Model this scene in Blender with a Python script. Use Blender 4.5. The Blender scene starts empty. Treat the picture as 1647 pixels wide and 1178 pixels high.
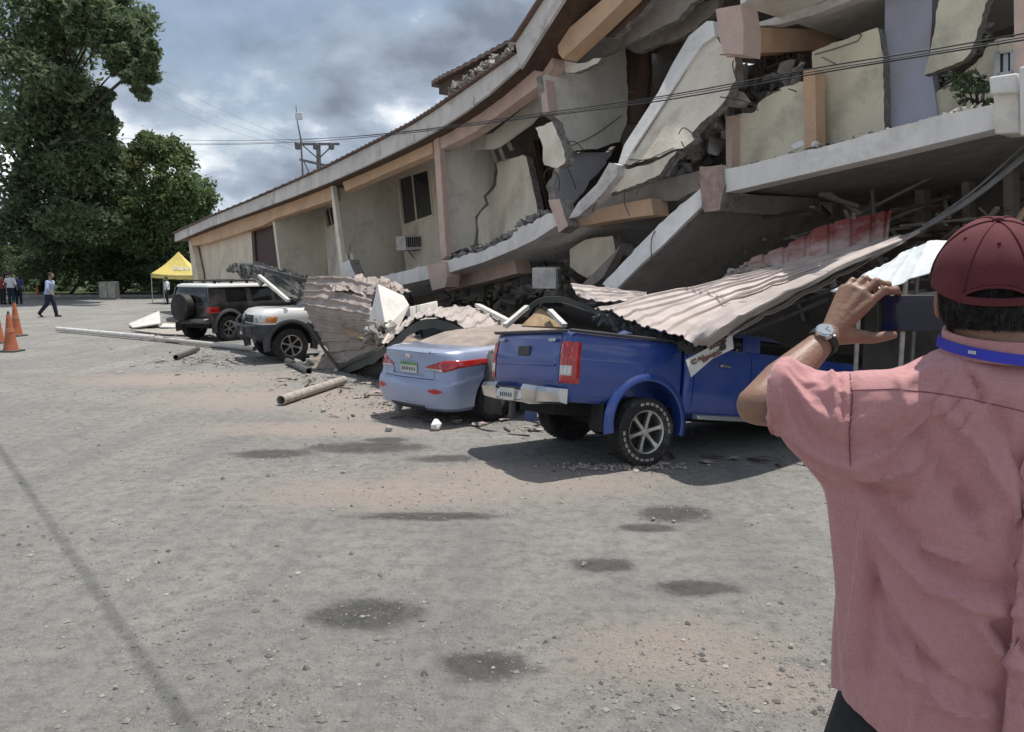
import bpy, bmesh, math, random
import numpy as np
from mathutils import Vector, Matrix, noise
random.seed(7); np.random.seed(7)
SC = bpy.context.scene
COL = SC.collection
R = math.radians

# ------------------------------------------------------------------ camera
CAM_H = 1.85; FPX = 1250.0; PW, PH = 1647.0, 1178.0; HORIZON = 436.0
PITCH = math.atan((PH / 2 - HORIZON) / FPX)
cd = bpy.data.cameras.new('camera'); cam = bpy.data.objects.new('camera', cd); COL.objects.link(cam)
cam.location = (0, 0, CAM_H); cam.rotation_euler = (math.pi / 2 - PITCH, 0, 0)
cd.sensor_width = 36.0; cd.lens = 36.0 * FPX / PW; cd.clip_end = 3000; cd.clip_start = 0.05
SC.camera = cam

# ------------------------------------------------------------------ sky and sun
SUN_EL = 74.0
SUN_DIR = Vector((0.72, 0.69, 0)).normalized()           # horizontal direction towards the sun
w = bpy.data.worlds.new('World'); SC.world = w; w.use_nodes = True
nt = w.node_tree; nt.nodes.clear()
N = nt.nodes.new; L = nt.links.new
out = N('ShaderNodeOutputWorld'); mixs = N('ShaderNodeMixShader')
bg1 = N('ShaderNodeBackground'); bg2 = N('ShaderNodeBackground')
sky = N('ShaderNodeTexSky'); sky.sky_type = 'NISHITA'; sky.sun_disc = False
sky.sun_elevation = R(SUN_EL); sky.sun_rotation = math.atan2(SUN_DIR.x, SUN_DIR.y)
sky.air_density = 1.2; sky.dust_density = 1.5
bg1.inputs['Strength'].default_value = 0.075
L(sky.outputs[0], bg1.inputs[0])
tc = N('ShaderNodeTexCoord'); sep = N('ShaderNodeSeparateXYZ'); L(tc.outputs['Generated'], sep.inputs[0])
zc = N('ShaderNodeMath'); zc.operation = 'MAXIMUM'; L(sep.outputs[2], zc.inputs[0]); zc.inputs[1].default_value = 0.0
za = N('ShaderNodeMath'); za.operation = 'ADD'; L(zc.outputs[0], za.inputs[0]); za.inputs[1].default_value = 0.45
dv = N('ShaderNodeVectorMath'); dv.operation = 'DIVIDE'; L(tc.outputs['Generated'], dv.inputs[0])
cmb = N('ShaderNodeCombineXYZ')
for i in range(3): L(za.outputs[0], cmb.inputs[i])
L(cmb.outputs[0], dv.inputs[1])
mp = N('ShaderNodeMapping'); L(dv.outputs[0], mp.inputs[0]); mp.inputs['Location'].default_value = (3.35, 1.75, 0); mp.inputs['Scale'].default_value = (1, 1, 0.35)
n1 = N('ShaderNodeTexNoise'); L(mp.outputs[0], n1.inputs['Vector']); n1.inputs['Scale'].default_value = 1.6; n1.inputs['Detail'].default_value = 8; n1.inputs['Roughness'].default_value = 0.52; n1.inputs['Distortion'].default_value = 0.1
n2 = N('ShaderNodeTexNoise'); L(mp.outputs[0], n2.inputs['Vector']); n2.inputs['Scale'].default_value = 3.0; n2.inputs['Detail'].default_value = 10; n2.inputs['Roughness'].default_value = 0.54; n2.inputs['Distortion'].default_value = 0.08
r1 = N('ShaderNodeValToRGB'); L(n1.outputs['Fac'], r1.inputs[0])
r1.color_ramp.elements[0].position = 0.40; r1.color_ramp.elements[0].color = (0.42, 0.42, 0.42, 1)
r1.color_ramp.elements[1].position = 0.52; r1.color_ramp.elements[1].color = (1, 1, 1, 1)
r2 = N('ShaderNodeValToRGB'); L(n2.outputs['Fac'], r2.inputs[0])
e = r2.color_ramp.elements
e[0].position = 0.36; e[0].color = (0.128, 0.152, 0.192, 1)
e[1].position = 0.62; e[1].color = (0.68, 0.695, 0.71, 1)
m = e.new(0.5); m.color = (0.25, 0.295, 0.36, 1)
L(r2.outputs[0], bg2.inputs[0]); bg2.inputs['Strength'].default_value = 1.2
L(r1.outputs[0], mixs.inputs[0]); L(bg1.outputs[0], mixs.inputs[1]); L(bg2.outputs[0], mixs.inputs[2])
L(mixs.outputs[0], out.inputs[0])
sd = bpy.data.lights.new('sun', 'SUN'); sun = bpy.data.objects.new('sun', sd); COL.objects.link(sun)
sd.energy = 3.0; sd.angle = R(0.53); sd.color = (1.0, 0.955, 0.89)
sun.rotation_euler = (-(SUN_DIR * math.cos(R(SUN_EL)) + Vector((0, 0, math.sin(R(SUN_EL)))))).to_track_quat('-Z', 'Y').to_euler()
SC.view_settings.view_transform = 'Standard'; SC.view_settings.look = 'None'
SC.view_settings.exposure = 0.58; SC.view_settings.gamma = 1.0; SC.view_settings.use_curve_mapping = False
SC.cycles.max_bounces = 8

# ------------------------------------------------------------------ places: read a point of the place off its direction and distance
CA, SA = math.cos(PITCH), math.sin(PITCH)
def ray(px, py):
    a = (px - PW / 2) / FPX; b = -(py - PH / 2) / FPX
    return Vector((a, CA + b * SA, -SA + b * CA))
EYE = Vector((0, 0, CAM_H))
def D(px, py, Y):
    r = ray(px, py); return EYE + r * (Y / r.y)
def G(px, py, z=0.0):
    r = ray(px, py); return EYE + r * ((z - CAM_H) / r.z)
UU = Vector((0.6, -0.8, 0)); NN = Vector((0.8, 0.6, 0)); FC = 9.8     # along the facade (towards the near end), and into the building
def F(px, py, n=0.0):
    r = ray(px, py); return EYE + r * ((FC + n) / r.dot(NN))
T0 = -37.68
def T(px, py, t):
    r = ray(px, py); return EYE + r * ((t + T0) / r.dot(UU))
def tn(p): return (p.dot(UU) - T0, p.dot(NN) - FC)
def W3(t, n, z): return UU * (t + T0) + NN * (n + FC) + Vector((0, 0, z))

# ------------------------------------------------------------------ mesh helpers
WM = {}
class MB:
    def __init__(s): s.v = []; s.f = []
    def add(s, vs, fs):
        b = len(s.v); s.v += [Vector(q) for q in vs]; s.f += [[b + i for i in q] for q in fs]; return s
    def box(s, c, sz, M=None):
        c = Vector(c); x, y, z = [k / 2 for k in sz]
        vs = [Vector((i, j, k)) for i in (-x, x) for j in (-y, y) for k in (-z, z)]
        if M is not None: vs = [M @ q for q in vs]
        return s.add([c + q for q in vs], [(0, 1, 3, 2), (4, 6, 7, 5), (0, 4, 5, 1), (2, 3, 7, 6), (0, 2, 6, 4), (1, 5, 7, 3)])
    def bar(s, a, b, wd, ht, up=(0, 0, 1)):
        a = Vector(a); b = Vector(b); d = (b - a).normalized(); up = Vector(up)
        sd_ = d.cross(up)
        if sd_.length < 1e-4: sd_ = d.cross(Vector((1, 0, 0)))
        sd_.normalize(); u2 = sd_.cross(d)
        vs = [p + sd_ * (i * wd / 2) + u2 * (j * ht / 2) for p in (a, b) for i, j in ((-1, -1), (1, -1), (1, 1), (-1, 1))]
        return s.add(vs, [(0, 1, 2, 3), (7, 6, 5, 4), (0, 4, 5, 1), (1, 5, 6, 2), (2, 6, 7, 3), (3, 7, 4, 0)])
    def tube(s, pts, r, n=8, caps=True, inner=0):
        pts = [Vector(p) for p in pts]; rs = r if hasattr(r, '__len__') else [r] * len(pts)
        d0 = (pts[1] - pts[0]).normalized(); u = d0.orthogonal().normalized(); rings = []
        for i, p in enumerate(pts):
            d = ((pts[min(i + 1, len(pts) - 1)] - pts[max(i - 1, 0)])).normalized()
            u = (u - d * u.dot(d)).normalized(); vv = d.cross(u)
            rings.append([p + (u * math.cos(2 * math.pi * k / n) + vv * math.sin(2 * math.pi * k / n)) * rs[i] for k in range(n)])
        if inner:
            k0 = rings[0]; k1 = rings[-1]; di = (pts[0] - pts[1]).normalized()
            q0 = [pts[0] + (q - pts[0]) * inner for q in k0]; q0b = [q - di * rs[0] * 6 for q in q0]
            q1 = [pts[-1] + (q - pts[-1]) * inner for q in k1]; q1b = [q - (pts[-1] - pts[-2]).normalized() * rs[-1] * 6 for q in q1]
            rings = [q0b, q0] + rings + [q1, q1b]
        return s.loft(rings, caps=caps)
    def loft(s, rings, caps=True, closed=True):
        n = len(rings[0]); b = len(s.v); s.v += [Vector(q) for r_ in rings for q in r_]
        for i in range(len(rings) - 1):
            for k in range(n if closed else n - 1):
                k2 = (k + 1) % n
                s.f.append([b + i * n + k, b + i * n + k2, b + (i + 1) * n + k2, b + (i + 1) * n + k])
        if caps:
            s.f.append([b + k for k in range(n)][::-1]); s.f.append([b + (len(rings) - 1) * n + k for k in range(n)])
        return s
    def prism(s, poly, vec):
        poly = [Vector(p) for p in poly]; vec = Vector(vec); n = len(poly)
        return s.add(poly + [p + vec for p in poly], [list(range(n)), [n + k for k in range(n)][::-1]] + [(k, n + k, n + (k + 1) % n, (k + 1) % n) for k in range(n)])
    def grid(s, fn, nu, nv):
        b = len(s.v)
        for i in range(nu + 1):
            for j in range(nv + 1): s.v.append(Vector(fn(i / nu, j / nv)))
        for i in range(nu):
            for j in range(nv):
                q = b + i * (nv + 1) + j; s.f.append([q, q + 1, q + nv + 2, q + nv + 1])
        return s
    def lathe(s, prof, M, n=32, closed_profile=True):
        rings = []
        for k in range(n):
            a = 2 * math.pi * k / n
            rings.append([M @ Vector((r_ * math.cos(a), h, r_ * math.sin(a))) for r_, h in prof])
        b = len(s.v); m_ = len(prof); s.v += [q for r_ in rings for q in r_]
        for k in range(n):
            k2 = (k + 1) % n
            for i in range(m_ if closed_profile else m_ - 1):
                i2 = (i + 1) % m_
                s.f.append([b + k * m_ + i, b + k2 * m_ + i, b + k2 * m_ + i2, b + k * m_ + i2])
        return s
    def hull(s, pts):
        bm = bmesh.new()
        for p in pts: bm.verts.new(p)
        r_ = bmesh.ops.convex_hull(bm, input=bm.verts)
        bmesh.ops.delete(bm, geom=[g for g in r_['geom_interior'] if isinstance(g, bmesh.types.BMVert)], context='VERTS')
        bm.verts.index_update(); s.add([q.co.copy() for q in bm.verts], [[q.index for q in f.verts] for f in bm.faces]); bm.free(); return s
    def sphere(s, c, r, n=12, m_=8, M=None):
        r = Vector(r) if hasattr(r, '__len__') else Vector((r, r, r)); c = Vector(c); rings = []
        for i in range(1, m_):
            th = math.pi * i / m_
            ring = [Vector((r.x * math.sin(th) * math.cos(2 * math.pi * k / n), r.y * math.sin(th) * math.sin(2 * math.pi * k / n), -r.z * math.cos(th))) for k in range(n)]
            rings.append([c + ((M @ q) if M is not None else q) for q in ring])
        b = len(s.v); s.loft(rings, caps=False)
        p0 = Vector((0, 0, -r.z)); p1 = Vector((0, 0, r.z))
        if M is not None: p0 = M @ p0; p1 = M @ p1
        s.v += [c + p0, c + p1]; i0 = len(s.v) - 2
        for k in range(n):
            s.f.append([i0, b + (k + 1) % n, b + k]); o = b + (m_ - 2) * n; s.f.append([i0 + 1, o + k, o + (k + 1) % n])
        return s
    def build(s, name, mat, parent=None, smooth=35, bevel=0, local=False, recalc=True, kind=None, label=None, **kw):
        vs = s.v
        PM = WM.get(parent.name, Matrix()) if parent is not None else Matrix()
        if parent is not None and not local:
            I = PM.inverted(); vs = [I @ q for q in vs]
        arr = np.array([tuple(q) for q in vs]); c = Vector((arr.min(0) + arr.max(0)) / 2)
        me = bpy.data.meshes.new(name); me.from_pydata([tuple(q - c) for q in vs], [], s.f)
        if recalc:
            bm = bmesh.new(); bm.from_mesh(me); bmesh.ops.recalc_face_normals(bm, faces=bm.faces); bm.to_mesh(me); bm.free()
        return link(name, me, mat, parent, c, smooth, bevel, kind, label, **kw)
def link(name, me, mat, parent=None, c=(0, 0, 0), smooth=35, bevel=0, kind=None, label=None, category=None, group=None):
    if mat is not None and len(me.materials) == 0: me.materials.append(mat)
    if smooth:
        me.polygons.foreach_set('use_smooth', [True] * len(me.polygons))
        try: me.set_sharp_from_angle(angle=R(smooth))
        except Exception: pass
    o = bpy.data.objects.new(name, me); COL.objects.link(o); o.location = c
    PM = Matrix()
    if parent is not None: o.parent = parent; PM = WM.get(parent.name, Matrix())
    WM[o.name] = PM @ Matrix.Translation(Vector(c))
    if bevel:
        b = o.modifiers.new('Bevel', 'BEVEL'); b.width = bevel; b.segments = 2; b.limit_method = 'ANGLE'; b.angle_limit = R(40)
    if kind: o['kind'] = kind
    if label: o['label'] = label
    if category: o['category'] = category
    if group: o['group'] = group
    return o
def thing(name, label, cat, loc=(0, 0, 0), M=None, group=None):
    o = bpy.data.objects.new(name, None); COL.objects.link(o); o.empty_display_size = 0.2
    MM = M if M is not None else Matrix.Translation(Vector(loc))
    o.matrix_world = MM; l, q, s_ = MM.decompose(); o.location = l; o.rotation_mode = 'XYZ'; o.rotation_euler = q.to_euler(); o.scale = s_
    o['label'] = label; o['category'] = cat
    if group: o['group'] = group
    WM[o.name] = MM.copy(); return o
def evalmesh(o):
    dg = bpy.context.evaluated_depsgraph_get(); dg.update()
    me = bpy.data.meshes.new_from_object(o.evaluated_get(dg)); bpy.data.objects.remove(o, do_unlink=True); return me
def remesh(mb, voxel, smooth_it=6):
    me = bpy.data.meshes.new('tmp'); me.from_pydata([tuple(q) for q in mb.v], [], mb.f)
    bm = bmesh.new(); bm.from_mesh(me); bmesh.ops.recalc_face_normals(bm, faces=bm.faces); bm.to_mesh(me); bm.free()
    o = bpy.data.objects.new('tmp', me); COL.objects.link(o)
    r_ = o.modifiers.new('r', 'REMESH'); r_.mode = 'VOXEL'; r_.voxel_size = voxel
    if smooth_it: sm = o.modifiers.new('s', 'SMOOTH'); sm.factor = 0.5; sm.iterations = smooth_it
    me2 = evalmesh(o); me2.materials.clear(); return me2
def capsule(mb, a, ra, b, rb, n=14):
    a = Vector(a); b = Vector(b); d = b - a; l = d.length
    if l < 1e-6: return mb.sphere(a, ra)
    d.normalize(); pts = []; rs = []
    for k in (-0.98, -0.8, -0.5, 0): pts.append(a + d * ra * k); rs.append(ra * math.sqrt(1 - k * k))
    for k in (0, 0.5, 0.8, 0.98): pts.append(b + d * rb * k); rs.append(rb * math.sqrt(1 - k * k))
    return mb.tube(pts, rs, n)
def mesh_from(mb):
    me = bpy.data.meshes.new('tmp'); me.from_pydata([tuple(q) for q in mb.v], [], mb.f)
    bm = bmesh.new(); bm.from_mesh(me); bmesh.ops.recalc_face_normals(bm, faces=bm.faces); bm.to_mesh(me); bm.free(); return me
def boolean(mb, cutters):
    o = bpy.data.objects.new('tmp', mesh_from(mb)); COL.objects.link(o); cs = []
    for c in cutters:
        co = bpy.data.objects.new('cut', mesh_from(c)); COL.objects.link(co); cs.append(co)
        b = o.modifiers.new('b', 'BOOLEAN'); b.operation = 'DIFFERENCE'; b.solver = 'EXACT'; b.object = co
    me = evalmesh(o)
    for c in cs: bpy.data.objects.remove(c, do_unlink=True)
    me.materials.clear(); return me
def jag(pts, amp, step, seed=0, closed=False):
    rnd = random.Random(seed); out_ = []
    n = len(pts)
    for i in range(n if closed else n - 1):
        a = Vector(pts[i]).to_3d(); b = Vector(pts[(i + 1) % n]).to_3d(); k = max(1, int((b - a).length / step))
        for j in range(k):
            q = a.lerp(b, j / k)
            if j or i: q = q + Vector((rnd.uniform(-amp, amp), rnd.uniform(-amp, amp), 0))
            out_.append((q.x, q.y))
    if not closed: out_.append(tuple(pts[-1]))
    return out_
def spl(pts, n):
    """smooth resample of a list of Vectors"""
    pts = [Vector(p) for p in pts]; out_ = []; m_ = len(pts) - 1
    for i in range(n + 1):
        t = i / n * m_; k = min(int(t), m_ - 1); f = t - k
        p0 = pts[max(k - 1, 0)]; p1 = pts[k]; p2 = pts[k + 1]; p3 = pts[min(k + 2, m_)]
        out_.append(0.5 * ((2 * p1) + (p2 - p0) * f + (2 * p0 - 5 * p1 + 4 * p2 - p3) * f * f + (3 * p1 - p0 - 3 * p2 + p3) * f ** 3))
    return out_
def pl(pts, n):
    pts = [Vector(p) for p in pts]; m_ = len(pts) - 1; out_ = []
    for i in range(n + 1):
        t = i / n * m_; k = min(int(t), m_ - 1); out_.append(pts[k].lerp(pts[k + 1], t - k))
    return out_
def interp(x, xs, ys): return float(np.interp(x, xs, ys))

# ------------------------------------------------------------------ materials
def mat(name, col, rough=0.7, metal=0.0, var=0.25, vscale=3.0, bump=0.0, bscale=40.0, coat=0.0, spec=0.5, col2=None, stain=None, sscale=1.2, streak=False, trans=0.0):
    m_ = bpy.data.materials.new(name); m_.use_nodes = True; t = m_.node_tree; b = t.nodes['Principled BSDF']
    b.inputs['Roughness'].default_value = rough; b.inputs['Metallic'].default_value = metal
    b.inputs['Specular IOR Level'].default_value = spec
    if coat: b.inputs['Coat Weight'].default_value = coat; b.inputs['Coat Roughness'].default_value = 0.06
    if trans: b.inputs['Transmission Weight'].default_value = trans
    tc_ = t.nodes.new('ShaderNodeTexCoord'); nz = t.nodes.new('ShaderNodeTexNoise'); nz.inputs['Scale'].default_value = vscale; nz.inputs['Detail'].default_value = 6; nz.inputs['Roughness'].default_value = 0.62
    src = tc_.outputs['Object']
    if streak:
        mpp = t.nodes.new('ShaderNodeMapping'); mpp.inputs['Scale'].default_value = (1, 1, 0.18); t.links.new(src, mpp.inputs[0]); src = mpp.outputs[0]
    t.links.new(src, nz.inputs['Vector'])
    rp = t.nodes.new('ShaderNodeValToRGB'); t.links.new(nz.outputs['Fac'], rp.inputs[0])
    c2 = col2 if col2 else tuple(k * (1 - var) for k in col); c1 = col if col2 else tuple(min(1, k * (1 + var * 0.5)) for k in col)
    rp.color_ramp.elements[0].position = 0.32; rp.color_ramp.elements[0].color = (*c2, 1)
    rp.color_ramp.elements[1].position = 0.62; rp.color_ramp.elements[1].color = (*c1, 1)
    last = rp.outputs[0]
    if stain:
        n3 = t.nodes.new('ShaderNodeTexNoise'); n3.inputs['Scale'].default_value = sscale; n3.inputs['Detail'].default_value = 9; n3.inputs['Roughness'].default_value = 0.7; t.links.new(tc_.outputs['Object'], n3.inputs['Vector'])
        r3 = t.nodes.new('ShaderNodeValToRGB'); r3.color_ramp.elements[0].position = 0.5; r3.color_ramp.elements[1].position = 0.68; t.links.new(n3.outputs['Fac'], r3.inputs[0])
        mx = t.nodes.new('ShaderNodeMix'); mx.data_type = 'RGBA'; t.links.new(r3.outputs[0], mx.inputs['Factor']); t.links.new(last, mx.inputs['A']); mx.inputs['B'].default_value = (*stain, 1); last = mx.outputs['Result']
    t.links.new(last, b.inputs['Base Color'])
    if bump:
        nb = t.nodes.new('ShaderNodeTexNoise'); nb.inputs['Scale'].default_value = bscale; nb.inputs['Detail'].default_value = 5; t.links.new(tc_.outputs['Object'], nb.inputs['Vector'])
        bp = t.nodes.new('ShaderNodeBump'); bp.inputs['Strength'].default_value = bump; bp.inputs['Distance'].default_value = 0.02; t.links.new(nb.outputs['Fac'], bp.inputs['Height']); t.links.new(bp.outputs[0], b.inputs['Normal'])
    return m_
M = {}
M['cream'] = mat('cream plaster', (0.812, 0.737, 0.609), 0.9, var=0.12, vscale=1.4, bump=0.25, bscale=18, stain=(0.573, 0.500, 0.403), sscale=0.9, streak=True)
M['creamgrey'] = mat('grey cream plaster', (0.789, 0.748, 0.661), 0.9, var=0.15, vscale=1.2, bump=0.25, bscale=18, stain=(0.549, 0.525, 0.470), streak=True)
M['yellow'] = mat('yellowish plaster', (0.742, 0.684, 0.522), 0.9, var=0.16, vscale=1.2, bump=0.25, bscale=18, stain=(0.512, 0.476, 0.366), streak=True)
M['lavender'] = mat('lavender plaster', (0.464, 0.470, 0.568), 0.9, var=0.15, vscale=1.2, bump=0.2, stain=(0.439, 0.427, 0.464), streak=True)
M['beige'] = mat('beige plaster', (0.719, 0.626, 0.499), 0.9, var=0.14, vscale=1.2, bump=0.2, stain=(0.525, 0.451, 0.366), streak=True)
M['orange'] = mat('orange painted beam', (0.678, 0.446, 0.288), 0.85, var=0.18, vscale=1.5, bump=0.2, stain=(0.534, 0.383, 0.273))
M['pink'] = mat('dull salmon painted column', (0.62, 0.455, 0.385), 0.9, var=0.18, vscale=1.8, bump=0.3, stain=(0.47, 0.37, 0.32))
M['fascia'] = mat('weathered white fascia', (0.678, 0.644, 0.610), 0.8, var=0.18, vscale=2.0, bump=0.15, stain=(0.406, 0.383, 0.360), sscale=1.6, streak=True)
M['white'] = mat('white painted concrete', (0.791, 0.763, 0.723), 0.85, var=0.14, vscale=2, bump=0.3, bscale=14, stain=(0.603, 0.574, 0.534), sscale=1.5, streak=True)
M['concrete'] = mat('broken concrete', (0.31, 0.295, 0.275), 0.95, var=0.35, vscale=4, bump=0.7, bscale=14)
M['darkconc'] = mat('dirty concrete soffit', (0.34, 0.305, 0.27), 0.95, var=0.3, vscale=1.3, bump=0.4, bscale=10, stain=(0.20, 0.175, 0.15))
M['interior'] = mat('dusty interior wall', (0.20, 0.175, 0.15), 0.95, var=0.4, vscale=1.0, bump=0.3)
M['maroon'] = mat('dark maroon door', (0.055, 0.018, 0.017), 0.55, var=0.3)
M['brown'] = mat('dark brown timber', (0.085, 0.052, 0.036), 0.7, var=0.4, vscale=6, streak=True)
M['timber'] = mat('raw timber', (0.36, 0.25, 0.145), 0.8, var=0.3, vscale=8)
M['lavgrey'] = mat('grey lavender plaster', (0.44, 0.435, 0.47), 0.9, var=.15, vscale=1.4, stain=(.34, .335, .35))
M['raw'] = mat('raw broken masonry edge', (0.27, 0.25, 0.225), 0.95, var=.45, vscale=9, bump=.9, bscale=30)
M['glass'] = mat('dark window glass', (0.035, 0.04, 0.045), 0.08, var=0.2, spec=0.8)
M['greenglass'] = mat('green window glass', (0.04, 0.075, 0.055), 0.1, var=0.5, vscale=6, spec=0.8)
M['alu'] = mat('aluminium', (0.45, 0.45, 0.44), 0.4, 0.8, var=0.15)
M['roofred'] = mat('faded red roof sheet', (0.20, 0.135, 0.115), 0.7, 0.1, var=0.3, vscale=2, stain=(0.24, 0.21, 0.19))
M['sheetpink'] = mat('faded pink roof sheet', (0.46, 0.40, 0.375), 0.6, 0.1, var=0.22, vscale=1.6, bump=0.1, stain=(0.36, 0.315, 0.285), sscale=2.2)
M['sheettan'] = mat('dusty brown roof sheet', (0.375, 0.315, 0.283), 0.7, 0.05, var=0.3, vscale=2.2, bump=0.15, stain=(0.27, 0.23, 0.20), sscale=2.6)
M['sheetdark'] = mat('dark sheet underside', (0.075, 0.075, 0.07), 0.7, 0.2, var=0.3, vscale=2)
M['sheetwhite'] = mat('white sheet', (0.62, 0.66, 0.68), 0.55, var=0.1, vscale=3, stain=(0.60, 0.62, 0.62))
M['whitebar'] = mat('white painted steel', (0.62, 0.60, 0.56), 0.6, var=0.2, vscale=6)
M['steel'] = mat('dull steel', (0.17, 0.165, 0.16), 0.5, 0.6, var=0.3, vscale=6)
M['rust'] = mat('rusty rebar', (0.11, 0.072, 0.055), 0.8, 0.3, var=0.4, vscale=8)
M['pipe'] = mat('dusty plastic pipe', (0.56, 0.53, 0.48), 0.6, var=0.25, vscale=5, stain=(0.36, 0.32, 0.27), sscale=5)
M['pipebrown'] = mat('dusty brown pipe', (0.39, 0.355, 0.31), 0.7, var=0.35, vscale=7, stain=(0.22, 0.18, 0.145), sscale=6)
M['black'] = mat('black', (0.012, 0.012, 0.012), 0.6)
M['wire'] = mat('black cable', (0.02, 0.02, 0.022), 0.6)
M['rubble'] = mat('rubble', (0.36, 0.34, 0.31), 0.95, var=0.4, vscale=5, bump=0.8, bscale=20)
M['dirt'] = mat('brown dust heap', (0.30, 0.235, 0.185), 0.95, var=0.35, vscale=4, bump=0.9, bscale=25, stain=(0.40, 0.37, 0.33), sscale=5)
# ================================================================== ground
def node_ground():
    m_ = bpy.data.materials.new('dusty gravel ground'); m_.use_nodes = True; t = m_.node_tree; b = t.nodes['Principled BSDF']; b.inputs['Roughness'].default_value = 0.95; b.inputs['Specular IOR Level'].default_value = 0.2
    NN_ = t.nodes.new; LL = t.links.new
    g = NN_('ShaderNodeNewGeometry'); pos = g.outputs['Position']
    def noise_(sc, det=6, ro=0.6):
        n_ = NN_('ShaderNodeTexNoise'); n_.inputs['Scale'].default_value = sc; n_.inputs['Detail'].default_value = det; n_.inputs['Roughness'].default_value = ro; LL(pos, n_.inputs['Vector']); return n_.outputs['Fac']
    def ramp(f, p0, c0, p1, c1):
        r_ = NN_('ShaderNodeValToRGB'); r_.color_ramp.elements[0].position = p0; r_.color_ramp.elements[0].color = (*c0, 1); r_.color_ramp.elements[1].position = p1; r_.color_ramp.elements[1].color = (*c1, 1); LL(f, r_.inputs[0]); return r_.outputs[0]
    def math_(op, a, b_):
        q = NN_('ShaderNodeMath'); q.operation = op
        for i, k in enumerate((a, b_)):
            if isinstance(k, (int, float)): q.inputs[i].default_value = k
            else: LL(k, q.inputs[i])
        return q.outputs[0]
    def mix(f, a, c):
        q = NN_('ShaderNodeMix'); q.data_type = 'RGBA'; LL(f, q.inputs['Factor'])
        for k, v in (('A', a), ('B', c)):
            if isinstance(v, tuple): q.inputs[k].default_value = (*v, 1)
            else: LL(v, q.inputs[k])
        return q.outputs['Result']
    fine = noise_(70, 4, 0.7); mid = noise_(9, 8, 0.72); big = noise_(0.55, 8, 0.66); edge = noise_(3.6, 9, 0.78)
    base = ramp(big, 0.34, (0.262, 0.254, 0.238), 0.66, (0.368, 0.356, 0.332))
    base = mix(math_('MULTIPLY', ramp(mid, 0.45, (0, 0, 0), 0.66, (1, 1, 1)), 0.7), base, (0.155, 0.15, 0.14))
    grit = noise_(26, 3, 0.6)
    base = mix(math_('MULTIPLY', ramp(grit, 0.55, (0, 0, 0), 0.66, (1, 1, 1)), 0.55), base, (0.36, 0.345, 0.315))
    base = mix(math_('MULTIPLY', ramp(fine, 0.6, (0, 0, 0), 0.68, (1, 1, 1)), 0.55), base, (0.10, 0.097, 0.09))
    mpt = NN_('ShaderNodeMapping'); mpt.inputs['Rotation'].default_value = (0, 0, R(36)); mpt.inputs['Scale'].default_value = (1.5, .22, 1); LL(pos, mpt.inputs[0]); trk = NN_('ShaderNodeTexNoise'); trk.inputs['Scale'].default_value = 1.0; trk.inputs['Detail'].default_value = 7; trk.inputs['Roughness'].default_value = .65; LL(mpt.outputs[0], trk.inputs['Vector'])
    base = mix(math_('MULTIPLY', ramp(trk.outputs['Fac'], .48, (0, 0, 0), .70, (1, 1, 1)), .55), base, (0.185, 0.18, 0.172))
    def patches(lst, lo, hi, amp):
        acc = None
        for (px, py, rx, ry) in lst:
            c = G(px, py); a = G(px, py - ry); ryw = max(0.05, (a - c).length * 0.85); rxw = rx * c.y / FPX
            s_ = NN_('ShaderNodeVectorMath'); s_.operation = 'SUBTRACT'; LL(pos, s_.inputs[0]); s_.inputs[1].default_value = c
            d_ = NN_('ShaderNodeVectorMath'); d_.operation = 'DIVIDE'; LL(s_.outputs[0], d_.inputs[0]); d_.inputs[1].default_value = (rxw, ryw, 1e4)
            l_ = NN_('ShaderNodeVectorMath'); l_.operation = 'LENGTH'; LL(d_.outputs[0], l_.inputs[0])
            v = math_('ADD', l_.outputs['Value'], math_('ADD', math_('MULTIPLY', math_('SUBTRACT', edge, 0.5), amp), math_('MULTIPLY', math_('SUBTRACT', mid, 0.5), amp * .7)))
            mr = NN_('ShaderNodeMapRange'); mr.interpolation_type = 'SMOOTHSTEP'; LL(v, mr.inputs[0]); mr.inputs[1].default_value = lo; mr.inputs[2].default_value = hi; mr.inputs[3].default_value = 1; mr.inputs[4].default_value = 0
            acc = mr.outputs[0] if acc is None else math_('MAXIMUM', acc, mr.outputs[0])
        return acc
    sand = patches([(650, 792, 300, 34), (860, 770, 260, 36), (1090, 1050, 230, 70), (1250, 1100, 130, 60), (480, 640, 300, 22), (520, 690, 230, 16), (640, 665, 180, 16), (300, 610, 220, 14)], 0.35, 1.25, 2.2)
    base = mix(math_('MULTIPLY', sand, 0.9), base, ramp(mid, 0.35, (0.33, 0.285, 0.25), 0.65, (0.42, 0.365, 0.322)))
    dark = patches([(585, 988, 105, 34), (780, 1072, 100, 32), (1122, 946, 88, 16), (968, 909, 62, 15), (1082, 827, 74, 17), (1040, 850, 58, 9), (590, 720, 110, 12), (690, 831, 150, 9), (440, 730, 80, 9), (620, 708, 40, 6), (720, 738, 70, 8)], 0.55, 1.1, 1.7)
    base = mix(math_('MULTIPLY', dark, math_('ADD', math_('MULTIPLY', mid, 0.6), 0.52)), base, (0.078, 0.077, 0.074))
    LL(base, b.inputs['Base Color'])
    bp = NN_('ShaderNodeBump'); bp.inputs['Strength'].default_value = 1.0; bp.inputs['Distance'].default_value = 0.05
    hsum = math_('ADD', math_('MULTIPLY', mid, 0.8), math_('ADD', math_('MULTIPLY', fine, 0.35), math_('MULTIPLY', grit, 0.5)))
    LL(hsum, bp.inputs['Height']); LL(bp.outputs[0], b.inputs['Normal']); return m_
g = MB(); g.add([(-600, -60, 0), (600, -60, 0), (600, 900, 0), (-600, 900, 0)], [(0, 1, 2, 3)])
g.build('ground', node_ground(), smooth=0, kind='structure')
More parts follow.
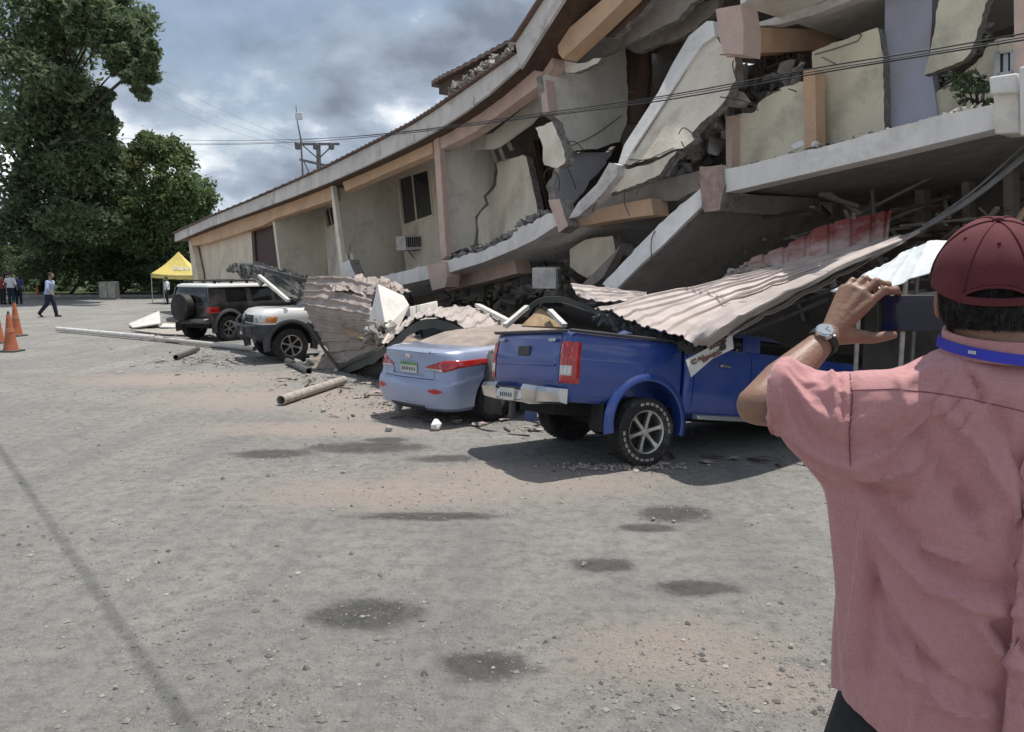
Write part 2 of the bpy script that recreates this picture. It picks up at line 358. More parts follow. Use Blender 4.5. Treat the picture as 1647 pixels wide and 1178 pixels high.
# loose stones, uncountable
def rand_island_mat(name, cols, rough=0.95):
    m_ = bpy.data.materials.new(name); m_.use_nodes = True; t = m_.node_tree; b = t.nodes['Principled BSDF']; b.inputs['Roughness'].default_value = rough
    g_ = t.nodes.new('ShaderNodeNewGeometry'); r_ = t.nodes.new('ShaderNodeValToRGB'); t.links.new(g_.outputs['Random Per Island'], r_.inputs[0])
    r_.color_ramp.elements[0].color = (*cols[0], 1); r_.color_ramp.elements[1].color = (*cols[-1], 1)
    for i, c in enumerate(cols[1:-1]): q = r_.color_ramp.elements.new((i + 1) / (len(cols) - 1)); q.color = (*c, 1)
    t.links.new(r_.outputs[0], b.inputs['Base Color']); return m_
def scatter_stones(name, P, S, m_, label):
    n = len(P); base = np.array([(1, 0, 0), (-1, 0, 0), (0, 1, 0), (0, -1, 0), (0, 0, 1), (0, 0, -.6)], float)
    tri = np.array([(0, 2, 4), (2, 1, 4), (1, 3, 4), (3, 0, 4), (2, 0, 5), (1, 2, 5), (3, 1, 5), (0, 3, 5)])
    V = np.repeat(base[None], n, 0) * np.random.uniform(.55, 1.15, (n, 6, 1)); V[:, :, 2] *= .65
    a = np.random.uniform(0, 6.283, n); c, s_ = np.cos(a)[:, None], np.sin(a)[:, None]
    X = V[:, :, 0] * c - V[:, :, 1] * s_; Y = V[:, :, 0] * s_ + V[:, :, 1] * c
    V = np.stack([X, Y, V[:, :, 2]], -1) * S[:, None, None] + P[:, None, :]
    me = bpy.data.meshes.new(name); me.from_pydata(V.reshape(-1, 3).tolist(), [], (tri[None] + (np.arange(n) * 6)[:, None, None]).reshape(-1, 3).tolist())
    return link(name, me, m_, smooth=0, kind='stuff', label=label)
n = 60000
Y = 1 / np.random.uniform(1 / 30, 1 / 2.6, n); X = np.random.uniform(-0.72, 0.62, n) * Y
dens = np.array([noise.noise(Vector((x * 0.7, y * 0.7, 3))) + 0.6 * noise.noise(Vector((x * 2.3, y * 2.3, 9))) for x, y in zip(X, Y)])
keep = np.random.rand(n) < np.clip(0.32 + dens * 1.2, 0.06, 1)
X, Y = X[keep], Y[keep]; S = 0.0036 * (1 + np.random.pareto(2.6, len(X))); S = np.clip(S, 0, 0.028) * np.clip(0.75 + Y * 0.035, 0.8, 1.5)
scatter_stones('gravel', np.stack([X, Y, S * 0.15], 1), S, rand_island_mat('loose gravel', [(0.10, 0.097, 0.09), (0.20, 0.19, 0.175), (0.28, 0.265, 0.24), (0.40, 0.385, 0.35)]), 'loose grey gravel scattered over the dusty lot')
# crumbled masonry bits in front of the crushed cars
P = []; Sz = []
for (px, py, sx, sy, k, s0) in ((620, 640, 90, 22, 420, .018), (1000, 752, 90, 5, 300, .022), (320, 575, 90, 16, 260, .025), (560, 610, 90, 14, 240, .02), (860, 690, 90, 14, 160, .014), (240, 535, 60, 14, 120, .03), (480, 600, 120, 25, 200, .018), (1240, 1050, 80, 40, 30, .010), (1050, 1120, 120, 40, 45, .010), (700, 780, 220, 40, 200, .011)):
    for _ in range(k):
        q = G(px + random.gauss(0, sx * .6), py + random.gauss(0, sy * .6)); s_ = s0 * random.uniform(.4, 1.5); P.append((q.x, q.y, s_ * .3)); Sz.append(s_)
scatter_stones('masonry_crumbs', np.array(P), np.array(Sz), rand_island_mat('masonry crumbs', [(0.13, 0.12, 0.11), (0.30, 0.27, 0.24), (0.36, 0.30, 0.26), (0.50, 0.48, 0.44)]), 'crumbled masonry bits strewn in front of the crushed cars')
# grass verge with kerb at the far side of the lot
verge = mat('grass verge', (0.065, 0.085, 0.028), 0.95, var=0.5, vscale=1.5, bump=0.6, bscale=6, stain=(0.12, 0.11, 0.05), sscale=0.5)
mb = MB(); mb.prism([(-80, 52, 0.004), (-4, 58, 0.004), (-4, 130, 0.004), (-80, 130, 0.004)], (0, 0, 0.14)); mb.build('grass_verge', verge, smooth=0, kind='structure')
mb = MB()
mb.bar((-80, 51.8, 0.07), (-4, 57.8, 0.07), 0.3, 0.18); mb.build('kerb', M['concrete'], smooth=0, kind='structure', bevel=0.02)

# ================================================================== trees
def leafmat(name, cols):
    m_ = bpy.data.materials.new(name); m_.use_nodes = True; t = m_.node_tree; b = t.nodes['Principled BSDF']; b.inputs['Roughness'].default_value = 0.6; b.inputs['Specular IOR Level'].default_value = 0.25
    g_ = t.nodes.new('ShaderNodeNewGeometry'); r_ = t.nodes.new('ShaderNodeValToRGB'); t.links.new(g_.outputs['Random Per Island'], r_.inputs[0])
    r_.color_ramp.elements[0].color = (*cols[0], 1); r_.color_ramp.elements[1].color = (*cols[-1], 1)
    for i, c in enumerate(cols[1:-1]): q = r_.color_ramp.elements.new((i + 1) / (len(cols) - 1)); q.color = (*c, 1)
    t.links.new(r_.outputs[0], b.inputs['Base Color'])
    tr = t.nodes.new('ShaderNodeBsdfTranslucent'); t.links.new(r_.outputs[0], tr.inputs[0]); mx = t.nodes.new('ShaderNodeMixShader'); mx.inputs[0].default_value = 0.42
    o_ = t.nodes['Material Output']; t.links.new(b.outputs[0], mx.inputs[1]); t.links.new(tr.outputs[0], mx.inputs[2]); t.links.new(mx.outputs[0], o_.inputs[0]); return m_
LM = {'dark': leafmat('dark leaves', [(0.085, 0.125, 0.07), (0.14, 0.19, 0.10), (0.205, 0.26, 0.145)]),
      'mid': leafmat('green leaves', [(0.085, 0.13, 0.06), (0.145, 0.205, 0.09), (0.21, 0.27, 0.12)]),
      'light': leafmat('yellow green leaves', [(0.10, 0.13, 0.05), (0.17, 0.19, 0.08), (0.26, 0.26, 0.13)])}
bark = mat('bark', (0.055, 0.045, 0.036), 0.95, var=0.5, vscale=9, bump=0.8, bscale=20)
def leaves(C_, Rr, per, size, seed, droop=0.0):
    rs = np.random.RandomState(seed); Vs = []; 
    for c, r_ in zip(C_, Rr):
        # several sub clumps, so the outline is uneven and the crown has gaps
        k = max(4, int(per / 34)); d = rs.normal(size=(k, 3)); d /= np.linalg.norm(d, axis=1)[:, None]
        sub = np.array(c) + d * r_ * rs.uniform(.25, .78, (k, 1)) * np.array([1, 1, .85])
        for q in sub:
            m_ = int(per / k); rr = r_ * rs.uniform(.16, .40); dd = rs.normal(size=(m_, 3)); dd /= np.linalg.norm(dd, axis=1)[:, None]
            p = q + dd * rr * (rs.uniform(.3, 1.05, (m_, 1)) + (rs.rand(m_, 1) < .16) * rs.uniform(.2, .9, (m_, 1))) * np.array([1.15, 1.15, .75]); Vs.append(p)
    P_ = np.concatenate(Vs); n_ = len(P_)
    nrm = rs.normal(size=(n_, 3)) + np.array([0, -0.1, .75]); nrm /= np.linalg.norm(nrm, axis=1)[:, None]
    a = np.cross(nrm, rs.normal(size=(n_, 3))); a /= np.linalg.norm(a, axis=1)[:, None]; a[:, 2] -= droop; b = np.cross(nrm, a)
    s_ = size * rs.uniform(.6, 1.4, (n_, 1)); 
    quad = np.stack([P_ - a * s_, P_ - b * s_ * .45 + nrm * s_ * .12, P_ + a * s_, P_ + b * s_ * .45 + nrm * s_ * .12], 1)
    return quad
def tree(name, label, base, blobs, Yd, per, size, lm, seed, trunk_r=0.4, spread=1.0, group=None, jitter=1.0):
    """blobs: (px, py, r_px) seen in the photograph, each given its own distance"""
    rnd = random.Random(seed); C_ = []; Rr = []
    for (px, py, rp) in blobs:
        y = Yd + rnd.uniform(-1, 1) * spread; c = D(px, py, y); rp = rp * 1.2; C_.append(tuple(c)); Rr.append(rp * y / FPX)
        # the crown has depth: same clump again farther in
        c2 = c + Vector((rnd.uniform(-.5, .5), rnd.uniform(1.2, 2.2) * Rr[-1], rnd.uniform(-.5, .2))); C_.append(tuple(c2)); Rr.append(Rr[-1])
    q = leaves(C_, Rr, per, size, seed)
    base = Vector(base); t = thing(name, label, 'tree', base, group=group)
    q2 = q - np.array(tuple(base)); me = bpy.data.meshes.new('crown'); nq = len(q2)
    me.from_pydata(q2.reshape(-1, 3).tolist(), [], np.arange(nq * 4).reshape(-1, 4).tolist()); link('crown', me, lm, t, smooth=0)
    mb = MB(); top = Vector(C_[len(C_) // 2]); ctr = sum((Vector(c) for c in C_), Vector()) / len(C_)
    fork = base.lerp(Vector((ctr.x, ctr.y, ctr.z)), 0.55); 
    mb.tube(spl([base, base.lerp(fork, .5) + Vector((.2, 0, 0)), fork], 8), list(np.linspace(trunk_r * 1.25, trunk_r * .7, 9)), 10)
    for c in C_[::6]:
        c = Vector(c); md = fork.lerp(c, .5) + Vector((rnd.uniform(-.4, .4), rnd.uniform(-.4, .4), .3))
        mb.tube(spl([fork - Vector((0, 0, .2)), md, c], 6), list(np.linspace(trunk_r * .30, .02, 7)), 6)
    mb.build('trunk', bark, t, smooth=60); return t
tree('broadleaf_tree', 'huge dark broadleaf tree at the left edge with a branch hanging over the sky', G(-60, 474),
     [(20, 30, 60), (62, 14, 40), (104, 10, 30), (142, 12, 32), (182, 8, 30), (120, 36, 18), (148, 46, 26), (180, 44, 30), (206, 60, 20), (156, 72, 13), (182, 80, 22), (210, 88, 20), (192, 106, 16), (232, 72, 11), (226, 108, 12), (240, 90, 9), (222, 130, 10), (235, 148, 6), (206, 124, 10), (246, 70, 6), (55, 70, 36), (40, 110, 50), (70, 120, 28), (-40, 60, 90), (-40, 180, 80), (20, 80, 50), (88, 40, 16), (168, 20, 24), (200, 30, 20)],
     46, 820, 0.19, LM['dark'], 11, 0.6, 2.2)
tree('broadleaf_tree', 'dense dark tree behind the standing people, below the overhanging branch', G(70, 471),
     [(30, 200, 60), (80, 175, 40), (112, 165, 24), (138, 195, 30), (92, 150, 20), (160, 165, 9), (150, 178, 12), (80, 230, 50), (130, 230, 34), (145, 205, 20), (35, 290, 55), (100, 290, 48), (140, 275, 28), (60, 340, 50), (15, 370, 45), (110, 350, 45), (150, 160, 13), (166, 150, 8), (75, 190, 40), (110, 260, 45)],
     50, 1500, 0.19, LM['dark'], 12, 0.5, 1.2)
tree('leafy_tree', 'pale yellow green tree seen through the gap between the dark trees', G(190, 470),
     [(185, 250, 24), (205, 265, 26), (180, 290, 30), (215, 310, 30), (170, 330, 30), (200, 350, 30), (165, 245, 16), (222, 240, 14)], 58, 1000, 0.15, LM['light'], 13, 0.3, 1.0)
tree('leafy_tree', 'rounded green tree left of the roof end, behind the yellow tent', G(262, 470),
     [(243, 235, 26), (236, 222, 13), (262, 250, 28), (275, 290, 40), (298, 302, 22), (306, 330, 18), (250, 310, 42), (235, 350, 44), (275, 345, 38), (285, 380, 36), (245, 390, 45), (215, 380, 38), (200, 345, 34)], 55, 1350, 0.17, LM['mid'], 14, 0.35, 1.3)
for i, (lab, bl, lmk, yy) in enumerate((
    ('low dark bush at the left edge behind the three standing people', [(10, 415, 36), (45, 425, 36), (-30, 420, 40), (70, 405, 32)], 'dark', 57),
    ('shady bush behind the walking man', [(110, 415, 38), (145, 405, 38), (90, 400, 36), (150, 430, 30)], 'mid', 58),
    ('dark bush between the grey cabinet and the yellow tent', [(190, 420, 36), (220, 430, 34), (205, 400, 36), (240, 440, 28)], 'dark', 59),
    ('dark bush directly behind the yellow tent', [(262, 430, 32), (290, 430, 36), (320, 420, 34), (340, 400, 30), (275, 455, 24), (310, 450, 26)], 'dark', 56))):
    b0 = D(bl[0][0], 470, yy); b0.z = 0
    tree('bush', lab, b0, bl, yy, 1100, 0.16, LM[lmk], 20 + i, 0.1, 0.8, group='bushes at the far side of the lot')
# undergrowth along the far edge of the lot
rs = np.random.RandomState(15); C_ = []; Rr = []
for k in range(64):
    x = -62 + k * .92; C_.append((x, 66 + rs.uniform(-2, 4), rs.uniform(.6, 2.6))); Rr.append(rs.uniform(1.1, 2.0))
q = leaves(C_, Rr, 520, .2, 31); me = bpy.data.meshes.new('undergrowth'); me.from_pydata(q.reshape(-1, 3).tolist(), [], np.arange(len(q) * 4).reshape(-1, 4).tolist())
link('undergrowth', me, LM['dark'], smooth=0, kind='stuff', label='shady undergrowth below the trees at the far edge of the lot')
# far wood closing the horizon
rs = np.random.RandomState(5); C_ = []; Rr = []
for k in range(70):
    x = rs.uniform(-95, 10); C_.append((x, rs.uniform(80, 95), rs.uniform(1, 5))); Rr.append(rs.uniform(2.5, 4.2))
q = leaves(C_, Rr, 520, 0.42, 3); me = bpy.data.meshes.new('far_wood'); me.from_pydata(q.reshape(-1, 3).tolist(), [], np.arange(len(q) * 4).reshape(-1, 4).tolist())
link('far_wood', me, LM['dark'], smooth=0, kind='stuff', label='dark wood far behind the lot')

# ================================================================== utility pole and overhead wires
pb = D(512, 300, 48); pb.z = 0
up = thing('utility_pole', 'utility pole with cross arms and three transformers rising behind the sloping roof', 'utility pole', pb)
pz = lambda px, py: D(px, py, 48)
mb = MB(); mb.tube([pb, pz(512, 232)], [.19, .13], 12); mb.build('pole', M['steel'], up)
mb = MB(); mb.bar(pz(474, 232), pz(546, 232), .12, .14); mb.build('cross_arm', M['steel'], up)
mb = MB(); mb.bar(pz(482, 257), pz(530, 268), .12, .14); mb.build('cross_arm', M['steel'], up)
mb = MB(); mb.bar(pz(487, 234), pz(512, 256), .07, .07); mb.bar(pz(535, 234), pz(512, 256), .07, .07); mb.bar(pz(488, 258), pz(500, 285), .06, .06); mb.bar(pz(525, 266), pz(500, 285), .06, .06); mb.build('brace', M['steel'], up)
for px in (479, 508, 533):
    mb = MB(); mb.tube([pz(px, 229), pz(px, 231), pz(px, 240), pz(px, 241)], [.06, .17, .17, .1], 12); mb.build('transformer', M['steel'], up)
mp_ = thing('antenna_mast', 'thin mast with a white dish panel standing left of the utility pole', 'antenna', D(487, 300, 47))
mb = MB(); mb.tube([D(476, 170, 47), D(478, 195, 47), D(484, 225, 47), D(488, 300, 47)], [.02, .03, .05, .06], 8); mb.build('mast', M['steel'], mp_)
mb = MB(); mb.box(D(481, 187, 47), (.42, .16, .42)); mb.build('antenna_panel', M['sheetwhite'], mp_, bevel=0.03)
def wire(name, label, pts, r, sag=True):
    mb = MB(); mb.tube(spl(pts, 40), r, 6); return mb.build(name, M['wire'], smooth=60, label=label, category='cable', group='overhead cables')
wire('overhead_cable', 'upper overhead cable crossing in front of the broken facade', [D(-60, 214, 46), D(165, 222, 45), D(330, 226, 32), D(490, 224, 22.5), D(640, 213, 17.5), D(860, 184, 13.0), D(1060, 156, 10.4), D(1300, 112, 8.6), D(1480, 83, 7.7), D(1700, 45, 6.8)], .007)
wire('overhead_cable', 'lower overhead cable crossing in front of the broken facade', [D(-60, 222, 46), D(165, 232, 45), D(330, 233, 32), D(480, 229, 23), D(640, 216, 17.5), D(860, 189, 13.0), D(1060, 163, 10.4), D(1300, 121, 8.6), D(1480, 91, 7.7), D(1700, 56, 6.8)], .008)
wire('overhead_cable', 'thin middle overhead cable twisted beside the lower one', [D(-60, 224, 46.2), D(165, 231, 45.2), D(370, 231, 29), D(520, 223, 21), D(640, 214, 17.6), D(860, 187, 13.1), D(1060, 159, 10.5), D(1300, 117, 8.7), D(1480, 88, 7.8), D(1700, 51, 6.9)], .005)
for dy in (0, 18, 34):
    wire('sky_cable', ('uppermost', 'middle', 'lowest')[(0, 18, 34).index(dy)] + ' of the three faint cables slanting through the sky to the pole', [D(235 - dy * .3, 112 + dy, 80), D(330, 165 + dy * .9, 66), D(484, 232 + dy * .4, 48)], .006)['group'] = 'faint cables in the sky'
# cable bundle high overhead whose shadow crosses the lot at the left
hgt = 8.0; off = SUN_DIR * (hgt / math.tan(R(SUN_EL))) + Vector((0, 0, hgt))
a = G(5, 730); b = G(310, 1178); d = (a - b)
mb = MB(); mb.tube([b - d * 1.5 + off, b + off, a + off, a + d * .15 + off, Vector((-14, 10.5, hgt + .3))], .012, 6)
mb.build('service_cable', M['wire'], smooth=60, label='thick service cable high overhead that throws the thin dark shadow line on the lot', category='cable')
# ================================================================== the collapsed building
bl = thing('collapsed_building', 'long two storey cream building with orange beams, its left half collapsed to the ground', 'building', W3(15, 0, 0))
def rawedge(o, jg, n):
    if jg:                                  # the broken rim shows bare masonry
        o.data.materials.append(M['raw'])
        for k in range(2, len(o.data.polygons)): o.data.polygons[k].material_index = 1
    return o
def FP(poly, n): return [F(p[0], p[1], n if not callable(n) else n(p[0], p[1])) for p in poly]
def fpoly(name, poly, n, th, m_, parent=bl, bevel=0.0, jg=None, **kw):
    if jg: poly = jag(poly, jg[0], jg[1], len(poly) * 7 + int(poly[0][0]), True)
    mb = MB(); mb.prism(FP(poly, n), NN * th); return rawedge(mb.build(name, M[m_] if isinstance(m_, str) else m_, parent, smooth=0, bevel=bevel, **kw), jg, len(poly))
def tpoly(name, poly, t, th, m_, parent=bl, jg=None, **kw):
    if jg: poly = jag(poly, jg[0], jg[1], len(poly) * 5 + int(poly[0][0]), True)
    mb = MB(); mb.prism([T(p[0], p[1], t) for p in poly], UU * (-th)); return rawedge(mb.build(name, M[m_] if isinstance(m_, str) else m_, parent, smooth=0, **kw), jg, len(poly))
# ---- roof: top line and bottom line of the eave board
RT = [(281, 376), (340, 349), (400, 325), (470, 295), (530, 268), (580, 243), (620, 223), (665, 200), (700, 178), (745, 147), (785, 119), (832, 86)]
RB = [(281, 389), (340, 364), (400, 343), (470, 317), (530, 293), (580, 271), (620, 252), (665, 230), (700, 211), (745, 182), (785, 152), (834, 108)]
RT2 = [(829, 70), (850, 38), (872, 4), (892, -28), (925, -80)]; RB2 = [(836, 111), (858, 76), (880, 41), (906, 0), (940, -55)]
EN = -.42
def eave(top, bot, nm):
    en = EN if nm == 'a' else EN - .14
    tp = pl(FP(top, en), 44); bt = pl(FP(bot, en), 44)
    mb = MB(); ring = [[tp[i], bt[i], bt[i] + NN * .07, tp[i] + NN * .07] for i in range(45)]; mb.loft(ring)
    mb.build('fascia', M['fascia'], bl, smooth=30)
    # corrugated sheet running up from the eave
    ts = [p + Vector((0, 0, .03)) for p in tp]; mb = MB(); dense = pl(ts, 44 * 12)
    prof = [Vector((0, 0, .022 * max(0, math.sin(i * 2 * math.pi / 8)))) for i in range(len(dense))]
    rr = [[dense[i] + prof[i] - NN * .12, dense[i] + prof[i] + NN * 5 + Vector((0, 0, .55)), dense[i] + prof[i] + NN * 10.6 + Vector((0, 0, 1.0))] for i in range(len(dense))]
    low = [[q - Vector((0, 0, .03)) for q in r_] for r_ in rr]
    b = MB(); b.loft(rr, caps=False, closed=False); b.loft(low, caps=False, closed=False); n_ = len(rr) * 3
    for i in range(len(rr) - 1): b.f.append([i * 3, (i + 1) * 3, n_ + (i + 1) * 3, n_ + i * 3])
    b.build('roof_sheet', M['roofred'], bl, smooth=30)
    # soffit board
    mb = MB(); mb.loft([[bt[i] + NN * .075 + Vector((0, 0, .02)), bt[i] + NN * .9 + Vector((0, 0, .03)), bt[i] + NN * .9 + Vector((0, 0, .07)), bt[i] + NN * .075 + Vector((0, 0, .06))] for i in range(45)])
    mb.build('soffit', M['brown'], bl)
eave(RT, RB, 'a'); eave(RT2, RB2, 'b')
# brackets hanging at the eave joints
for p in ((610, 250), (665, 230), (760, 172)):
    mb = MB(); q = F(p[0], p[1], EN - .02); mb.box(q + Vector((0, 0, .1)), (.05, .05, .22)); mb.build('bracket', M['fascia'], bl)
# upper piece of roof, torn, behind the eave
ur = [(694, 132), (712, 121), (735, 110), (770, 91), (800, 75), (828, 60), (832, 72), (820, 90), (790, 112), (765, 126), (740, 140), (722, 153), (706, 152), (706, 142), (694, 140)]
up_n = lambda a, b: .4
fpoly('upper_roof', ur, up_n, 3.0, 'brown')
mb = MB(); topl = spl(FP([(694, 131), (712, 120), (735, 109), (770, 90), (800, 74), (830, 58)], .25), 60)
mb.loft([[p + Vector((0, 0, .02 * (i % 4 < 2))), p + Vector((0, 0, .02 * (i % 4 < 2) - .08)), p + NN * 3.4 + Vector((0, 0, .22 + .02 * (i % 4 < 2))), p + NN * 3.4 + Vector((0, 0, .3))] for i, p in enumerate(topl)]); mb.build('roof_sheet', M['roofred'], bl, smooth=20)
rnd = random.Random(4)
mb = MB()
for i in range(60):
    k = rnd.random(); p = F(722 + k * 105, 150 - k * 72 + rnd.uniform(-10, 2), .1 + rnd.uniform(-.2, .1)); s_ = rnd.uniform(.03, .11)
    mb.hull([p + Vector((rnd.uniform(-s_, s_), rnd.uniform(-s_, s_), rnd.uniform(-s_, s_))) for _ in range(8)])
mb.build('broken_masonry', M['rubble'], bl, smooth=0, kind='stuff')
# ---- beams under the eave
fpoly('beam', [(304, 385), (420, 340), (443, 330), (530, 292), (533, 322), (443, 352), (420, 364), (331, 392), (308, 396)], 0.0, .3, 'orange')
fpoly('beam', [(549, 286), (620, 256), (695, 218), (696, 247), (625, 277), (555, 308)], 0.0, .3, 'orange')
fpoly('beam', [(697, 216), (770, 165), (835, 112), (885, 74), (890, 108), (872, 133), (820, 172), (760, 215), (706, 242)], 0.0, .3, 'pink')
fpoly('beam', [(896, 62), (985, -14), (1030, -60), (1045, -45), (1004, 0), (951, 52), (905, 95), (898, 86)], -.05, .35, 'orange')
fpoly('ceiling_panel', [(868, 112), (880, 90), (900, 60), (900, 95), (880, 130)], .5, .1, 'darkconc')
# ---- left bays
fpoly('wall', [(306, 394), (331, 390), (408, 366), (414, 470), (330, 476), (318, 440)], .31, .2, 'beige')
fpoly('corner_column', [(303, 388), (307, 387), (318, 440), (320, 480), (314, 480)], -.02, .25, 'beige')
fpoly('door', [(407, 372), (440, 358), (453, 440), (455, 476), (414, 476)], .36, .06, 'maroon')
fpoly('door_frame', [(404, 370), (408, 369), (415, 476), (410, 476)], .30, .14, 'brown')
tpoly('wall', [(441, 353), (482, 340), (524, 324), (534, 450), (500, 462), (462, 474), (452, 440)], 10.6, .2, 'cream')
nb1 = tn(T(524, 380, 10.6))[1]
def wall_hole(outer, inner, n, th, m_):
    mb = MB()
    for k in range(4):
        k2 = (k + 1) % 4; mb.prism(FP([outer[k], outer[k2], inner[k2], inner[k]], n), NN * th)
    return mb.build('wall', M[m_], bl, smooth=0)
def window(quad, n, mull, gm='glass', fr='beige', w_=3):
    """frame bars and panes set back in the wall; quad = tl, tr, br, bl"""
    P = FP(quad, n); mb = MB()
    for k in range(4): mb.bar(P[k], P[(k + 1) % 4], .07, .09, NN)
    fr_ = mb.build('window', M[fr], bl, smooth=0)
    tl, tr, br, bl_ = FP(quad, n + .03); ks = [0] + mull + [1]
    for i in range(len(ks) - 1):
        a, b = ks[i] + .012, ks[i + 1] - .012
        mb = MB(); mb.prism([tl.lerp(tr, a), tl.lerp(tr, b), bl_.lerp(br, b), bl_.lerp(br, a)], NN * .02); mb.build('pane', M[gm], fr_, smooth=0)
    for k in mull:
        mb = MB(); mb.bar(tl.lerp(tr, k), bl_.lerp(br, k), .06, .06, NN); mb.build('mullion', M[fr], fr_, smooth=0)
wall_hole([(518, 322), (540, 314), (566, 450), (530, 462)], [(522, 336), (537, 330), (543, 361), (528, 366)], nb1, .2, 'creamgrey')
window([(522, 336), (537, 330), (543, 361), (528, 366)], nb1 + .02, [.5])
# fin at the third bay
tpoly('wall', [(534, 294), (549, 289), (556, 307), (640, 270), (650, 330), (660, 436), (630, 446), (578, 449), (574, 443), (566, 404), (563, 392), (561, 408), (547, 404), (540, 340)], 15.6, .2, 'cream')
fpoly('column', [(530, 293), (534, 293), (547, 390), (554, 446), (549, 450), (542, 390)], -.03, .12, 'cream')
fpoly('wall_stub', [(549, 424), (562, 418), (572, 446), (553, 450)], -.25, .3, 'white', jg=(1, 7))
nb2 = tn(T(638, 330, 15.6))[1]
wall_hole([(634, 262), (698, 236), (716, 430), (655, 452)], [(641, 287), (690, 271), (698, 347), (649, 364)], nb2, .2, 'beige')
window([(641, 287), (690, 271), (698, 347), (649, 364)], nb2 + .03, [.47])
# cracked wall right of the salmon column
fpoly('column', [(697, 222), (705, 219), (711, 300), (718, 412), (710, 418), (703, 320)], -.04, .14, 'pink')
tpoly('wall', [(706, 240), (762, 226), (792, 214), (792, 240), (795, 256), (796, 272), (793, 298), (785, 308), (777, 316), (781, 328), (772, 338), (764, 349), (766, 366), (764, 380), (762, 394), (740, 402), (719, 410)], 21.6, .2, 'creamgrey', jg=(.7, 8))
nb3 = tn(T(800, 300, 21.6))[1]
fpoly('wall', [(798, 262), (820, 256), (842, 250), (847, 252), (852, 280), (858, 310), (866, 348), (840, 366), (800, 386), (771, 398), (769, 372), (768, 351), (776, 340), (787, 329), (783, 317), (793, 306), (798, 298), (801, 276)], lambda a, b: nb3 - .25 + .004 * (800 - a), .2, 'cream', jg=(1.0, 9))
fpoly('ceiling_panel', [(792, 214), (872, 150), (876, 172), (850, 200), (800, 236), (790, 240), (706, 244), (720, 236)], 1.0, .1, 'creamgrey')
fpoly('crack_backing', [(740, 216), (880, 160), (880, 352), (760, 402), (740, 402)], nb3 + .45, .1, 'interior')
fpoly('door_frame', [(845, 232), (858, 226), (868, 280), (880, 330), (884, 352), (868, 352), (858, 300)], nb3 - .2, .15, 'brown')
fpoly('door', [(858, 226), (874, 222), (888, 300), (892, 346), (884, 350), (868, 280)], nb3 + .1, .08, 'brown')
for a, b, wd in (((800, 226), (812, 258), .09), ((786, 222), (800, 262), .08), ((812, 214), (824, 242), .10), ((790, 240), (840, 205), .06)):
    mb = MB(); mb.bar(F(*a, nb3 - .6), F(*b, nb3 - .5), wd, wd); mb.build('broken_stud', M['concrete'], bl)
# ---- floor slab of the left half, its edge jagged
Ltop = jag([(688, 430), (720, 419), (745, 412), (790, 398), (818, 383), (834, 366), (850, 362), (870, 350), (893, 340)], 2.2, 5, 3)
fpoly('floor_slab', Ltop + [(897, 362), (860, 386), (831, 400), (775, 423), (715, 441), (690, 449)], -.30, 3.4, 'white')
Ltop2 = jag([(566, 462), (590, 456), (625, 442), (690, 426)], 1.2, 6, 8)
fpoly('floor_slab', Ltop2 + [(690, 449), (640, 460), (612, 468), (566, 478)], -.27, 3.0, 'white')
fpoly('column_stub', [(686, 427), (716, 421), (719, 446), (716, 462), (695, 468)], -.38, .35, 'pink')
fpoly('beam', [(717, 444), (775, 428), (826, 413), (832, 440), (770, 456), (717, 468)], .35, .4, 'pink')
fpoly('column_stub', [(882, 322), (900, 320), (913, 364), (899, 374)], -.40, .3, 'pink', jg=(1, 9))
fpoly('beam', [(911, 358), (940, 342), (990, 330), (1047, 319), (1051, 346), (990, 354), (912, 368)], .25, .4, 'orange')
rnd = random.Random(9); mb = MB()
for i in range(90):
    k = rnd.random(); px = 722 + k * 165; py = interp(px, [720, 745, 790, 818, 834, 870, 893], [418, 411, 397, 382, 365, 349, 339]) - rnd.uniform(-1, 7)
    p = F(px, py, rnd.uniform(0, .5)); s_ = rnd.uniform(.03, .12)
    mb.hull([p + Vector((rnd.uniform(-s_, s_), rnd.uniform(-s_, s_), rnd.uniform(-s_, s_) * .7)) for _ in range(8)])
mb.build('broken_masonry', M['concrete'], bl, smooth=0, kind='stuff')
# ---- middle: grey cream wall and hanging fragments
tpoly('wall', [(873, 122), (904, 106), (940, 108), (1006, 76), (1010, 140), (1008, 200), (996, 228), (960, 240), (925, 243), (912, 236), (905, 200), (881, 181), (877, 150)], 25.75, .2, 'creamgrey', jg=(1.3, 8))
tpoly('wall_fragment', [(912, 240), (930, 246), (986, 243), (992, 236), (968, 272), (950, 290), (938, 310), (905, 348), (896, 330), (890, 300), (900, 276)], 25.6, .2, 'lavgrey', jg=(1.8, 8))
fpoly('column', [(868, 122), (876, 120), (883, 182), (873, 184)], -.06, .22, 'pink')
wc = fpoly('wall_fragment', [(861, 206), (887, 196), (900, 222), (907, 240), (909, 264), (895, 271), (874, 265), (872, 230)], -.25, .22, 'cream', jg=(1.4, 6))
mb = MB()
for pts in ([(915, 236), (940, 226), (962, 214), (1000, 186)], [(926, 243), (950, 241), (985, 242)], [(914, 272), (922, 292), (926, 304)]):
    mb.tube([T(a, b, 25.81) for a, b in pts], .009, 5)
mb.build('hanging_wire', M['wire'], bl)
nb4 = tn(T(1006, 130, 25.75))[1]
fpoly('door', [(1006, 74), (1042, 68), (1044, 120), (1036, 196), (1008, 200)], nb4 + .1, .1, 'brown')
fpoly('wall', [(1040, 70), (1140, 30), (1150, 250), (1000, 310), (1000, 200), (1036, 196)], nb4 + 1.2, .2, 'interior')
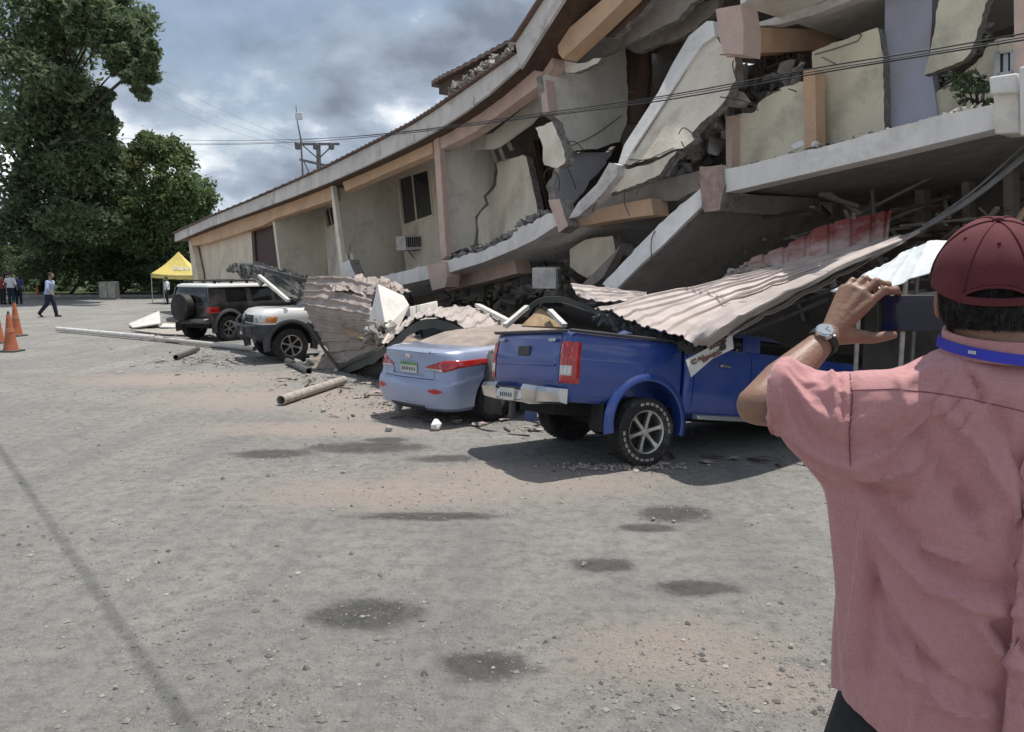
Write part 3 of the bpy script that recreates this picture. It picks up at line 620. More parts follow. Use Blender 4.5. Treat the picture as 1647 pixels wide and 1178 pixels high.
# the ceiling sagging in pieces above
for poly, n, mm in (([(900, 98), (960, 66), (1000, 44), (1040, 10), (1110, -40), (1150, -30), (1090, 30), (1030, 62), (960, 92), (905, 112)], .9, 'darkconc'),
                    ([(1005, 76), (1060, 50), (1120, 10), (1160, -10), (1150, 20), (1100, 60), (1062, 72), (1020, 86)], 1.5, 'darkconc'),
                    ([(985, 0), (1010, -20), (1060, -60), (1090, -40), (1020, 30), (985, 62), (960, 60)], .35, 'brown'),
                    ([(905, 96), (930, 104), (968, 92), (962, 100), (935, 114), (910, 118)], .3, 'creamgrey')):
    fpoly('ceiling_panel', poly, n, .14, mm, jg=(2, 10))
# ---- leaning balcony slab
tilt = lambda a, b: .75 - (b - 40) / 270 * 1.1 + (a - 1060) * .0012
face = jag([(1150, 58), (1166, 80), (1181, 90), (1184, 128), (1168, 156), (1150, 180), (1128, 196), (1112, 214), (1116, 226), (1098, 238), (1087, 240)], 1.6, 6, 2) + jag([(1087, 240), (1060, 252), (1036, 258), (1011, 266)], 1.2, 6, 4) + [(1003, 262), (1020, 236), (1064, 168), (1098, 116), (1128, 70)]
rawedge(fpoly('fallen_slab', face, lambda a, b: tilt(a, b) + .07, .20, 'cream'), True, 0)
fpoly('fallen_slab_edge', [(1137, 34), (1147, 34), (1150, 58), (1130, 71), (1098, 117), (1064, 170), (1018, 240), (1005, 264), (994, 264), (1004, 233), (1059, 148), (1081, 104), (1108, 58)], tilt, .34, 'white')
mb = MB(); mb.tube([F(1118, 92, tilt(1118, 92) + .055), F(1068, 170, tilt(1068, 170) + .055), F(1016, 250, tilt(1016, 250) + .055)], .008, 5); mb.tube([F(1010, 257, tilt(1010, 257) + .05), F(1040, 258, tilt(1040, 258) + .05), F(1084, 238, tilt(1084, 238) + .05)], .007, 5); mb.build('crack_line', M['wire'], bl)
low = jag([(1088, 243), (1074, 262), (1062, 280), (1030, 296), (1004, 303), (981, 313), (962, 314)], 1.8, 5, 6)
fpoly('fallen_slab', [(996, 270), (1011, 272), (1050, 263)] + low + [(968, 306), (980, 292)], lambda a, b: -.15, .22, 'cream', jg=(1.0, 6))
fpoly('fallen_slab_edge', [(980, 262), (993, 266), (992, 282), (972, 308), (955, 326), (930, 348), (914, 352), (930, 326), (960, 296)], -.32, .25, 'fascia')
fpoly('tilted_slab', [(958, 318), (1000, 306), (1040, 297), (1086, 284), (1124, 274), (1127, 304), (1090, 322), (1047, 326), (990, 334), (940, 345)], lambda a, b: .5, 2.0, 'darkconc', jg=(1.0, 20))
# rubble heap spilling between slab and right wall
rnd = random.Random(12); mb = MB()
for i in range(170):
    px = rnd.uniform(1080, 1190); py = interp(px, [1080, 1190], [262, 150]) + rnd.uniform(-40, 50); p = F(px, py, rnd.uniform(.9, 2.2)); s_ = rnd.uniform(.05, .24)
    mb.hull([p + Vector((rnd.uniform(-s_, s_), rnd.uniform(-s_, s_), rnd.uniform(-s_, s_))) for _ in range(9)])
mb.build('broken_masonry', M['concrete'], bl, smooth=0, kind='stuff')
# hanging floor slab: white edge, dirty underside
D2t = jag([(1127, 303), (1094, 330), (1060, 362), (1015, 408), (969, 457)], .9, 9, 5); D2b = [(986, 470), (1030, 426), (1062, 398), (1100, 360), (1129, 332)]
fpoly('hanging_slab', D2t + D2b, lambda a, b: -.2 - (b - 303) / 160 * .5, 3.6, 'white')
pd = FP([(985, 472), (1030, 428), (1062, 400), (1100, 362), (1130, 334)], lambda a, b: -.19 - (b - 303) / 160 * .5)
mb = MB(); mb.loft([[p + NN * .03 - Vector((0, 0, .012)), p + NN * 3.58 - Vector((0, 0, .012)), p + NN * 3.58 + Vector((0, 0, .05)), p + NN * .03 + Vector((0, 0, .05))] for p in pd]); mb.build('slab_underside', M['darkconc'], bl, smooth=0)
# ---- right half
S_t = jag([(1163, 273), (1200, 265), (1258, 251), (1344, 232), (1424, 208), (1504, 188), (1594, 169), (1700, 146)], 1.0, 14, 5)
fpoly('balcony_slab', S_t + [(1700, 184), (1594, 209), (1424, 250), (1262, 288), (1162, 311)], -.30, .34, 'white')
pd = FP([(1162, 309), (1262, 286), (1424, 248), (1594, 207), (1700, 182)], .05)
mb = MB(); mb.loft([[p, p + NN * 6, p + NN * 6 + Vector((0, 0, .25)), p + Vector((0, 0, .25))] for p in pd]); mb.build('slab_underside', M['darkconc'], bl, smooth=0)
mb = MB(); pr = FP(S_t, -.1); rnd = random.Random(3)
for p in pr:
    for _ in range(3):
        q = p + Vector((rnd.uniform(-.15, .15), rnd.uniform(-.1, .1), .02)) + NN * rnd.uniform(0, .35); s_ = rnd.uniform(.012, .05); mb.hull([q + Vector((rnd.uniform(-s_, s_), rnd.uniform(-s_, s_), rnd.uniform(-s_, s_) * .7)) for _ in range(8)])
mb.build('broken_masonry', M['rubble'], bl, smooth=0, kind='stuff')
for p, s_ in (((1284, 234), .1), ((1312, 232), .06)):
    mb = MB(); c = F(*p, -.1); mb.hull([c + Vector((rnd.uniform(-s_, s_), rnd.uniform(-s_, s_), rnd.uniform(-s_, s_))) for _ in range(12)]); mb.build('broken_chunk', M['white'], bl, smooth=0)
fpoly('column_stub', [(1125, 268), (1160, 266), (1164, 300), (1158, 338), (1132, 342), (1127, 310)], -.36, .4, mat('spalled column', (0.40, 0.29, 0.24), .95, var=.4, vscale=5, bump=.8, bscale=16, stain=(.25, .21, .18), sscale=4), jg=(1, 9))
tpoly('cross_beam', [(1162, 313), (1240, 315), (1318, 319), (1318, 347), (1240, 345), (1160, 340)], 30.15, .3, 'darkconc')
fpoly('column_stub', [(1151, 15), (1172, 11), (1190, 8), (1196, 44), (1195, 88), (1163, 86), (1157, 60)], -.35, .4, 'pink')
tpoly('beam', [(1195, 44), (1270, 46), (1342, 49), (1352, 60), (1330, 80), (1260, 84), (1194, 86)], 29.95, .3, 'orange')
fpoly('upper_slab', [(1186, -110), (1430, -210), (1430, -165), (1191, 8)], -.30, .3, 'white')
pd = FP([(1191, 9), (1300, -40), (1432, -110)], 0.02)
mb = MB(); mb.loft([[p, p + NN * 5, p + NN * 5 + Vector((0, 0, .22)), p + Vector((0, 0, .22))] for p in pd]); mb.build('slab_underside', M['creamgrey'], bl, smooth=0)
fpoly('upper_slab', [(1196, 43), (1240, 30), (1300, 12), (1420, -34), (1420, -20), (1310, 24), (1250, 40)], 1.0, .2, 'fascia')
# balcony back walls, broken
fpoly('wall', [(1177, 186), (1213, 180), (1222, 164), (1238, 152), (1262, 140), (1297, 128), (1298, 250), (1240, 264), (1175, 275)], 1.0, .18, 'yellow', jg=(1.6, 6))
fpoly('column', [(1167, 188), (1178, 186), (1177, 276), (1168, 276)], .8, .25, 'pink')
fpoly('column', [(1292, 114), (1311, 111), (1313, 234), (1294, 240)], .9, .25, 'orange')
fpoly('wall', [(1306, 84), (1340, 70), (1384, 54), (1412, 44), (1420, 90), (1423, 212), (1312, 236)], 1.3, .18, 'yellow', jg=(1.0, 10))
mb = MB(); mb.tube([F(a, b, 1.28) for a, b in ((1310, 88), (1345, 78), (1380, 66), (1386, 56))], .007, 5); mb.tube([F(a, b, 1.28) for a, b in ((1322, 92), (1345, 104))], .005, 5); mb.build('crack_line', M['wire'], bl)
fpoly('wall', [(1424, -40), (1500, -70), (1499, 30), (1494, 92), (1502, 140), (1509, 194), (1432, 212), (1422, 120)], 1.5, .18, 'lavender')
fpoly('wall', [(1521, -60), (1600, -90), (1588, 0), (1576, 40), (1562, 84), (1548, 98), (1530, 106), (1508, 114), (1487, 121), (1500, 62)], lambda a, b: 1.15 + (a - 1540) * .002, .15, 'yellow', jg=(1.6, 7))
fpoly('wall', [(1504, 150), (1522, 140), (1545, 122), (1560, 108), (1576, 96), (1592, 70), (1606, 62), (1606, 196), (1508, 200)], 1.55, .18, 'yellow', jg=(1.8, 6))
fpoly('wall', [(1632, 66), (1700, 40), (1700, 200), (1630, 204)], 1.5, .18, 'yellow')
fpoly('wall', [(1606, 62), (1632, 60), (1632, 80), (1606, 84)], 1.5, .18, 'yellow')
fpoly('wall', [(1606, 122), (1632, 120), (1632, 200), (1606, 202)], 1.5, .18, 'yellow')
window([(1606, 84), (1632, 80), (1632, 119), (1606, 123)], 1.55, [.5], 'greenglass', 'alu')
fpoly('column', [(1630, -60), (1664, -70), (1664, 130), (1632, 130)], .5, .3, 'pink')
mb = MB()  # broken lattice in the gap between the two walls
rnd = random.Random(8)
for i in range(34):
    k = rnd.random(); a = (1510 + k * 80, 140 - k * 90 + rnd.uniform(-12, 12)); b = (a[0] + rnd.uniform(-14, 14), a[1] + rnd.uniform(-18, 18)); mb.bar(F(*a, 1.7), F(*b, 1.8 + rnd.uniform(0, .3)), .05, .03)
mb.build('broken_lath', M['concrete'], bl, smooth=0, kind='stuff')
# corner parapet
mb = MB(); mb.prism(FP([(1590, 124), (1636, 117), (1640, 146), (1636, 149), (1592, 152)], -.62), NN * .5); mb.build('parapet_cap', M['white'], bl, bevel=.02)
mb = MB(); mb.prism(FP([(1597, 151), (1638, 149), (1641, 214), (1599, 216)], -.52), NN * .4); mb.build('parapet_post', M['creamgrey'], bl, bevel=.02)
mb = MB(); mb.prism(FP([(1638, 108), (1720, 92), (1720, 205), (1640, 219)], -.72), NN * .6); mb.build('parapet', M['white'], bl, bevel=.02)
# ---- rear shell so the rooms are dark
def shell(name, t0, t1, n, z0, z1, mm): mb = MB(); mb.prism([W3(t0, n, z0), W3(t1, n, z0), W3(t1, n, z1), W3(t0, n, z1)], NN * .25); return mb.build(name, M[mm], bl, smooth=0)
shell('rear_wall', 0, 27.5, 9.4, 0, 5.0, 'beige'); shell('rear_wall', 27.6, 40, 9.4, 0, 6.75, 'beige')
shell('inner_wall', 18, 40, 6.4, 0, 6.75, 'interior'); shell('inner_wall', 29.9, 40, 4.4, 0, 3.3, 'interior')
mb = MB(); mb.prism([W3(40, 0, 0), W3(40, 9.6, 0), W3(40, 9.6, 6.6), W3(40, 0, 6.6)], UU * .25); mb.build('end_wall', M['beige'], bl, smooth=0)
mb = MB(); mb.prism([W3(-.3, 0.3, 0), W3(-.3, 9.6, 0), W3(-.3, 9.6, 3.7), W3(-.3, 0.3, 3.1)], UU * .25); mb.build('end_wall', M['beige'], bl, smooth=0)
mb = MB(); mb.prism([W3(26.0, 1.0, 6.75), W3(40, 1.0, 6.75), W3(40, 9.7, 6.75), W3(26.0, 9.7, 6.75)], Vector((0, 0, .25))); mb.build('roof_slab', M['darkconc'], bl, smooth=0)
# ground floor columns and strewn studs in the dark
for px, wd, n in ((1330, 14, 3.6), (1395, 10, 3.8), (1470, 14, 3.5), (1545, 12, 3.6), (1612, 16, 3.3)):
    fpoly('column', [(px, 235), (px + wd, 235), (px + wd + 4, 430), (px + 4, 430)], n, .25, 'darkconc')
rnd = random.Random(21); mb = MB(); mb2 = MB()
for i in range(150):
    px = rnd.uniform(1180, 1640); py = rnd.uniform(330, 470); n = rnd.uniform(1.5, 3.6); p = F(px, py, n)
    if p.z < .05: continue
    q = p + Vector((rnd.gauss(0, .5), rnd.gauss(0, .5), rnd.gauss(0, .35))); (mb2 if i % 3 else mb).bar(p, q, rnd.uniform(.02, .09), rnd.uniform(.02, .06))
mb.build('broken_timber', M['brown'], bl, smooth=0, kind='stuff'); mb2.build('broken_studs', M['darkconc'], bl, smooth=0, kind='stuff')
# tangled bars under the upper beam
mb = MB(); mb2 = MB()
for i in range(60):
    px = rnd.uniform(1190, 1298); py = rnd.uniform(88, 170); n = rnd.uniform(1.4, 2.4); p = F(px, py, n)
    pts = [p]
    for k in range(3): pts.append(pts[-1] + Vector((rnd.gauss(0, .12), rnd.gauss(0, .12), rnd.gauss(-.12, .12))))
    mb.tube(spl(pts, 6), rnd.choice((.012, .02, .03)), 5)
for i in range(70):
    px = rnd.uniform(1186, 1290); py = interp(px, [1186, 1290], [185, 130]) + rnd.uniform(-35, 18); p = F(px, py, rnd.uniform(1.3, 2.3)); s_ = rnd.uniform(.05, .2); mb2.hull([p + Vector((rnd.uniform(-s_, s_), rnd.uniform(-s_, s_), rnd.uniform(-s_, s_))) for _ in range(9)])
mb.build('tangled_rebar', M['rust'], bl, kind='stuff'); mb2.build('broken_masonry', M['concrete'], bl, smooth=0, kind='stuff')
# debris under the left slab and between the slabs
mb = MB(); mb2 = MB()
for i in range(240):
    px = rnd.uniform(720, 1010); top = interp(px, [720, 835, 900, 1010], [455, 425, 380, 345]); py = rnd.uniform(top, 500); n = rnd.uniform(.8, 3.0); p = F(px, py, n)
    if p.z < .03: continue
    if i % 4 == 0: mb.bar(p, p + Vector((rnd.gauss(0, .4), rnd.gauss(0, .4), rnd.gauss(0, .3))), rnd.uniform(.02, .1), rnd.uniform(.02, .06))
    else:
        s_ = rnd.uniform(.06, .3); mb2.hull([p + Vector((rnd.uniform(-s_, s_), rnd.uniform(-s_, s_), rnd.uniform(-s_, s_) * .7)) for _ in range(9)])
mb.build('broken_studs', M['steel'], bl, smooth=0, kind='stuff'); mb2.build('broken_masonry', M['concrete'], bl, smooth=0, kind='stuff')
fpoly('wall_fragment', [(916, 402), (928, 393), (942, 386), (986, 379), (990, 406), (968, 428), (945, 447), (930, 440), (917, 428)], .7, .2, 'cream', jg=(1.2, 12))
fpoly('wall_fragment', [(990, 404), (1000, 392), (970, 446), (945, 468), (936, 458), (948, 446)], .5, .2, 'darkconc')
# things on the building
def ac_unit(label, c, sz, yaw, broken=False):
    t = thing('air_conditioner', label, 'air conditioner', M=Matrix.Translation(c) @ Matrix.Rotation(yaw, 4, 'Z') @ Matrix.Rotation(.06, 4, 'X'), group='window air conditioners')
    w_, d_, h_ = sz
    mb = MB(); mb.box((0, 0, 0), (w_, d_, h_)); mb.build('casing', M['fascia'], t, local=True, bevel=.015)
    mb = MB(); mb.box((w_ / 2 + .004, 0, .02), (.008, d_ * .84, h_ * .7)); g_ = mb.build('grille', M['black'], t, local=True)
    for k in range(7):
        mb = MB(); mb.box((w_ / 2 + .012, -d_ * .36 + k * d_ * .12, .02), (.012, .02, h_ * .68)); mb.build('grille_bar', M['alu'], g_, local=False) if False else mb.build('grille_bar', M['alu'], t, local=True)
    mb = MB(); mb.bar((w_ * .2, -d_ * .4, -h_ / 2 - .02), (w_ * .2, d_ * .4, -h_ / 2 - .02), .03, .03); mb.bar((-.1, 0, -h_ / 2 - .02), (w_ * .45, 0, -h_ / 2 - .25), .03, .03); mb.build('bracket', M['steel'], t, local=True); return t
th = math.atan2(UU.y, UU.x)
ac_unit('grey window air conditioner jutting from the wall below the double window', F(658, 391, nb2 - .28), (.55, .6, .42), th)
ac_unit('white air conditioner unit lying in the debris below the fallen floor slab', F(879, 447, .2), (.5, .35, .42), th + .6)
# plant on the balcony
pc = F(1576, 176, .5); pt = thing('balcony_plant', 'small leafy plant on the balcony left of the white parapet block', 'plant', pc)
C_ = [tuple(pc + Vector((random.gauss(0, .12), random.gauss(0, .10), .06 + random.random() * .34))) for _ in range(12)]
q = leaves(C_, [.14] * 12, 50, .042, 4) - np.array(tuple(pc)); me = bpy.data.meshes.new('foliage'); me.from_pydata(q.reshape(-1, 3).tolist(), [], np.arange(len(q) * 4).reshape(-1, 4).tolist()); link('foliage', me, LM['dark'], pt, smooth=0)
mb = MB()
for c in C_: mb.tube([pc - Vector((0, 0, .2)), pc.lerp(Vector(c), .5) + Vector((0, 0, .03)), Vector(c)], .008, 5)
mb.build('stem', bark, pt)

# bent reinforcing bars sticking out of the broken edges
rnd = random.Random(31)
for i, (px, py, n) in enumerate([(1100, 236, .05), (1086, 246, .0), (1066, 256, 0), (1114, 216, .1), (1168, 158, .3), (1150, 182, .25), (1182, 120, .5), (1070, 280, -.1), (1040, 294, -.1), (1005, 303, -.1), (975, 312, -.1), (906, 232, -.1), (900, 270, -.1), (880, 268, -.1), (1010, 150, .6), (1214, 182, 1.1), (1240, 152, 1.1), (1268, 140, 1.1), (1384, 56, 1.3), (1545, 122, 1.5), (1520, 142, 1.5), (1180, 90, .6), (770, 394, 0), (830, 366, 0), (870, 350, 0), (890, 340, -.1), (1127, 305, -.1), (1060, 362, -.3), (1000, 425, -.4)]):
    p = F(px, py, n); d = Vector((rnd.gauss(0, 1), rnd.gauss(-.5, .6), rnd.gauss(-.2, .8))).normalized(); l = rnd.uniform(.25, .65)
    mb = MB(); mb.tube(spl([p - d * .1, p + d * l * .5, p + d * l * .8 + Vector((rnd.gauss(0, .08), rnd.gauss(0, .05), rnd.gauss(-.1, .1)))], 8), .009, 5); mb.build('rebar', M['rust'], bl, smooth=60)
# ================================================================== vehicles
def paint(name, col, metal=0.35, dust=(0.30, 0.27, 0.24), damt=0.25, rough=0.32):
    m_ = bpy.data.materials.new(name); m_.use_nodes = True; t = m_.node_tree; b = t.nodes['Principled BSDF']
    b.inputs['Metallic'].default_value = metal; b.inputs['Roughness'].default_value = rough; b.inputs['Coat Weight'].default_value = 0.8; b.inputs['Coat Roughness'].default_value = 0.08
    tc_ = t.nodes.new('ShaderNodeTexCoord'); nz = t.nodes.new('ShaderNodeTexNoise'); nz.inputs['Scale'].default_value = 2.2; nz.inputs['Detail'].default_value = 9; nz.inputs['Roughness'].default_value = .7; t.links.new(tc_.outputs['Object'], nz.inputs['Vector'])
    rp = t.nodes.new('ShaderNodeMapRange'); rp.inputs[1].default_value = .42; rp.inputs[2].default_value = .75; rp.inputs[3].default_value = damt * .12; rp.inputs[4].default_value = damt; t.links.new(nz.outputs['Fac'], rp.inputs[0])
    mx = t.nodes.new('ShaderNodeMix'); mx.data_type = 'RGBA'; mx.inputs['A'].default_value = (*col, 1); mx.inputs['B'].default_value = (*dust, 1); 
    gn = t.nodes.new('ShaderNodeNewGeometry'); sz = t.nodes.new('ShaderNodeSeparateXYZ'); t.links.new(gn.outputs['Normal'], sz.inputs[0])
    up_ = t.nodes.new('ShaderNodeMapRange'); up_.inputs[1].default_value = .35; up_.inputs[2].default_value = .95; up_.inputs[3].default_value = 0; up_.inputs[4].default_value = .55; t.links.new(sz.outputs[2], up_.inputs[0])     # dust lies on what faces up
    um = t.nodes.new('ShaderNodeMath'); um.operation = 'MULTIPLY'; t.links.new(up_.outputs[0], um.inputs[0]); t.links.new(nz.outputs['Fac'], um.inputs[1])
    ua = t.nodes.new('ShaderNodeMath'); ua.operation = 'ADD'; ua.use_clamp = True; t.links.new(um.outputs[0], ua.inputs[0]); t.links.new(rp.outputs[0], ua.inputs[1]); t.links.new(ua.outputs[0], mx.inputs['Factor']); t.links.new(mx.outputs['Result'], b.inputs['Base Color'])
    r2_ = t.nodes.new('ShaderNodeMapRange'); r2_.inputs[1].default_value = .4; r2_.inputs[2].default_value = .8; r2_.inputs[3].default_value = rough; r2_.inputs[4].default_value = min(1, rough + .4); t.links.new(nz.outputs['Fac'], r2_.inputs[0]); t.links.new(r2_.outputs[0], b.inputs['Roughness'])
    return m_
M['blue'] = paint('blue car paint', (0.008, 0.05, 0.28), .2, damt=.16); M['ltblue'] = paint('pale blue car paint', (0.32, 0.39, 0.57), .35, damt=.2)
M['blackpaint'] = paint('black car paint', (0.012, 0.012, 0.014), .1); M['whitepaint'] = paint('white car paint', (0.82, 0.82, 0.80), 0, dust=(.58, .56, .53), damt=.08)
M['darkplastic'] = mat('dark grey trim', (0.05, 0.052, 0.058), .6, var=.2); M['chrome'] = mat('chrome', (0.62, 0.61, 0.60), .16, 1.0, var=.15)
M['rim'] = mat('alloy rim', (0.50, 0.49, 0.47), .32, .9, var=.15, vscale=10); M['tyre'] = mat('tyre rubber', (0.022, 0.022, 0.023), .85, var=.3, vscale=6, stain=(0.10, 0.09, 0.08), sscale=5)
M['red'] = mat('red lamp glass', (0.42, 0.018, 0.015), .12, var=.2, vscale=20, coat=1.0); M['redbright'] = mat('red reflector', (0.50, 0.03, 0.03), .25, var=.2)
M['clear'] = mat('clear lamp glass', (0.55, 0.55, 0.52), .1, .3, var=.2, coat=1.0); M['amber'] = mat('amber lamp glass', (0.60, 0.20, 0.05), .15, coat=1.0)
M['plate'] = mat('licence plate', (0.60, 0.60, 0.56), .5, var=.1); M['green'] = mat('green print', (0.12, 0.30, 0.14), .6); M['ink'] = mat('dark print', (0.10, 0.11, 0.12), .7)
M['carglass'] = mat('car glass', (0.012, 0.014, 0.016), .06, var=.2, spec=.9); M['dustglass'] = mat('dusty rear glass', (0.33, 0.27, 0.23), .8, var=.25, vscale=3, stain=(0.22, 0.19, 0.17), sscale=4)
M['under'] = mat('underbody', (0.02, 0.02, 0.02), .9)

class Body:
    """closed body lofted from plan outlines; every outline has the same number of points, half outline mirrored"""
    NR, NC, NS = 8, 7, 46
    def __init__(s, levels): s.L = sorted(levels, key=lambda q: q['z'])
    def par(s, z):
        zs = [q['z'] for q in s.L]; return {k: float(np.interp(z, zs, [q[k] for q in s.L])) for k in s.L[0]}
    def half(s, z, u):
        """u: 0..1 rear from centre to corner, 1..2 rear corner, 2..3 side, 3..4 front corner, 4..5 front"""
        p = s.par(z); hw, cr, cf, xr, xf, br, bf, sb = (p[k] for k in ('hw', 'cr', 'cf', 'xr', 'xf', 'br', 'bf', 'sb'))
        if u <= 1: y = u * (hw - cr); x = xr + br * (y / hw) ** 2
        elif u <= 2:
            a = (u - 1) * math.pi / 2; x0 = xr + br * ((hw - cr) / hw) ** 2; x = x0 + cr * (1 - math.cos(a)); y = hw - cr + cr * math.sin(a)
        elif u <= 3:
            xa = xr + br * ((hw - cr) / hw) ** 2 + cr; xb = xf - bf * ((hw - cf) / hw) ** 2 - cf; x = xa + (xb - xa) * (u - 2); y = hw
        elif u <= 4:
            a = (u - 3) * math.pi / 2; x0 = xf - bf * ((hw - cf) / hw) ** 2 - cf; x = x0 + cf * math.sin(a); y = hw - cf + cf * math.cos(a)
        else: y = (5 - u) * (hw - cf); x = xf - bf * (y / hw) ** 2
        if sb: xm = (xr + xf) / 2; y *= 1 - sb * ((x - xm) / ((xf - xr) / 2)) ** 2
        return Vector((x, y, z))
    def us(s):
        return [i / s.NR for i in range(s.NR)] + [1 + i / s.NC for i in range(s.NC)] + [2 + i / s.NS for i in range(s.NS)] + [3 + i / s.NC for i in range(s.NC)] + [4 + i / s.NR for i in range(s.NR + 1)]
    def mesh(s, z0, z1, nz, sc=1.0, zs=None):
        us = s.us(); mb = MB(); rings = []
        for z in (zs or [z0 + (z1 - z0) * i / nz for i in range(nz + 1)]):
            a = [s.half(z, u) for u in us]; r_ = a + [Vector((q.x, -q.y, q.z)) for q in a[-2:0:-1]]; rings.append([q * sc for q in r_])
        mb.loft(rings); return mb
    def nrm(s, z, u):
        e_ = 1e-3; du = s.half(z, u + e_) - s.half(z, u - e_); dz = s.half(z + e_, u) - s.half(z - e_, u)
        n_ = du.cross(dz); 
        if n_.length < 1e-9: return Vector((-1, 0, 0))
        n_.normalize(); p = s.half(z, u); c = Vector(((s.par(z)['xr'] + s.par(z)['xf']) / 2, 0, z))
        return n_ if n_.dot(p - c) > 0 else -n_
    def patch(s, u0, u1, zlo, zhi, off=.012, side=-1, nu=24, nv=8, sc=1.0, th=.02):
        """piece of skin standing proud of the body; u from u0 to u1 on one side (negative u goes over to the other side of the rear)"""
        mb = MB(); o = []; 
        for layer in (off, off - th):
            for i in range(nu + 1):
                u = u0 + (u1 - u0) * i / nu; f = i / nu; a = zlo(f) if callable(zlo) else zlo; b = zhi(f) if callable(zhi) else zhi
                for j in range(nv + 1):
                    z = a + (b - a) * j / nv; au = abs(u); p = s.half(z, au) + s.nrm(z, max(au, .002)) * (layer - (0 if 0 < j < nv and 0 < i < nu else off * .5 if layer == off else 0))
                    sg = side if u >= 0 else -side; o.append(Vector((p.x, p.y * sg, p.z)) * sc)
        m1 = (nu + 1) * (nv + 1); fs = []
        for i in range(nu):
            for j in range(nv):
                q = i * (nv + 1) + j; fs.append((q, q + 1, q + nv + 2, q + nv + 1)); fs.append((m1 + q, m1 + q + nv + 1, m1 + q + nv + 2, m1 + q + 1))
        per = [i * (nv + 1) for i in range(nu + 1)] + [nu * (nv + 1) + j for j in range(1, nv + 1)] + [i * (nv + 1) + nv for i in range(nu - 1, -1, -1)] + [j for j in range(nv - 1, 0, -1)]
        for k in range(len(per)): a = per[k]; b = per[(k + 1) % len(per)]; fs.append((a, b, m1 + b, m1 + a))
        mb.add(o, fs); return mb
def wheel(parent, c, r, wd, side, rim_r, sc, spokes=6, letters=False, steer=0.0, lean=0.0):
    """axis along local y; side -1 shows its face towards -y"""
    Mx = Matrix.Translation(Vector(c) * sc) @ Matrix.Rotation(steer, 4, 'Z') @ Matrix.Rotation(lean, 4, 'X')
    r *= sc; wd *= sc; rr = rim_r * sc; s_ = side
    hub = MB()
    prof = [(rr * .99, s_ * wd * .42), (rr * 1.0, s_ * wd * .46), (rr * .93, s_ * wd * .44), (rr * .88, s_ * wd * .30), (rr * .86, -s_ * wd * .3), (rr * .99, -s_ * wd * .42)]
    hub.lathe(prof, Mx, 40)
    for k in range(spokes):
        a = 2 * math.pi * k / spokes + .3; d = Vector((math.cos(a), 0, math.sin(a))); t = Vector((-math.sin(a), 0, math.cos(a)))
        rings = []
        for f, wv, dy in ((.12, .20, .36), (.45, .15, .36), (.75, .17, .38), (.93, .26, .42)):
            p = d * rr * f; w2 = rr * wv * .62; y1 = s_ * wd * dy; y0 = s_ * wd * (dy - .16)
            rings.append([Mx @ (p + t * w2 + Vector((0, y0, 0))), Mx @ (p + t * w2 * .75 + Vector((0, y1, 0))), Mx @ (p - t * w2 * .75 + Vector((0, y1, 0))), Mx @ (p - t * w2 + Vector((0, y0, 0)))])
        hub.loft(rings)
    hub.lathe([(0.001, s_ * wd * .41), (rr * .17, s_ * wd * .40), (rr * .22, s_ * wd * .33), (rr * .22, s_ * wd * .1), (0.001, s_ * wd * .1)], Mx, 20, False)
    w_ = hub.build('wheel', M['rim'], parent, local=True, smooth=40)
    mb = MB(); mb.lathe([(rr * .90, s_ * wd * .02), (.01, s_ * wd * .02), (.01, -s_ * wd * .3), (rr * .90, -s_ * wd * .3)], Mx, 24); mb.build('brake_drum', M['under'], parent, local=True).name
    mb = MB(); tw = wd * .5
    mb.lathe([(rr * .98, -tw * .86), (rr * 1.12, -tw), (r * .90, -tw * 1.02), (r * .975, -tw * .9), (r * .985, -tw * .55), (r * .985, tw * .55), (r * .975, tw * .9), (r * .90, tw * 1.02), (rr * 1.12, tw), (rr * .98, tw * .86)], Mx, 56)
    nb = 40
    for k in range(nb):   # tread blocks
        for row, (y0, y1, sh) in enumerate(((-.95, -.55, 0), (-.48, -.03, .5), (.03, .48, 0), (.55, .95, .5))):
            a0 = 2 * math.pi * (k + sh) / nb; a1 = a0 + 2 * math.pi / nb * .66; sl = .06
            rin, ro = r * .96, r * (1.0 if row in (1, 2) else .992); vs = []
            for rad in (rin, ro):
                for a, y in ((a0, y0), (a1, y0), (a1 + sl, y1), (a0 + sl, y1)): vs.append(Mx @ Vector((rad * math.cos(a), tw * y, rad * math.sin(a))))
            mb.add(vs, [(4, 5, 6, 7), (0, 1, 5, 4), (1, 2, 6, 5), (2, 3, 7, 6), (3, 0, 4, 7)])
    ty = mb.build('tyre', M['tyre'], w_, local=False if False else True, smooth=30)
    if letters:
        mb = MB()
        for k in range(28):
            if k % 14 > 8: continue
            a0 = 2 * math.pi * k / 28; a1 = a0 + .15; rm = rr + (r - rr) * .40; rn = rr + (r - rr) * .60; y = s_ * tw * 1.035
            mb.add([Mx @ Vector((q * math.cos(a), yy, q * math.sin(a))) for yy in (y, y - s_ * .01) for q, a in ((rm, a0), (rn, a0), (rn, a1), (rm, a1))], [(0, 1, 2, 3), (4, 5, 6, 7), (0, 1, 5, 4), (1, 2, 6, 5), (2, 3, 7, 6), (3, 0, 4, 7)])
        lt = mb.build('sidewall_lettering', M['pipebrown'], w_, local=True, kind='stuff'); lt.location = Vector(lt.location) - Vector(w_.location)
    # tyre was built in vehicle coordinates: bring it under the wheel
    ty.location = Vector(ty.location) - Vector(w_.location)
    return w_
def vehicle(name, label, X, Y, yaw, pitch=0, roll=0, z=0):
    MM = Matrix.Translation((X, Y, z)) @ Matrix.Rotation(yaw, 4, 'Z') @ Matrix.Rotation(pitch, 4, 'Y') @ Matrix.Rotation(roll, 4, 'X')
    return thing(name, label, name.split('_')[-1] if name != 'pickup_truck' else 'pickup', M=MM), MM
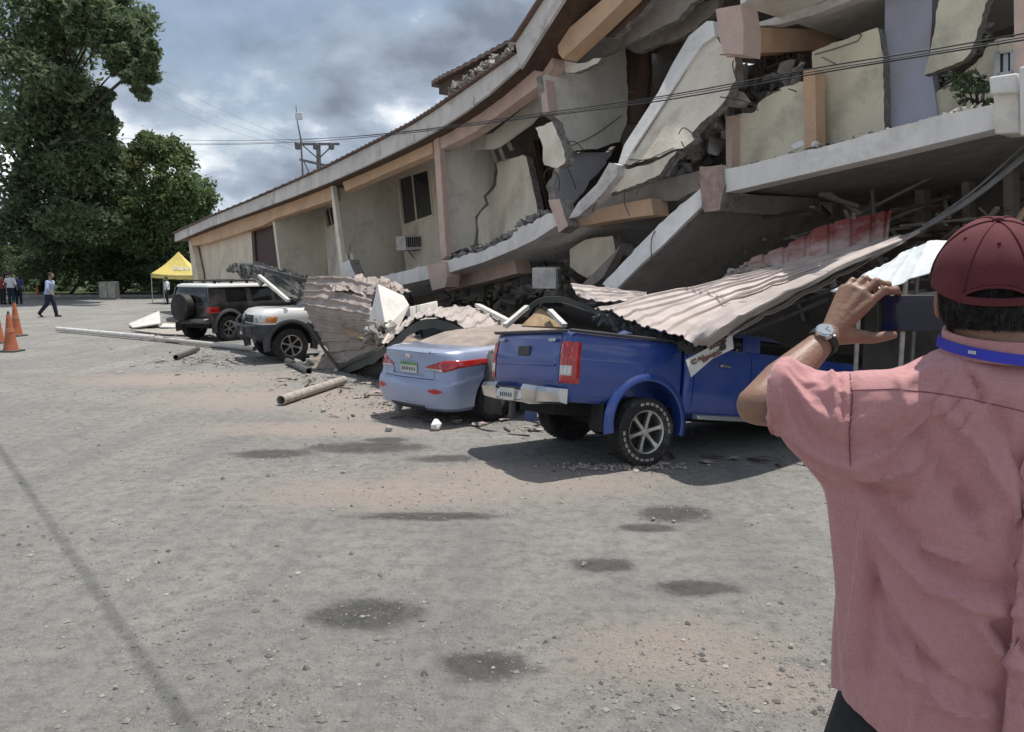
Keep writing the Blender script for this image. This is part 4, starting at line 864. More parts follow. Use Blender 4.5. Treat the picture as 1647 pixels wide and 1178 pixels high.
def zwheel(MM, x, y, r, sc):
    """local height of a wheel centre so that the tyre stands on the ground"""
    p = MM @ Vector((x * sc, y * sc, 0)); up = MM.to_3x3() @ Vector((0, 0, 1)); return (r * sc - p.z) / up.z / sc
def cyl(c, r, y0, y1, sc, n=48):
    mb = MB(); mb.loft([[Vector((c[0] + r * math.cos(2 * math.pi * k / n), y, c[1] + r * math.sin(2 * math.pi * k / n))) * sc for k in range(n)] for y in (y0, y1)]); return mb
def bx(x0, x1, y0, y1, z0, z1, sc): return MB().box(Vector(((x0 + x1) / 2, (y0 + y1) / 2, (z0 + z1) / 2)) * sc, (abs(x1 - x0) * sc, abs(y1 - y0) * sc, abs(z1 - z0) * sc))
def arch(parent, c, r0, r1, y, bulge, side, sc, m_, a0=-.25, a1=math.pi + .25, name='wheel_arch'):
    mb = MB(); rings = []
    for i in range(41):
        a = a0 + (a1 - a0) * i / 40; d = Vector((math.cos(a), 0, math.sin(a))); o = Vector((c[0], 0, c[1]))
        ring = []
        for f, b in ((0, .0), (.0, .85), (.12, 1.0), (.5, .75), (.85, .25), (1.0, .0), (1.0, -.4)):
            q = o + d * (r0 + (r1 - r0) * f); q.y = side * (y + bulge * b); ring.append(q * sc)
        ring.append((o + d * r0 + Vector((0, side * (y - .12), 0))) * sc); rings.append(ring)
    mb.loft(rings); return mb.build(name, m_, parent, local=True, smooth=50)
def lv(z, xr, xf, hw, cr=.2, cf=.3, br=.05, bf=.2, sb=.0): return dict(z=z, xr=xr, xf=xf, hw=hw, cr=cr, cf=cf, br=br, bf=bf, sb=sb)
def part(me, name, m_, parent, label=None, smooth=35, bevel=0): return link(name, me, m_, parent, (0, 0, 0), smooth, bevel, label=label)

# ------------------------------------------------------------------ blue pickup
S = .85; t, MM = vehicle('pickup_truck', 'dusty blue double cab pickup seen from behind, its cab crushed under fallen roof sheets', .895, 7.84, R(28), R(7.5), R(-5))
bed = Body([lv(.60, -1.06, .46, .80, .10, .03, .03, 0), lv(.66, -1.10, .46, .85, .10, .03, .03, 0), lv(.86, -1.12, .46, .875, .10, .03, .03, 0), lv(1.08, -1.125, .46, .875, .10, .03, .03, 0), lv(1.12, -1.12, .46, .868, .10, .03, .03, 0), lv(1.30, -1.10, .46, .86, .10, .03, .03, 0), lv(1.335, -1.085, .46, .845, .10, .03, .03, 0), lv(1.35, -1.06, .45, .81, .1, .03, .03, 0)])
me = boolean(bed.mesh(0, 0, 0, S, [.60, .63, .66, .72, .80, .86, .95, 1.04, 1.08, 1.12, 1.2, 1.28, 1.31, 1.335, 1.35]), [bx(-1.03, .38, -.76, .76, .92, 1.6, S), cyl((0, .42), .475, .52, 1.2, S), cyl((0, .42), .475, -1.2, -.52, S),
     bx(-1.3, -1.085, -.735, -.728, .78, 1.5, S), bx(-1.3, -1.085, .728, .735, .78, 1.5, S), bx(-1.3, -1.09, -.735, .735, .775, .785, S)])
part(me, 'bed', M['blue'], t)
tg = bed.patch(-.93, .93, .80, 1.335, .012, sc=S, nu=30, nv=14); tgo = tg.build('tailgate', M['blue'], t, local=True, smooth=40)
mb = bx(-1.155, -1.10, -.13, .13, 1.08, 1.19, S); mb.build('handle', M['darkplastic'], t, local=True, bevel=.012)
mb = MB(); mb.bar(Vector((-1.125, -.66, .985)) * S, Vector((-1.125, .66, .985)) * S, .03, .022); mb.build('crease', M['blue'], t, local=True, bevel=.01)
for y0, y1, z0, z1 in ((.50, .66, 1.25, 1.285), (-.66, -.52, 1.24, 1.275)):
    mb = MB()
    for k in range(5): a = y0 + (y1 - y0) * k / 5; mb.box(Vector((-1.135, a + .012, (z0 + z1) / 2)) * S, (.012, .02 * S, (z1 - z0) * S))
    mb.build('badge', M['chrome'], t, local=True)
mb = MB(); mb.bar(Vector((-1.09, -.86, 1.36)) * S, Vector((.45, -.85, 1.365)) * S, .06 * S, .03); mb.bar(Vector((-1.09, .86, 1.36)) * S, Vector((.45, .85, 1.365)) * S, .06 * S, .03); mb.bar(Vector((-1.10, -.8, 1.352)) * S, Vector((-1.10, .8, 1.352)) * S, .05, .03); mb.build('rail_cap', M['darkplastic'], t, local=True, bevel=.01)
for s_ in (-1, 1):
    tl = bed.patch(.955, 2.035, .80, 1.24, .022, side=s_, sc=S, nu=20, nv=14); q = tl.build('taillight', M['red'], t, local=True, smooth=40)
    tl = bed.patch(.96, 1.75, .87, 1.0, .028, side=s_, sc=S, nu=14, nv=6); o = tl.build('reverse_lamp', M['clear'], t, local=True, smooth=40)
    arch(t, (0, .42), .47, .575, .862, .045, s_, S, M['blue'])
    # liner inside the arch
    mb = MB(); mb.loft([[Vector((.485 * math.cos(a), s_ * y, .42 + .485 * math.sin(a))) * S for a in np.linspace(0, math.pi, 16)] for y in (.50, .86)], caps=False, closed=False); mb.build('wheel_well', M['under'], t, local=True)
    if s_ < 0: mb = bx(-.60, -.575, s_ * .64, s_ * .84, .30, .62, S); mb.build('mud_flap', M['under'], t, local=True)
# chrome step bumper
for s_ in (-1, 1):
    mb = MB(); rings = []
    for k in range(13):
        f = k / 12; y = s_ * (.30 + .58 * f); x = -1.30 + (.14 * max(0, f - .55) ** 1.6 * 3.2); z1 = .76 - .02 * f; z0 = .54 + .04 * f
        rings.append([Vector((x + .10, y, z1)) * S, Vector((x + .01, y, z1)) * S, Vector((x - .02, y, z1 - .05)) * S, Vector((x - .01, y, (z0 + z1) / 2)) * S, Vector((x + .01, y, z0 + .02)) * S, Vector((x + .10, y, z0)) * S])
    mb.loft(rings); mb.build('bumper_end', M['chrome'], t, local=True, smooth=40)
mb = MB(); mb.loft([[Vector((-1.20, y, .70)) * S, Vector((-1.30, y, .69)) * S, Vector((-1.31, y, .58)) * S, Vector((-1.20, y, .55)) * S] for y in (-.30, .30)]); mb.build('bumper_step', M['chrome'], t, local=True, bevel=.01)
mb = bx(-1.29, -1.12, -.34, .34, .70, .715, S); mb.build('bumper_tread', M['darkplastic'], t, local=True)
mb = bx(-1.335, -1.32, -.17, .17, .57, .70, S); pl = mb.build('licence_plate', M['plate'], t, local=True)
mb = MB()
for k in range(6): mb.box(Vector((-1.338, -.125 + k * .05, .625)) * S, (.004, .022 * S, .045 * S))
mb.build('plate_print', M['ink'], t, local=True)
mb = bx(-.92, 3.6, -.40, .40, .44, .60, S); mb.build('chassis', M['under'], t, local=True)
mb = MB(); mb.tube([Vector((0, -.7, .385)) * S, Vector((0, .7, .385)) * S], .06, 10); mb.sphere(Vector((0, 0, .385)) * S, .15); mb.build('rear_axle', M['under'], t, local=True)
mb = bx(-1.30, -1.24, -.09, -.02, .36, .56, S); mb.build('tow_bracket', M['darkplastic'], t, local=True, bevel=.01)
# cab
cab = Body([lv(.50, .50, 3.80, .80, .05, .3, 0, .2), lv(.56, .50, 3.90, .86, .05, .32, 0, .2), lv(.90, .50, 3.98, .885, .05, .34, 0, .2), lv(1.10, .50, 3.98, .885, .05, .34, 0, .22), lv(1.25, .50, 3.94, .87, .05, .34, 0, .25), lv(1.33, .50, 3.80, .84, .05, .34, 0, .25)])
me = boolean(cab.mesh(0, 0, 0, S, [.50, .53, .56, .66, .78, .90, 1.0, 1.1, 1.18, 1.25, 1.33]), [cyl((3.085, .50), .50, .5, 1.2, S), cyl((3.085, .50), .50, -1.2, -.5, S)] + [bx(x, x + .012, -1, -.862, .56, 1.4, S) for x in (.62, 1.52, 2.52)])
part(me, 'cab', M['blue'], t)
gh = Body([lv(1.33, .52, 2.95, .82, .08, .2, 0, .15), lv(1.46, .60, 2.55, .76, .08, .2, 0, .15), lv(1.50, .66, 2.3, .72, .08, .2, 0, .15)])
gh.mesh(1.33, 1.50, 5, S).build('window', M['carglass'], t, local=True)
rf = Body([lv(1.50, .62, 2.35, .74, .08, .2, 0, .1), lv(1.56, .68, 2.25, .66, .08, .2, 0, .1)]); rf.mesh(1.50, 1.56, 3, S).build('roof', M['blue'], t, local=True, label='crushed blue cab roof')
for x in (.62, 1.48, 1.62):
    mb = MB(); mb.bar(Vector((x, -.835, 1.32)) * S, Vector((x + .06, -.765, 1.51)) * S, .09, .05); mb.build('pillar', M['blue'], t, local=True)
mb = MB(); mb.loft([[Vector((x, -.90, .56)) * S, Vector((x, -1.0, .55)) * S, Vector((x, -1.02, .50)) * S, Vector((x, -.90, .49)) * S] for x in (.62, 2.55)]); mb.build('side_step', M['alu'], t, local=True, bevel=.012)
for x in (1.0, 1.9):
    mb = bx(x, x + .16, -.92, -.88, 1.12, 1.155, S); mb.build('door_handle', M['chrome'], t, local=True, bevel=.008)
for (x, y) in ((0, -.76), (0, .76), (3.085, -.76), (3.085, .76)):
    wheel(t, (x, y, zwheel(MM, x, y, .385, S)), .385, .26, -1 if y < 0 else 1, .245, S, 6, letters=True)

# ------------------------------------------------------------------ pale blue saloon
S = .89; t, MM = vehicle('saloon_car', 'pale blue saloon with its roof flattened under a folded roof sheet, rear end showing', -.74, 10.0, R(47), R(-1), 0)
sb_ = Body([lv(.20, -.80, 3.2, .74, .26, .3, .10, .2, .05), lv(.26, -.90, 3.3, .81, .28, .3, .12, .2, .05), lv(.40, -.945, 3.35, .84, .30, .3, .14, .2, .05), lv(.56, -.95, 3.38, .85, .30, .3, .14, .2, .05), lv(.62, -.925, 3.38, .852, .30, .3, .14, .2, .05), lv(.66, -.885, 3.38, .852, .30, .3, .14, .2, .05), lv(.80, -.86, 3.3, .845, .30, .3, .14, .2, .06), lv(.90, -.845, 3.1, .82, .30, .3, .14, .2, .07), lv(.97, -.86, 2.9, .78, .30, .3, .15, .2, .08), lv(1.005, -.85, 2.8, .75, .30, .3, .15, .2, .08), lv(1.03, -.80, 2.7, .70, .28, .3, .15, .2, .08), lv(1.05, -.66, 2.6, .62, .26, .3, .12, .2, .08)])
me = boolean(sb_.mesh(0, 0, 0, S, [.20, .23, .26, .33, .40, .48, .56, .59, .62, .64, .66, .70, .75, .80, .85, .90, .94, .97, .99, 1.005, 1.02, 1.03, 1.05]), [cyl((0, .33), .375, .5, 1.2, S), cyl((0, .33), .375, -1.2, -.5, S), cyl((2.57, .33), .375, .5, 1.2, S), cyl((2.57, .33), .375, -1.2, -.5, S),
     bx(-1.2, -.835, -.33, .33, .68, .885, S), bx(-1.2, -.80, -.50, .50, .645, .653, S), bx(-1.2, -.80, -.505, -.497, .65, 1.0, S), bx(-1.2, -.80, .497, .505, .65, 1.0, S)])
part(me, 'body', M['ltblue'], t)
mb = bx(-.855, -.842, -.17, .17, .71, .86, S); mb.build('licence_plate', M['plate'], t, local=True)
mb = bx(-.859, -.853, -.165, .165, .815, .856, S); mb.build('plate_strip', M['green'], t, local=True)
mb = MB()
for k in range(6): mb.box(Vector((-.858, -.125 + k * .05, .765)) * S, (.004, .022 * S, .045 * S))
mb.build('plate_print', M['ink'], t, local=True)
for s_ in (-1, 1):
    sb_.patch(.66, 2.11, lambda f: .80 - .045 * math.sin(math.pi * min(1, f * 1.4)) + .05 * max(0, f - .6), lambda f: .815 + .10 * min(1, f * 2.2) - .02 * f, .020, side=s_, sc=S, nu=30, nv=8).build('taillight', M['red'], t, local=True, smooth=40)
    sb_.patch(.68, 1.25, lambda f: .775 - .02 * f, lambda f: .80 - .012 * f, .027, side=s_, sc=S, nu=16, nv=4).build('reverse_lamp', M['clear'], t, local=True, smooth=40)
    sb_.patch(.85, 1.35, lambda f: .50 - .035 * math.sin(math.pi * f), lambda f: .505 + .03 * math.sin(math.pi * f), .012, side=s_, sc=S, nu=14, nv=4).build('reflector', M['redbright'], t, local=True, smooth=40)
sb_.patch(-.7, .7, .22, .29, .010, sc=S, nu=20, nv=3).build('bumper_valance', M['darkplastic'], t, local=True)
mb = MB(); mb.sphere(Vector((-.86, 0, .94)) * S, (.012, .055, .035), 14, 8); mb.build('badge', M['chrome'], t, local=True)
mb = MB(); mb.loft([[Vector((-.835, y, .988)) * S, Vector((-.875, y, 1.01)) * S, Vector((-.84, y, 1.03)) * S] for y in (-.45, -.2, .2, .45)]); mb.build('boot_lip', M['ltblue'], t, local=True, smooth=60)
gl = Body([lv(1.035, -.30, 2.3, .66, .2, .3, .1, .1), lv(1.10, -.06, 2.1, .61, .2, .3, .1, .1), lv(1.16, .16, 1.9, .54, .2, .3, .1, .1)])
gl.mesh(1.035, 1.16, 4, S).build('rear_window', M['dustglass'], t, local=True)
rf = Body([lv(1.15, .20, 1.95, .56, .2, .3, .1, .1), lv(1.18, .30, 1.8, .46, .2, .3, .1, .1)]); rf.mesh(1.15, 1.18, 2, S).build('roof', M['dustglass'], t, local=True, label='flattened roof')
for (x, y) in ((0, -.73), (0, .73), (2.57, -.73), (2.57, .73)): wheel(t, (x, y, zwheel(MM, x, y, .315, S)), .315, .2, -1 if y < 0 else 1, .2, S, 10)
mb = bx(-.6, 3.2, -.6, .6, .2, .3, S); mb.build('underbody', M['under'], t, local=True)

# ------------------------------------------------------------------ black off roader with white roof
S = .86; t, MM = vehicle('black_suv', 'black off roader with white roof and a spare wheel, parked nose to the building', -8.15, 21.0, R(58))
WB = 2.69
lb = Body([lv(.52, -.62, 3.40, .80, .10, .3, .03, .1), lv(.60, -.70, 3.48, .90, .12, .3, .03, .1), lv(.85, -.74, 3.5, .93, .12, .3, .03, .1), lv(1.12, -.74, 3.5, .93, .12, .3, .03, .15), lv(1.20, -.73, 3.3, .90, .12, .3, .03, .2)])
me = boolean(lb.mesh(.52, 1.20, 10, S), [cyl((x, .42), .49, *yy, S) for x in (0, WB) for yy in ((.5, 1.2), (-1.2, -.5))] + [bx(x, x + .015, -1.2, -.90, .55, 1.3, S) for x in (.7, 1.75)])
part(me, 'body', M['blackpaint'], t)
gh = Body([lv(1.20, -.72, 2.35, .88, .12, .2, .03, .05), lv(1.45, -.68, 2.15, .84, .12, .2, .03, .05), lv(1.66, -.62, 1.95, .79, .12, .2, .03, .05)])
gh.mesh(1.20, 1.66, 6, S).build('window', M['carglass'], t, local=True)
for s_ in (-1, 1):
    for x0, x1 in ((-.70, -.05), (.72, .92), (1.72, 1.86)):
        mb = MB(); mb.loft([[Vector((x, s_ * y, z)) * S for x, y, z in ((x0, .90, 1.19), (x1, .90, 1.19), (x1 * .97, .80, 1.66), (x0 * .9 if x0 < 0 else x0 * .98, .80, 1.66))], [Vector((x, s_ * (y - .05), z)) * S for x, y, z in ((x0, .90, 1.19), (x1, .90, 1.19), (x1 * .97, .80, 1.66), (x0 * .9 if x0 < 0 else x0 * .98, .80, 1.66))]]); mb.build('pillar', M['blackpaint'], t, local=True)
    lb.patch(1.0, 2.06, .88, 1.06, .03, side=s_, sc=S, nu=14, nv=8).build('taillight', M['red'], t, local=True, smooth=40)
    for x in (0, WB): arch(t, (x, .42), .485, .62, .90, .07, s_, S, M['darkplastic'])
rf = Body([lv(1.66, -.66, 2.0, .82, .14, .2, .05, .05), lv(1.72, -.65, 1.98, .81, .14, .2, .05, .05), lv(1.77, -.55, 1.85, .70, .14, .2, .05, .05)]); rf.mesh(1.66, 1.77, 5, S).build('roof', M['whitepaint'], t, local=True, label='white roof')
mb = MB()
for s_ in (-1, 1): mb.tube([Vector((-.4, s_ * .68, 1.84)) * S, Vector((1.5, s_ * .68, 1.86)) * S], .025, 8)
for x in (-.3, .3, .9, 1.4): mb.tube([Vector((x, -.7, 1.85)) * S, Vector((x, .7, 1.85)) * S], .02, 8); mb.box(Vector((x, -.68, 1.81)) * S, (.05, .05, .08)); mb.box(Vector((x, .68, 1.81)) * S, (.05, .05, .08))
mb.build('roof_rack', M['black'], t, local=True)
for s_ in (-1, 1): mb = MB(); mb.loft([[Vector((-.72, s_ * y, .56)) * S, Vector((-.92, s_ * y, .58)) * S, Vector((-.94, s_ * y, .70)) * S, Vector((-.72, s_ * y, .74)) * S] for y in (.28, .55, .82, .93)]); mb.build('bumper_end', M['steel'], t, local=True, bevel=.03)
bx(-.86, -.70, -.28, .28, .54, .70, S).build('bumper', M['darkplastic'], t, local=True, bevel=.02)
lb.patch(-.9, .9, 1.02, 1.10, .006, sc=S, nu=10, nv=2).build('trim_strip', M['darkplastic'], t, local=True)
sp = wheel(t, (0, 0, 0), .40, .27, 1, .23, S, 6); sp.rotation_euler = (0, 0, math.pi / 2); sp.location = Vector((-.93, .06, 1.05)) * S; sp['label'] = 'spare wheel on the tailgate'
for o_ in [o_ for o_ in t.children if o_.name.startswith('brake_drum')]: bpy.data.objects.remove(o_)
mb = MB(); mb.lathe([(.01, 0), (.37, 0), (.41, .04), (.41, .26), (.36, .30), (.01, .31)], Matrix.Translation(Vector((-.76, .06, 1.05)) * S) @ Matrix.Rotation(math.pi / 2, 4, 'Z') @ Matrix.Scale(S, 4), 36, False); mb.build('spare_wheel_cover', M['black'], t, local=True, smooth=40)
for (x, y) in ((0, -.80), (0, .80), (WB, -.80), (WB, .80)): wheel(t, (x, y, .40), .40, .26, -1 if y < 0 else 1, .235, S, 6)
bx(-.5, 3.2, -.6, .6, .4, .55, S).build('underbody', M['under'], t, local=True)

# ------------------------------------------------------------------ white and grey off roader, nose to the lot
S = .87; t, MM = vehicle('white_suv', 'white off roader with dark grey bumper facing the lot, rear buried under roof sheets', -4.90, 16.35, R(213))
lo = Body([lv(.50, -3.4, .60, .82, .2, .22, .05, .08), lv(.56, -3.45, .74, .90, .2, .24, .05, .08), lv(.70, -3.5, .80, .93, .2, .24, .05, .08), lv(.84, -3.5, .79, .935, .2, .24, .05, .08), lv(.90, -3.5, .74, .92, .2, .24, .05, .08)])
cut = [cyl((x, .43), .50, *yy, S) for x in (0, -2.79) for yy in ((.48, 1.2), (-1.2, -.48))]
part(boolean(lo.mesh(.50, .90, 8, S), cut), 'lower_body', M['darkplastic'], t, 'dark grey lower body and bumper')
ub = Body([lv(.90, -3.5, .73, .92, .2, .24, .05, .08), lv(1.02, -3.5, .73, .925, .2, .26, .05, .10), lv(1.14, -3.5, .70, .91, .2, .28, .05, .12), lv(1.22, -3.5, .62, .87, .2, .30, .05, .14), lv(1.26, -3.45, .45, .78, .2, .3, .05, .14)])
part(boolean(ub.mesh(0, 0, 0, S, [.90, .94, .98, 1.02, 1.08, 1.14, 1.18, 1.22, 1.245, 1.26]), cut + [bx(-.95, -.938, -1.2, -.90, .5, 1.3, S), bx(-.95, -.938, .90, 1.2, .5, 1.3, S)]), 'body', M['whitepaint'], t, 'white bonnet and wings')
gh = Body([lv(1.26, -3.3, -.55, .84, .1, .2, .05, .05), lv(1.70, -3.2, -1.1, .74, .1, .2, .05, .05)]); gh.mesh(1.26, 1.60, 4, S).build('window', M['carglass'], t, local=True)
rf = Body([lv(1.60, -3.25, -.95, .79, .1, .2, .05, .05), lv(1.66, -3.1, -1.1, .70, .1, .2, .05, .05)]); rf.mesh(1.60, 1.66, 2, S).build('roof', M['whitepaint'], t, local=True)
for s_ in (-1, 1):
    ub.patch(3.15, 4.35, lambda f: .93, lambda f: 1.10 + .02 * f, .02, side=s_, sc=S, nu=20, nv=6).build('headlight', M['clear'], t, local=True, smooth=40)
    ub.patch(2.975, 3.4, .94, 1.08, .026, side=s_, sc=S, nu=12, nv=5).build('indicator', M['amber'], t, local=True, smooth=40)
    for x in (0, -2.79): arch(t, (x, .43), .495, .64, .89, .06, s_, S, M['darkplastic'])
ub.patch(4.42, 5.0, .93, 1.10, .012, side=1, sc=S, nu=10, nv=4).build('grille', M['black'], t, local=True); ub.patch(4.42, 5.0, .93, 1.10, .012, side=-1, sc=S, nu=10, nv=4).build('grille', M['black'], t, local=True)
for s_ in (-1, 1):
    mb = MB(); mb.tube([Vector((.76, s_ * .2, .45)) * S, Vector((.90, s_ * .25, .62)) * S, Vector((.92, s_ * .30, .98)) * S, Vector((.82, s_ * .34, 1.08)) * S], .03, 10); mb.build('bull_bar', M['darkplastic'], t, local=True)
mb = MB(); mb.tube([Vector((.78, -.85, .86)) * S, Vector((.92, -.6, .86)) * S, Vector((.92, .6, .86)) * S, Vector((.78, .85, .86)) * S], .03, 10); mb.tube([Vector((.80, .80, .50)) * S, Vector((.90, .72, .88)) * S], .035, 10); mb.build('bull_bar', M['darkplastic'], t, local=True)
mb = MB(); mb.lathe([(.01, 0), (.05, 0), (.055, .05), (.01, .06)], Matrix.Translation(Vector((.76, .55, .70)) * S) @ Matrix.Rotation(-math.pi / 2, 4, 'Z'), 16, False); mb.build('fog_lamp', M['clear'], t, local=True)
for (x, y) in ((0, -.80), (0, .80), (-2.79, -.80), (-2.79, .80)): wheel(t, (x, y, .40), .40, .26, -1 if y < 0 else 1, .25, S, 6)
bx(-3.2, .4, -.6, .6, .4, .55, S).build('underbody', M['under'], t, local=True)
# ================================================================== fallen roof sheets and debris
def sheet(name, label, A, B, nrib, m_, rib=.03, sag=0.0, side=1, nv=24, cat='roof sheet', group=None, mid=None, dents=.02, seed=0, m_under=None, lip=None, frac=.22, notch=0.0):
    """ribbed metal sheet ruled between the edges A and B (ribs run from A to B); rib flanks and thickness are geometry"""
    rnd = random.Random(seed); K = nrib * 8; a = spl(A, K); b = spl(B, K); mm_ = spl(mid, K) if mid else None
    tear = [rnd.uniform(-notch, notch) for _ in range(nrib + 1)]
    P = []
    for i in range(K + 1):
        row = []
        for j in range(nv + 1):
            v = j / nv
            if notch: tv = tear[i // 8]; v = v * (1 - tv * .0) + (tv if j == 0 else 0) * .6 + (tv if j == nv else 0) * .3
            q = a[i].lerp(b[i], v) if not mm_ else a[i] * (2 * (v - .5) * (v - 1)) + mm_[i] * (4 * v * (1 - v)) + b[i] * (2 * v * (v - .5))
            q = q - Vector((0, 0, sag * 4 * v * (1 - v))); nz_q = noise.noise(Vector((i / K * 5 + seed, v * 4, seed))); kk = abs(noise.noise(Vector((i / K * 3 + seed * 2, v * 5 + i / K * 2, seed + 7)))); q = q + Vector((0, 0, dents * (nz_q + 1.4 * max(0, .22 - kk) / .22 * .6))); row.append(q)
        P.append(row)
    def nor(i, j):
        du = P[min(i + 2, K)][j] - P[max(i - 2, 0)][j]; dv_ = P[i][min(j + 1, nv)] - P[i][max(j - 1, 0)]; n_ = du.cross(dv_); return n_.normalized() * side if n_.length > 1e-9 else Vector((0, 0, 1))
    mb = MB(); top = []; bot = []
    for i in range(K + 1):
        ph = i % 8; h = rib if ph in (3, 4) else (rib * .0)
        top.append([P[i][j] + nor(i, j) * (h + .004) for j in range(nv + 1)]); bot.append([P[i][j] + nor(i, j) * (h - .004) for j in range(nv + 1)])
    mb.loft(top, caps=False, closed=False); mb.loft(bot, caps=False, closed=False); n1 = (K + 1) * (nv + 1)
    for i in range(K):
        for j in (0, nv): q = i * (nv + 1) + j; mb.f.append([q, q + nv + 1, n1 + q + nv + 1, n1 + q])
    for j in range(nv):
        for i in (0, K): q = i * (nv + 1) + j; mb.f.append([q, q + 1, n1 + q + 1, n1 + q])
    return mb.build(name, m_, smooth=25, label=label, category=cat, group=group)
def solid(name, label, cat, mb, m_, group=None, smooth=30, bevel=0): return mb.build(name, m_, smooth=smooth, bevel=bevel, label=label, category=cat, group=group)
GS = 'roof sheets fallen on the parked cars'
# folded ribbed sheet between the white off roader and the saloon
sheet('roof_sheet', 'dusty brown ribbed roof sheet hanging to a ground point beside the white off roader',
      [D(497, 447, 15.3), D(490, 468, 15.2), D(487, 490, 15.1), D(500, 516, 15.0), D(523, 556, 14.8), D(546, 592, 14.55)],
      [D(606, 462, 14.4), D(598, 486, 13.9), D(596, 508, 13.6), D(604, 528, 13.4), D(616, 544, 13.2), D(625, 557, 13.0)], 11, M['sheettan'], .04, .0, 1, group=GS, seed=3, dents=.035, mid=[D(550, 446, 15.0), D(545, 470, 14.7), D(541, 498, 14.35), D(553, 524, 14.3), D(571, 552, 14.1), D(586, 577, 13.9)])
sheet('roof_sheet', 'curled dusty ribbed roof sheet bent over above the folded one below the window wall',
      [D(545, 449, 15.6), D(568, 447, 15.6), D(600, 447, 15.4), D(632, 456, 15.2), D(660, 476, 15.0)], [D(530, 466, 14.6), D(560, 470, 14.4), D(598, 474, 14.0), D(606, 468, 14.0), D(612, 466, 14.2)], 6, M['sheettan'], .05, .0, 1, group=GS, seed=5, dents=.08)
# dark gutter edge along the fold
mb = MB(); mb.tube(spl([D(547, 593, 14.4), D(575, 578, 13.6), D(600, 569, 13.0), D(625, 556, 12.6), D(650, 532, 12.2), D(672, 515, 11.9)], 24), .055, 6); mb.tube(spl([D(495, 520, 15.0), D(520, 560, 14.7), D(546, 594, 14.45)], 10), .03, 6)
solid('gutter', 'dark bent gutter running up from the ground point to the arch over the saloon', 'gutter', mb, M['sheetdark'])
# arch of sheet over the saloon
A = [D(547, 592, 14.4), D(590, 574, 13.2), D(622, 555, 12.4), D(650, 530, 11.9), D(676, 514, 11.5), D(702, 512, 11.2), D(734, 522, 10.9), D(764, 543, 10.5), D(787, 570, 10.1)]
B = [D(612, 552, 15.6), D(632, 538, 15.0), D(650, 520, 14.4), D(672, 506, 14.0), D(700, 499, 13.6), D(740, 497, 13.2), D(780, 500, 12.9), D(815, 512, 12.6), D(840, 530, 12.2)]
sheet('roof_sheet', 'dusty roof sheet bent like an arch over the flattened saloon', A, B, 14, M['sheetpink'], .03, .0, 1, group=GS, seed=8, dents=.05)
mb = MB(); ar = spl([q - Vector((0, 0, .045)) for q in A], 60)
rings = []
for i, q in enumerate(ar):
    wv = .035 * noise.noise(Vector((i * .35, 1, 2))); rings.append([q + Vector((0, -.03, .03)), q + Vector((0, .16, .02)), q + Vector((0, .16, -.10 + wv)), q + Vector((0, -.03, -.11 + wv))])
mb.loft(rings); solid('ceiling_batten', 'charred looking batten along the front edge of the arched sheet over the saloon', 'batten', mb, M['sheetdark'], smooth=0)
# dark lining hanging between batten and saloon on both sides
mb = MB(); mb.loft([[p, q] for p, q in zip(spl([D(548, 594, 14.5), D(600, 572, 13.2), D(625, 558, 12.6), D(640, 545, 12.3)], 12), spl([D(560, 604, 14.3), D(600, 618, 13.6), D(616, 600, 12.8), D(632, 575, 12.5)], 12))], caps=False, closed=False)
o = solid('roof_lining', 'dark torn roof lining hanging under the gutter left of the saloon', 'lining', mb, M['sheetdark']); o.modifiers.new('th', 'SOLIDIFY').thickness = .02
mb = MB(); mb.loft([[p, q] for p, q in zip(spl([D(752, 536, 10.7), D(780, 558, 9.7), D(799, 590, 9.05), D(806, 668, 8.9)], 12), spl([D(760, 545, 11.2), D(772, 575, 9.9), D(780, 612, 9.2), D(778, 662, 9.05)], 12))], caps=False, closed=False)
o = solid('roof_lining', 'dark torn roof lining hanging between the saloon and the pickup', 'lining', mb, M['sheetdark']); o.modifiers.new('th', 'SOLIDIFY').thickness = .02
mb = MB(); mb.bar(D(762, 596, 9.6), D(795, 565, 9.4), .03, .05); solid('steel_strip', 'thin rusty strip slanting between the saloon and the pickup', 'strip', mb, M['pipebrown'])
# white wall block on the sheet
mb = MB(); mb.hull([D(608, 457, 13.6), D(593, 518, 13.5), D(621, 527, 12.9), D(638, 536, 13.2), D(659, 491, 13.9), D(600, 500, 14.4), D(650, 476, 14.6), D(640, 530, 14.2)])
solid('wall_block', 'pale cream wall block standing on end on the folded roof sheet', 'wall block', mb, M['white'], bevel=.02, smooth=0)
mb = MB(); mb.hull([D(658, 494, 14.6), D(703, 484, 14.8), D(706, 512, 14.6), D(660, 524, 14.4), D(704, 486, 15.4), D(664, 495, 15.3), D(704, 512, 15.2)])
solid('wall_block', 'grey wall block lying behind the cream one, above the saloon', 'wall block', mb, M['creamgrey'], bevel=.02, smooth=0)
rnd = random.Random(5); mb = MB()
for _ in range(40):
    p = D(rnd.uniform(592, 632), rnd.uniform(520, 552), rnd.uniform(12.9, 13.4)); s_ = rnd.uniform(.03, .13); mb.hull([p + Vector((rnd.uniform(-s_, s_), rnd.uniform(-s_, s_), rnd.uniform(-s_, s_))) for _ in range(9)])
solid('broken_masonry', 'broken masonry bits on the folded sheet', 'rubble', mb, M['rubble'], smooth=0)['kind'] = 'stuff'
mb = MB(); mb.hull([D(612, 540, 13.0), D(625, 534, 13.0), D(632, 546, 12.8), D(626, 556, 12.7), D(614, 552, 12.8), D(622, 545, 13.4)]); solid('wall_block', 'small pinkish cream chunk below the cream block on the sheet', 'wall block', mb, M['cream'], smooth=0)
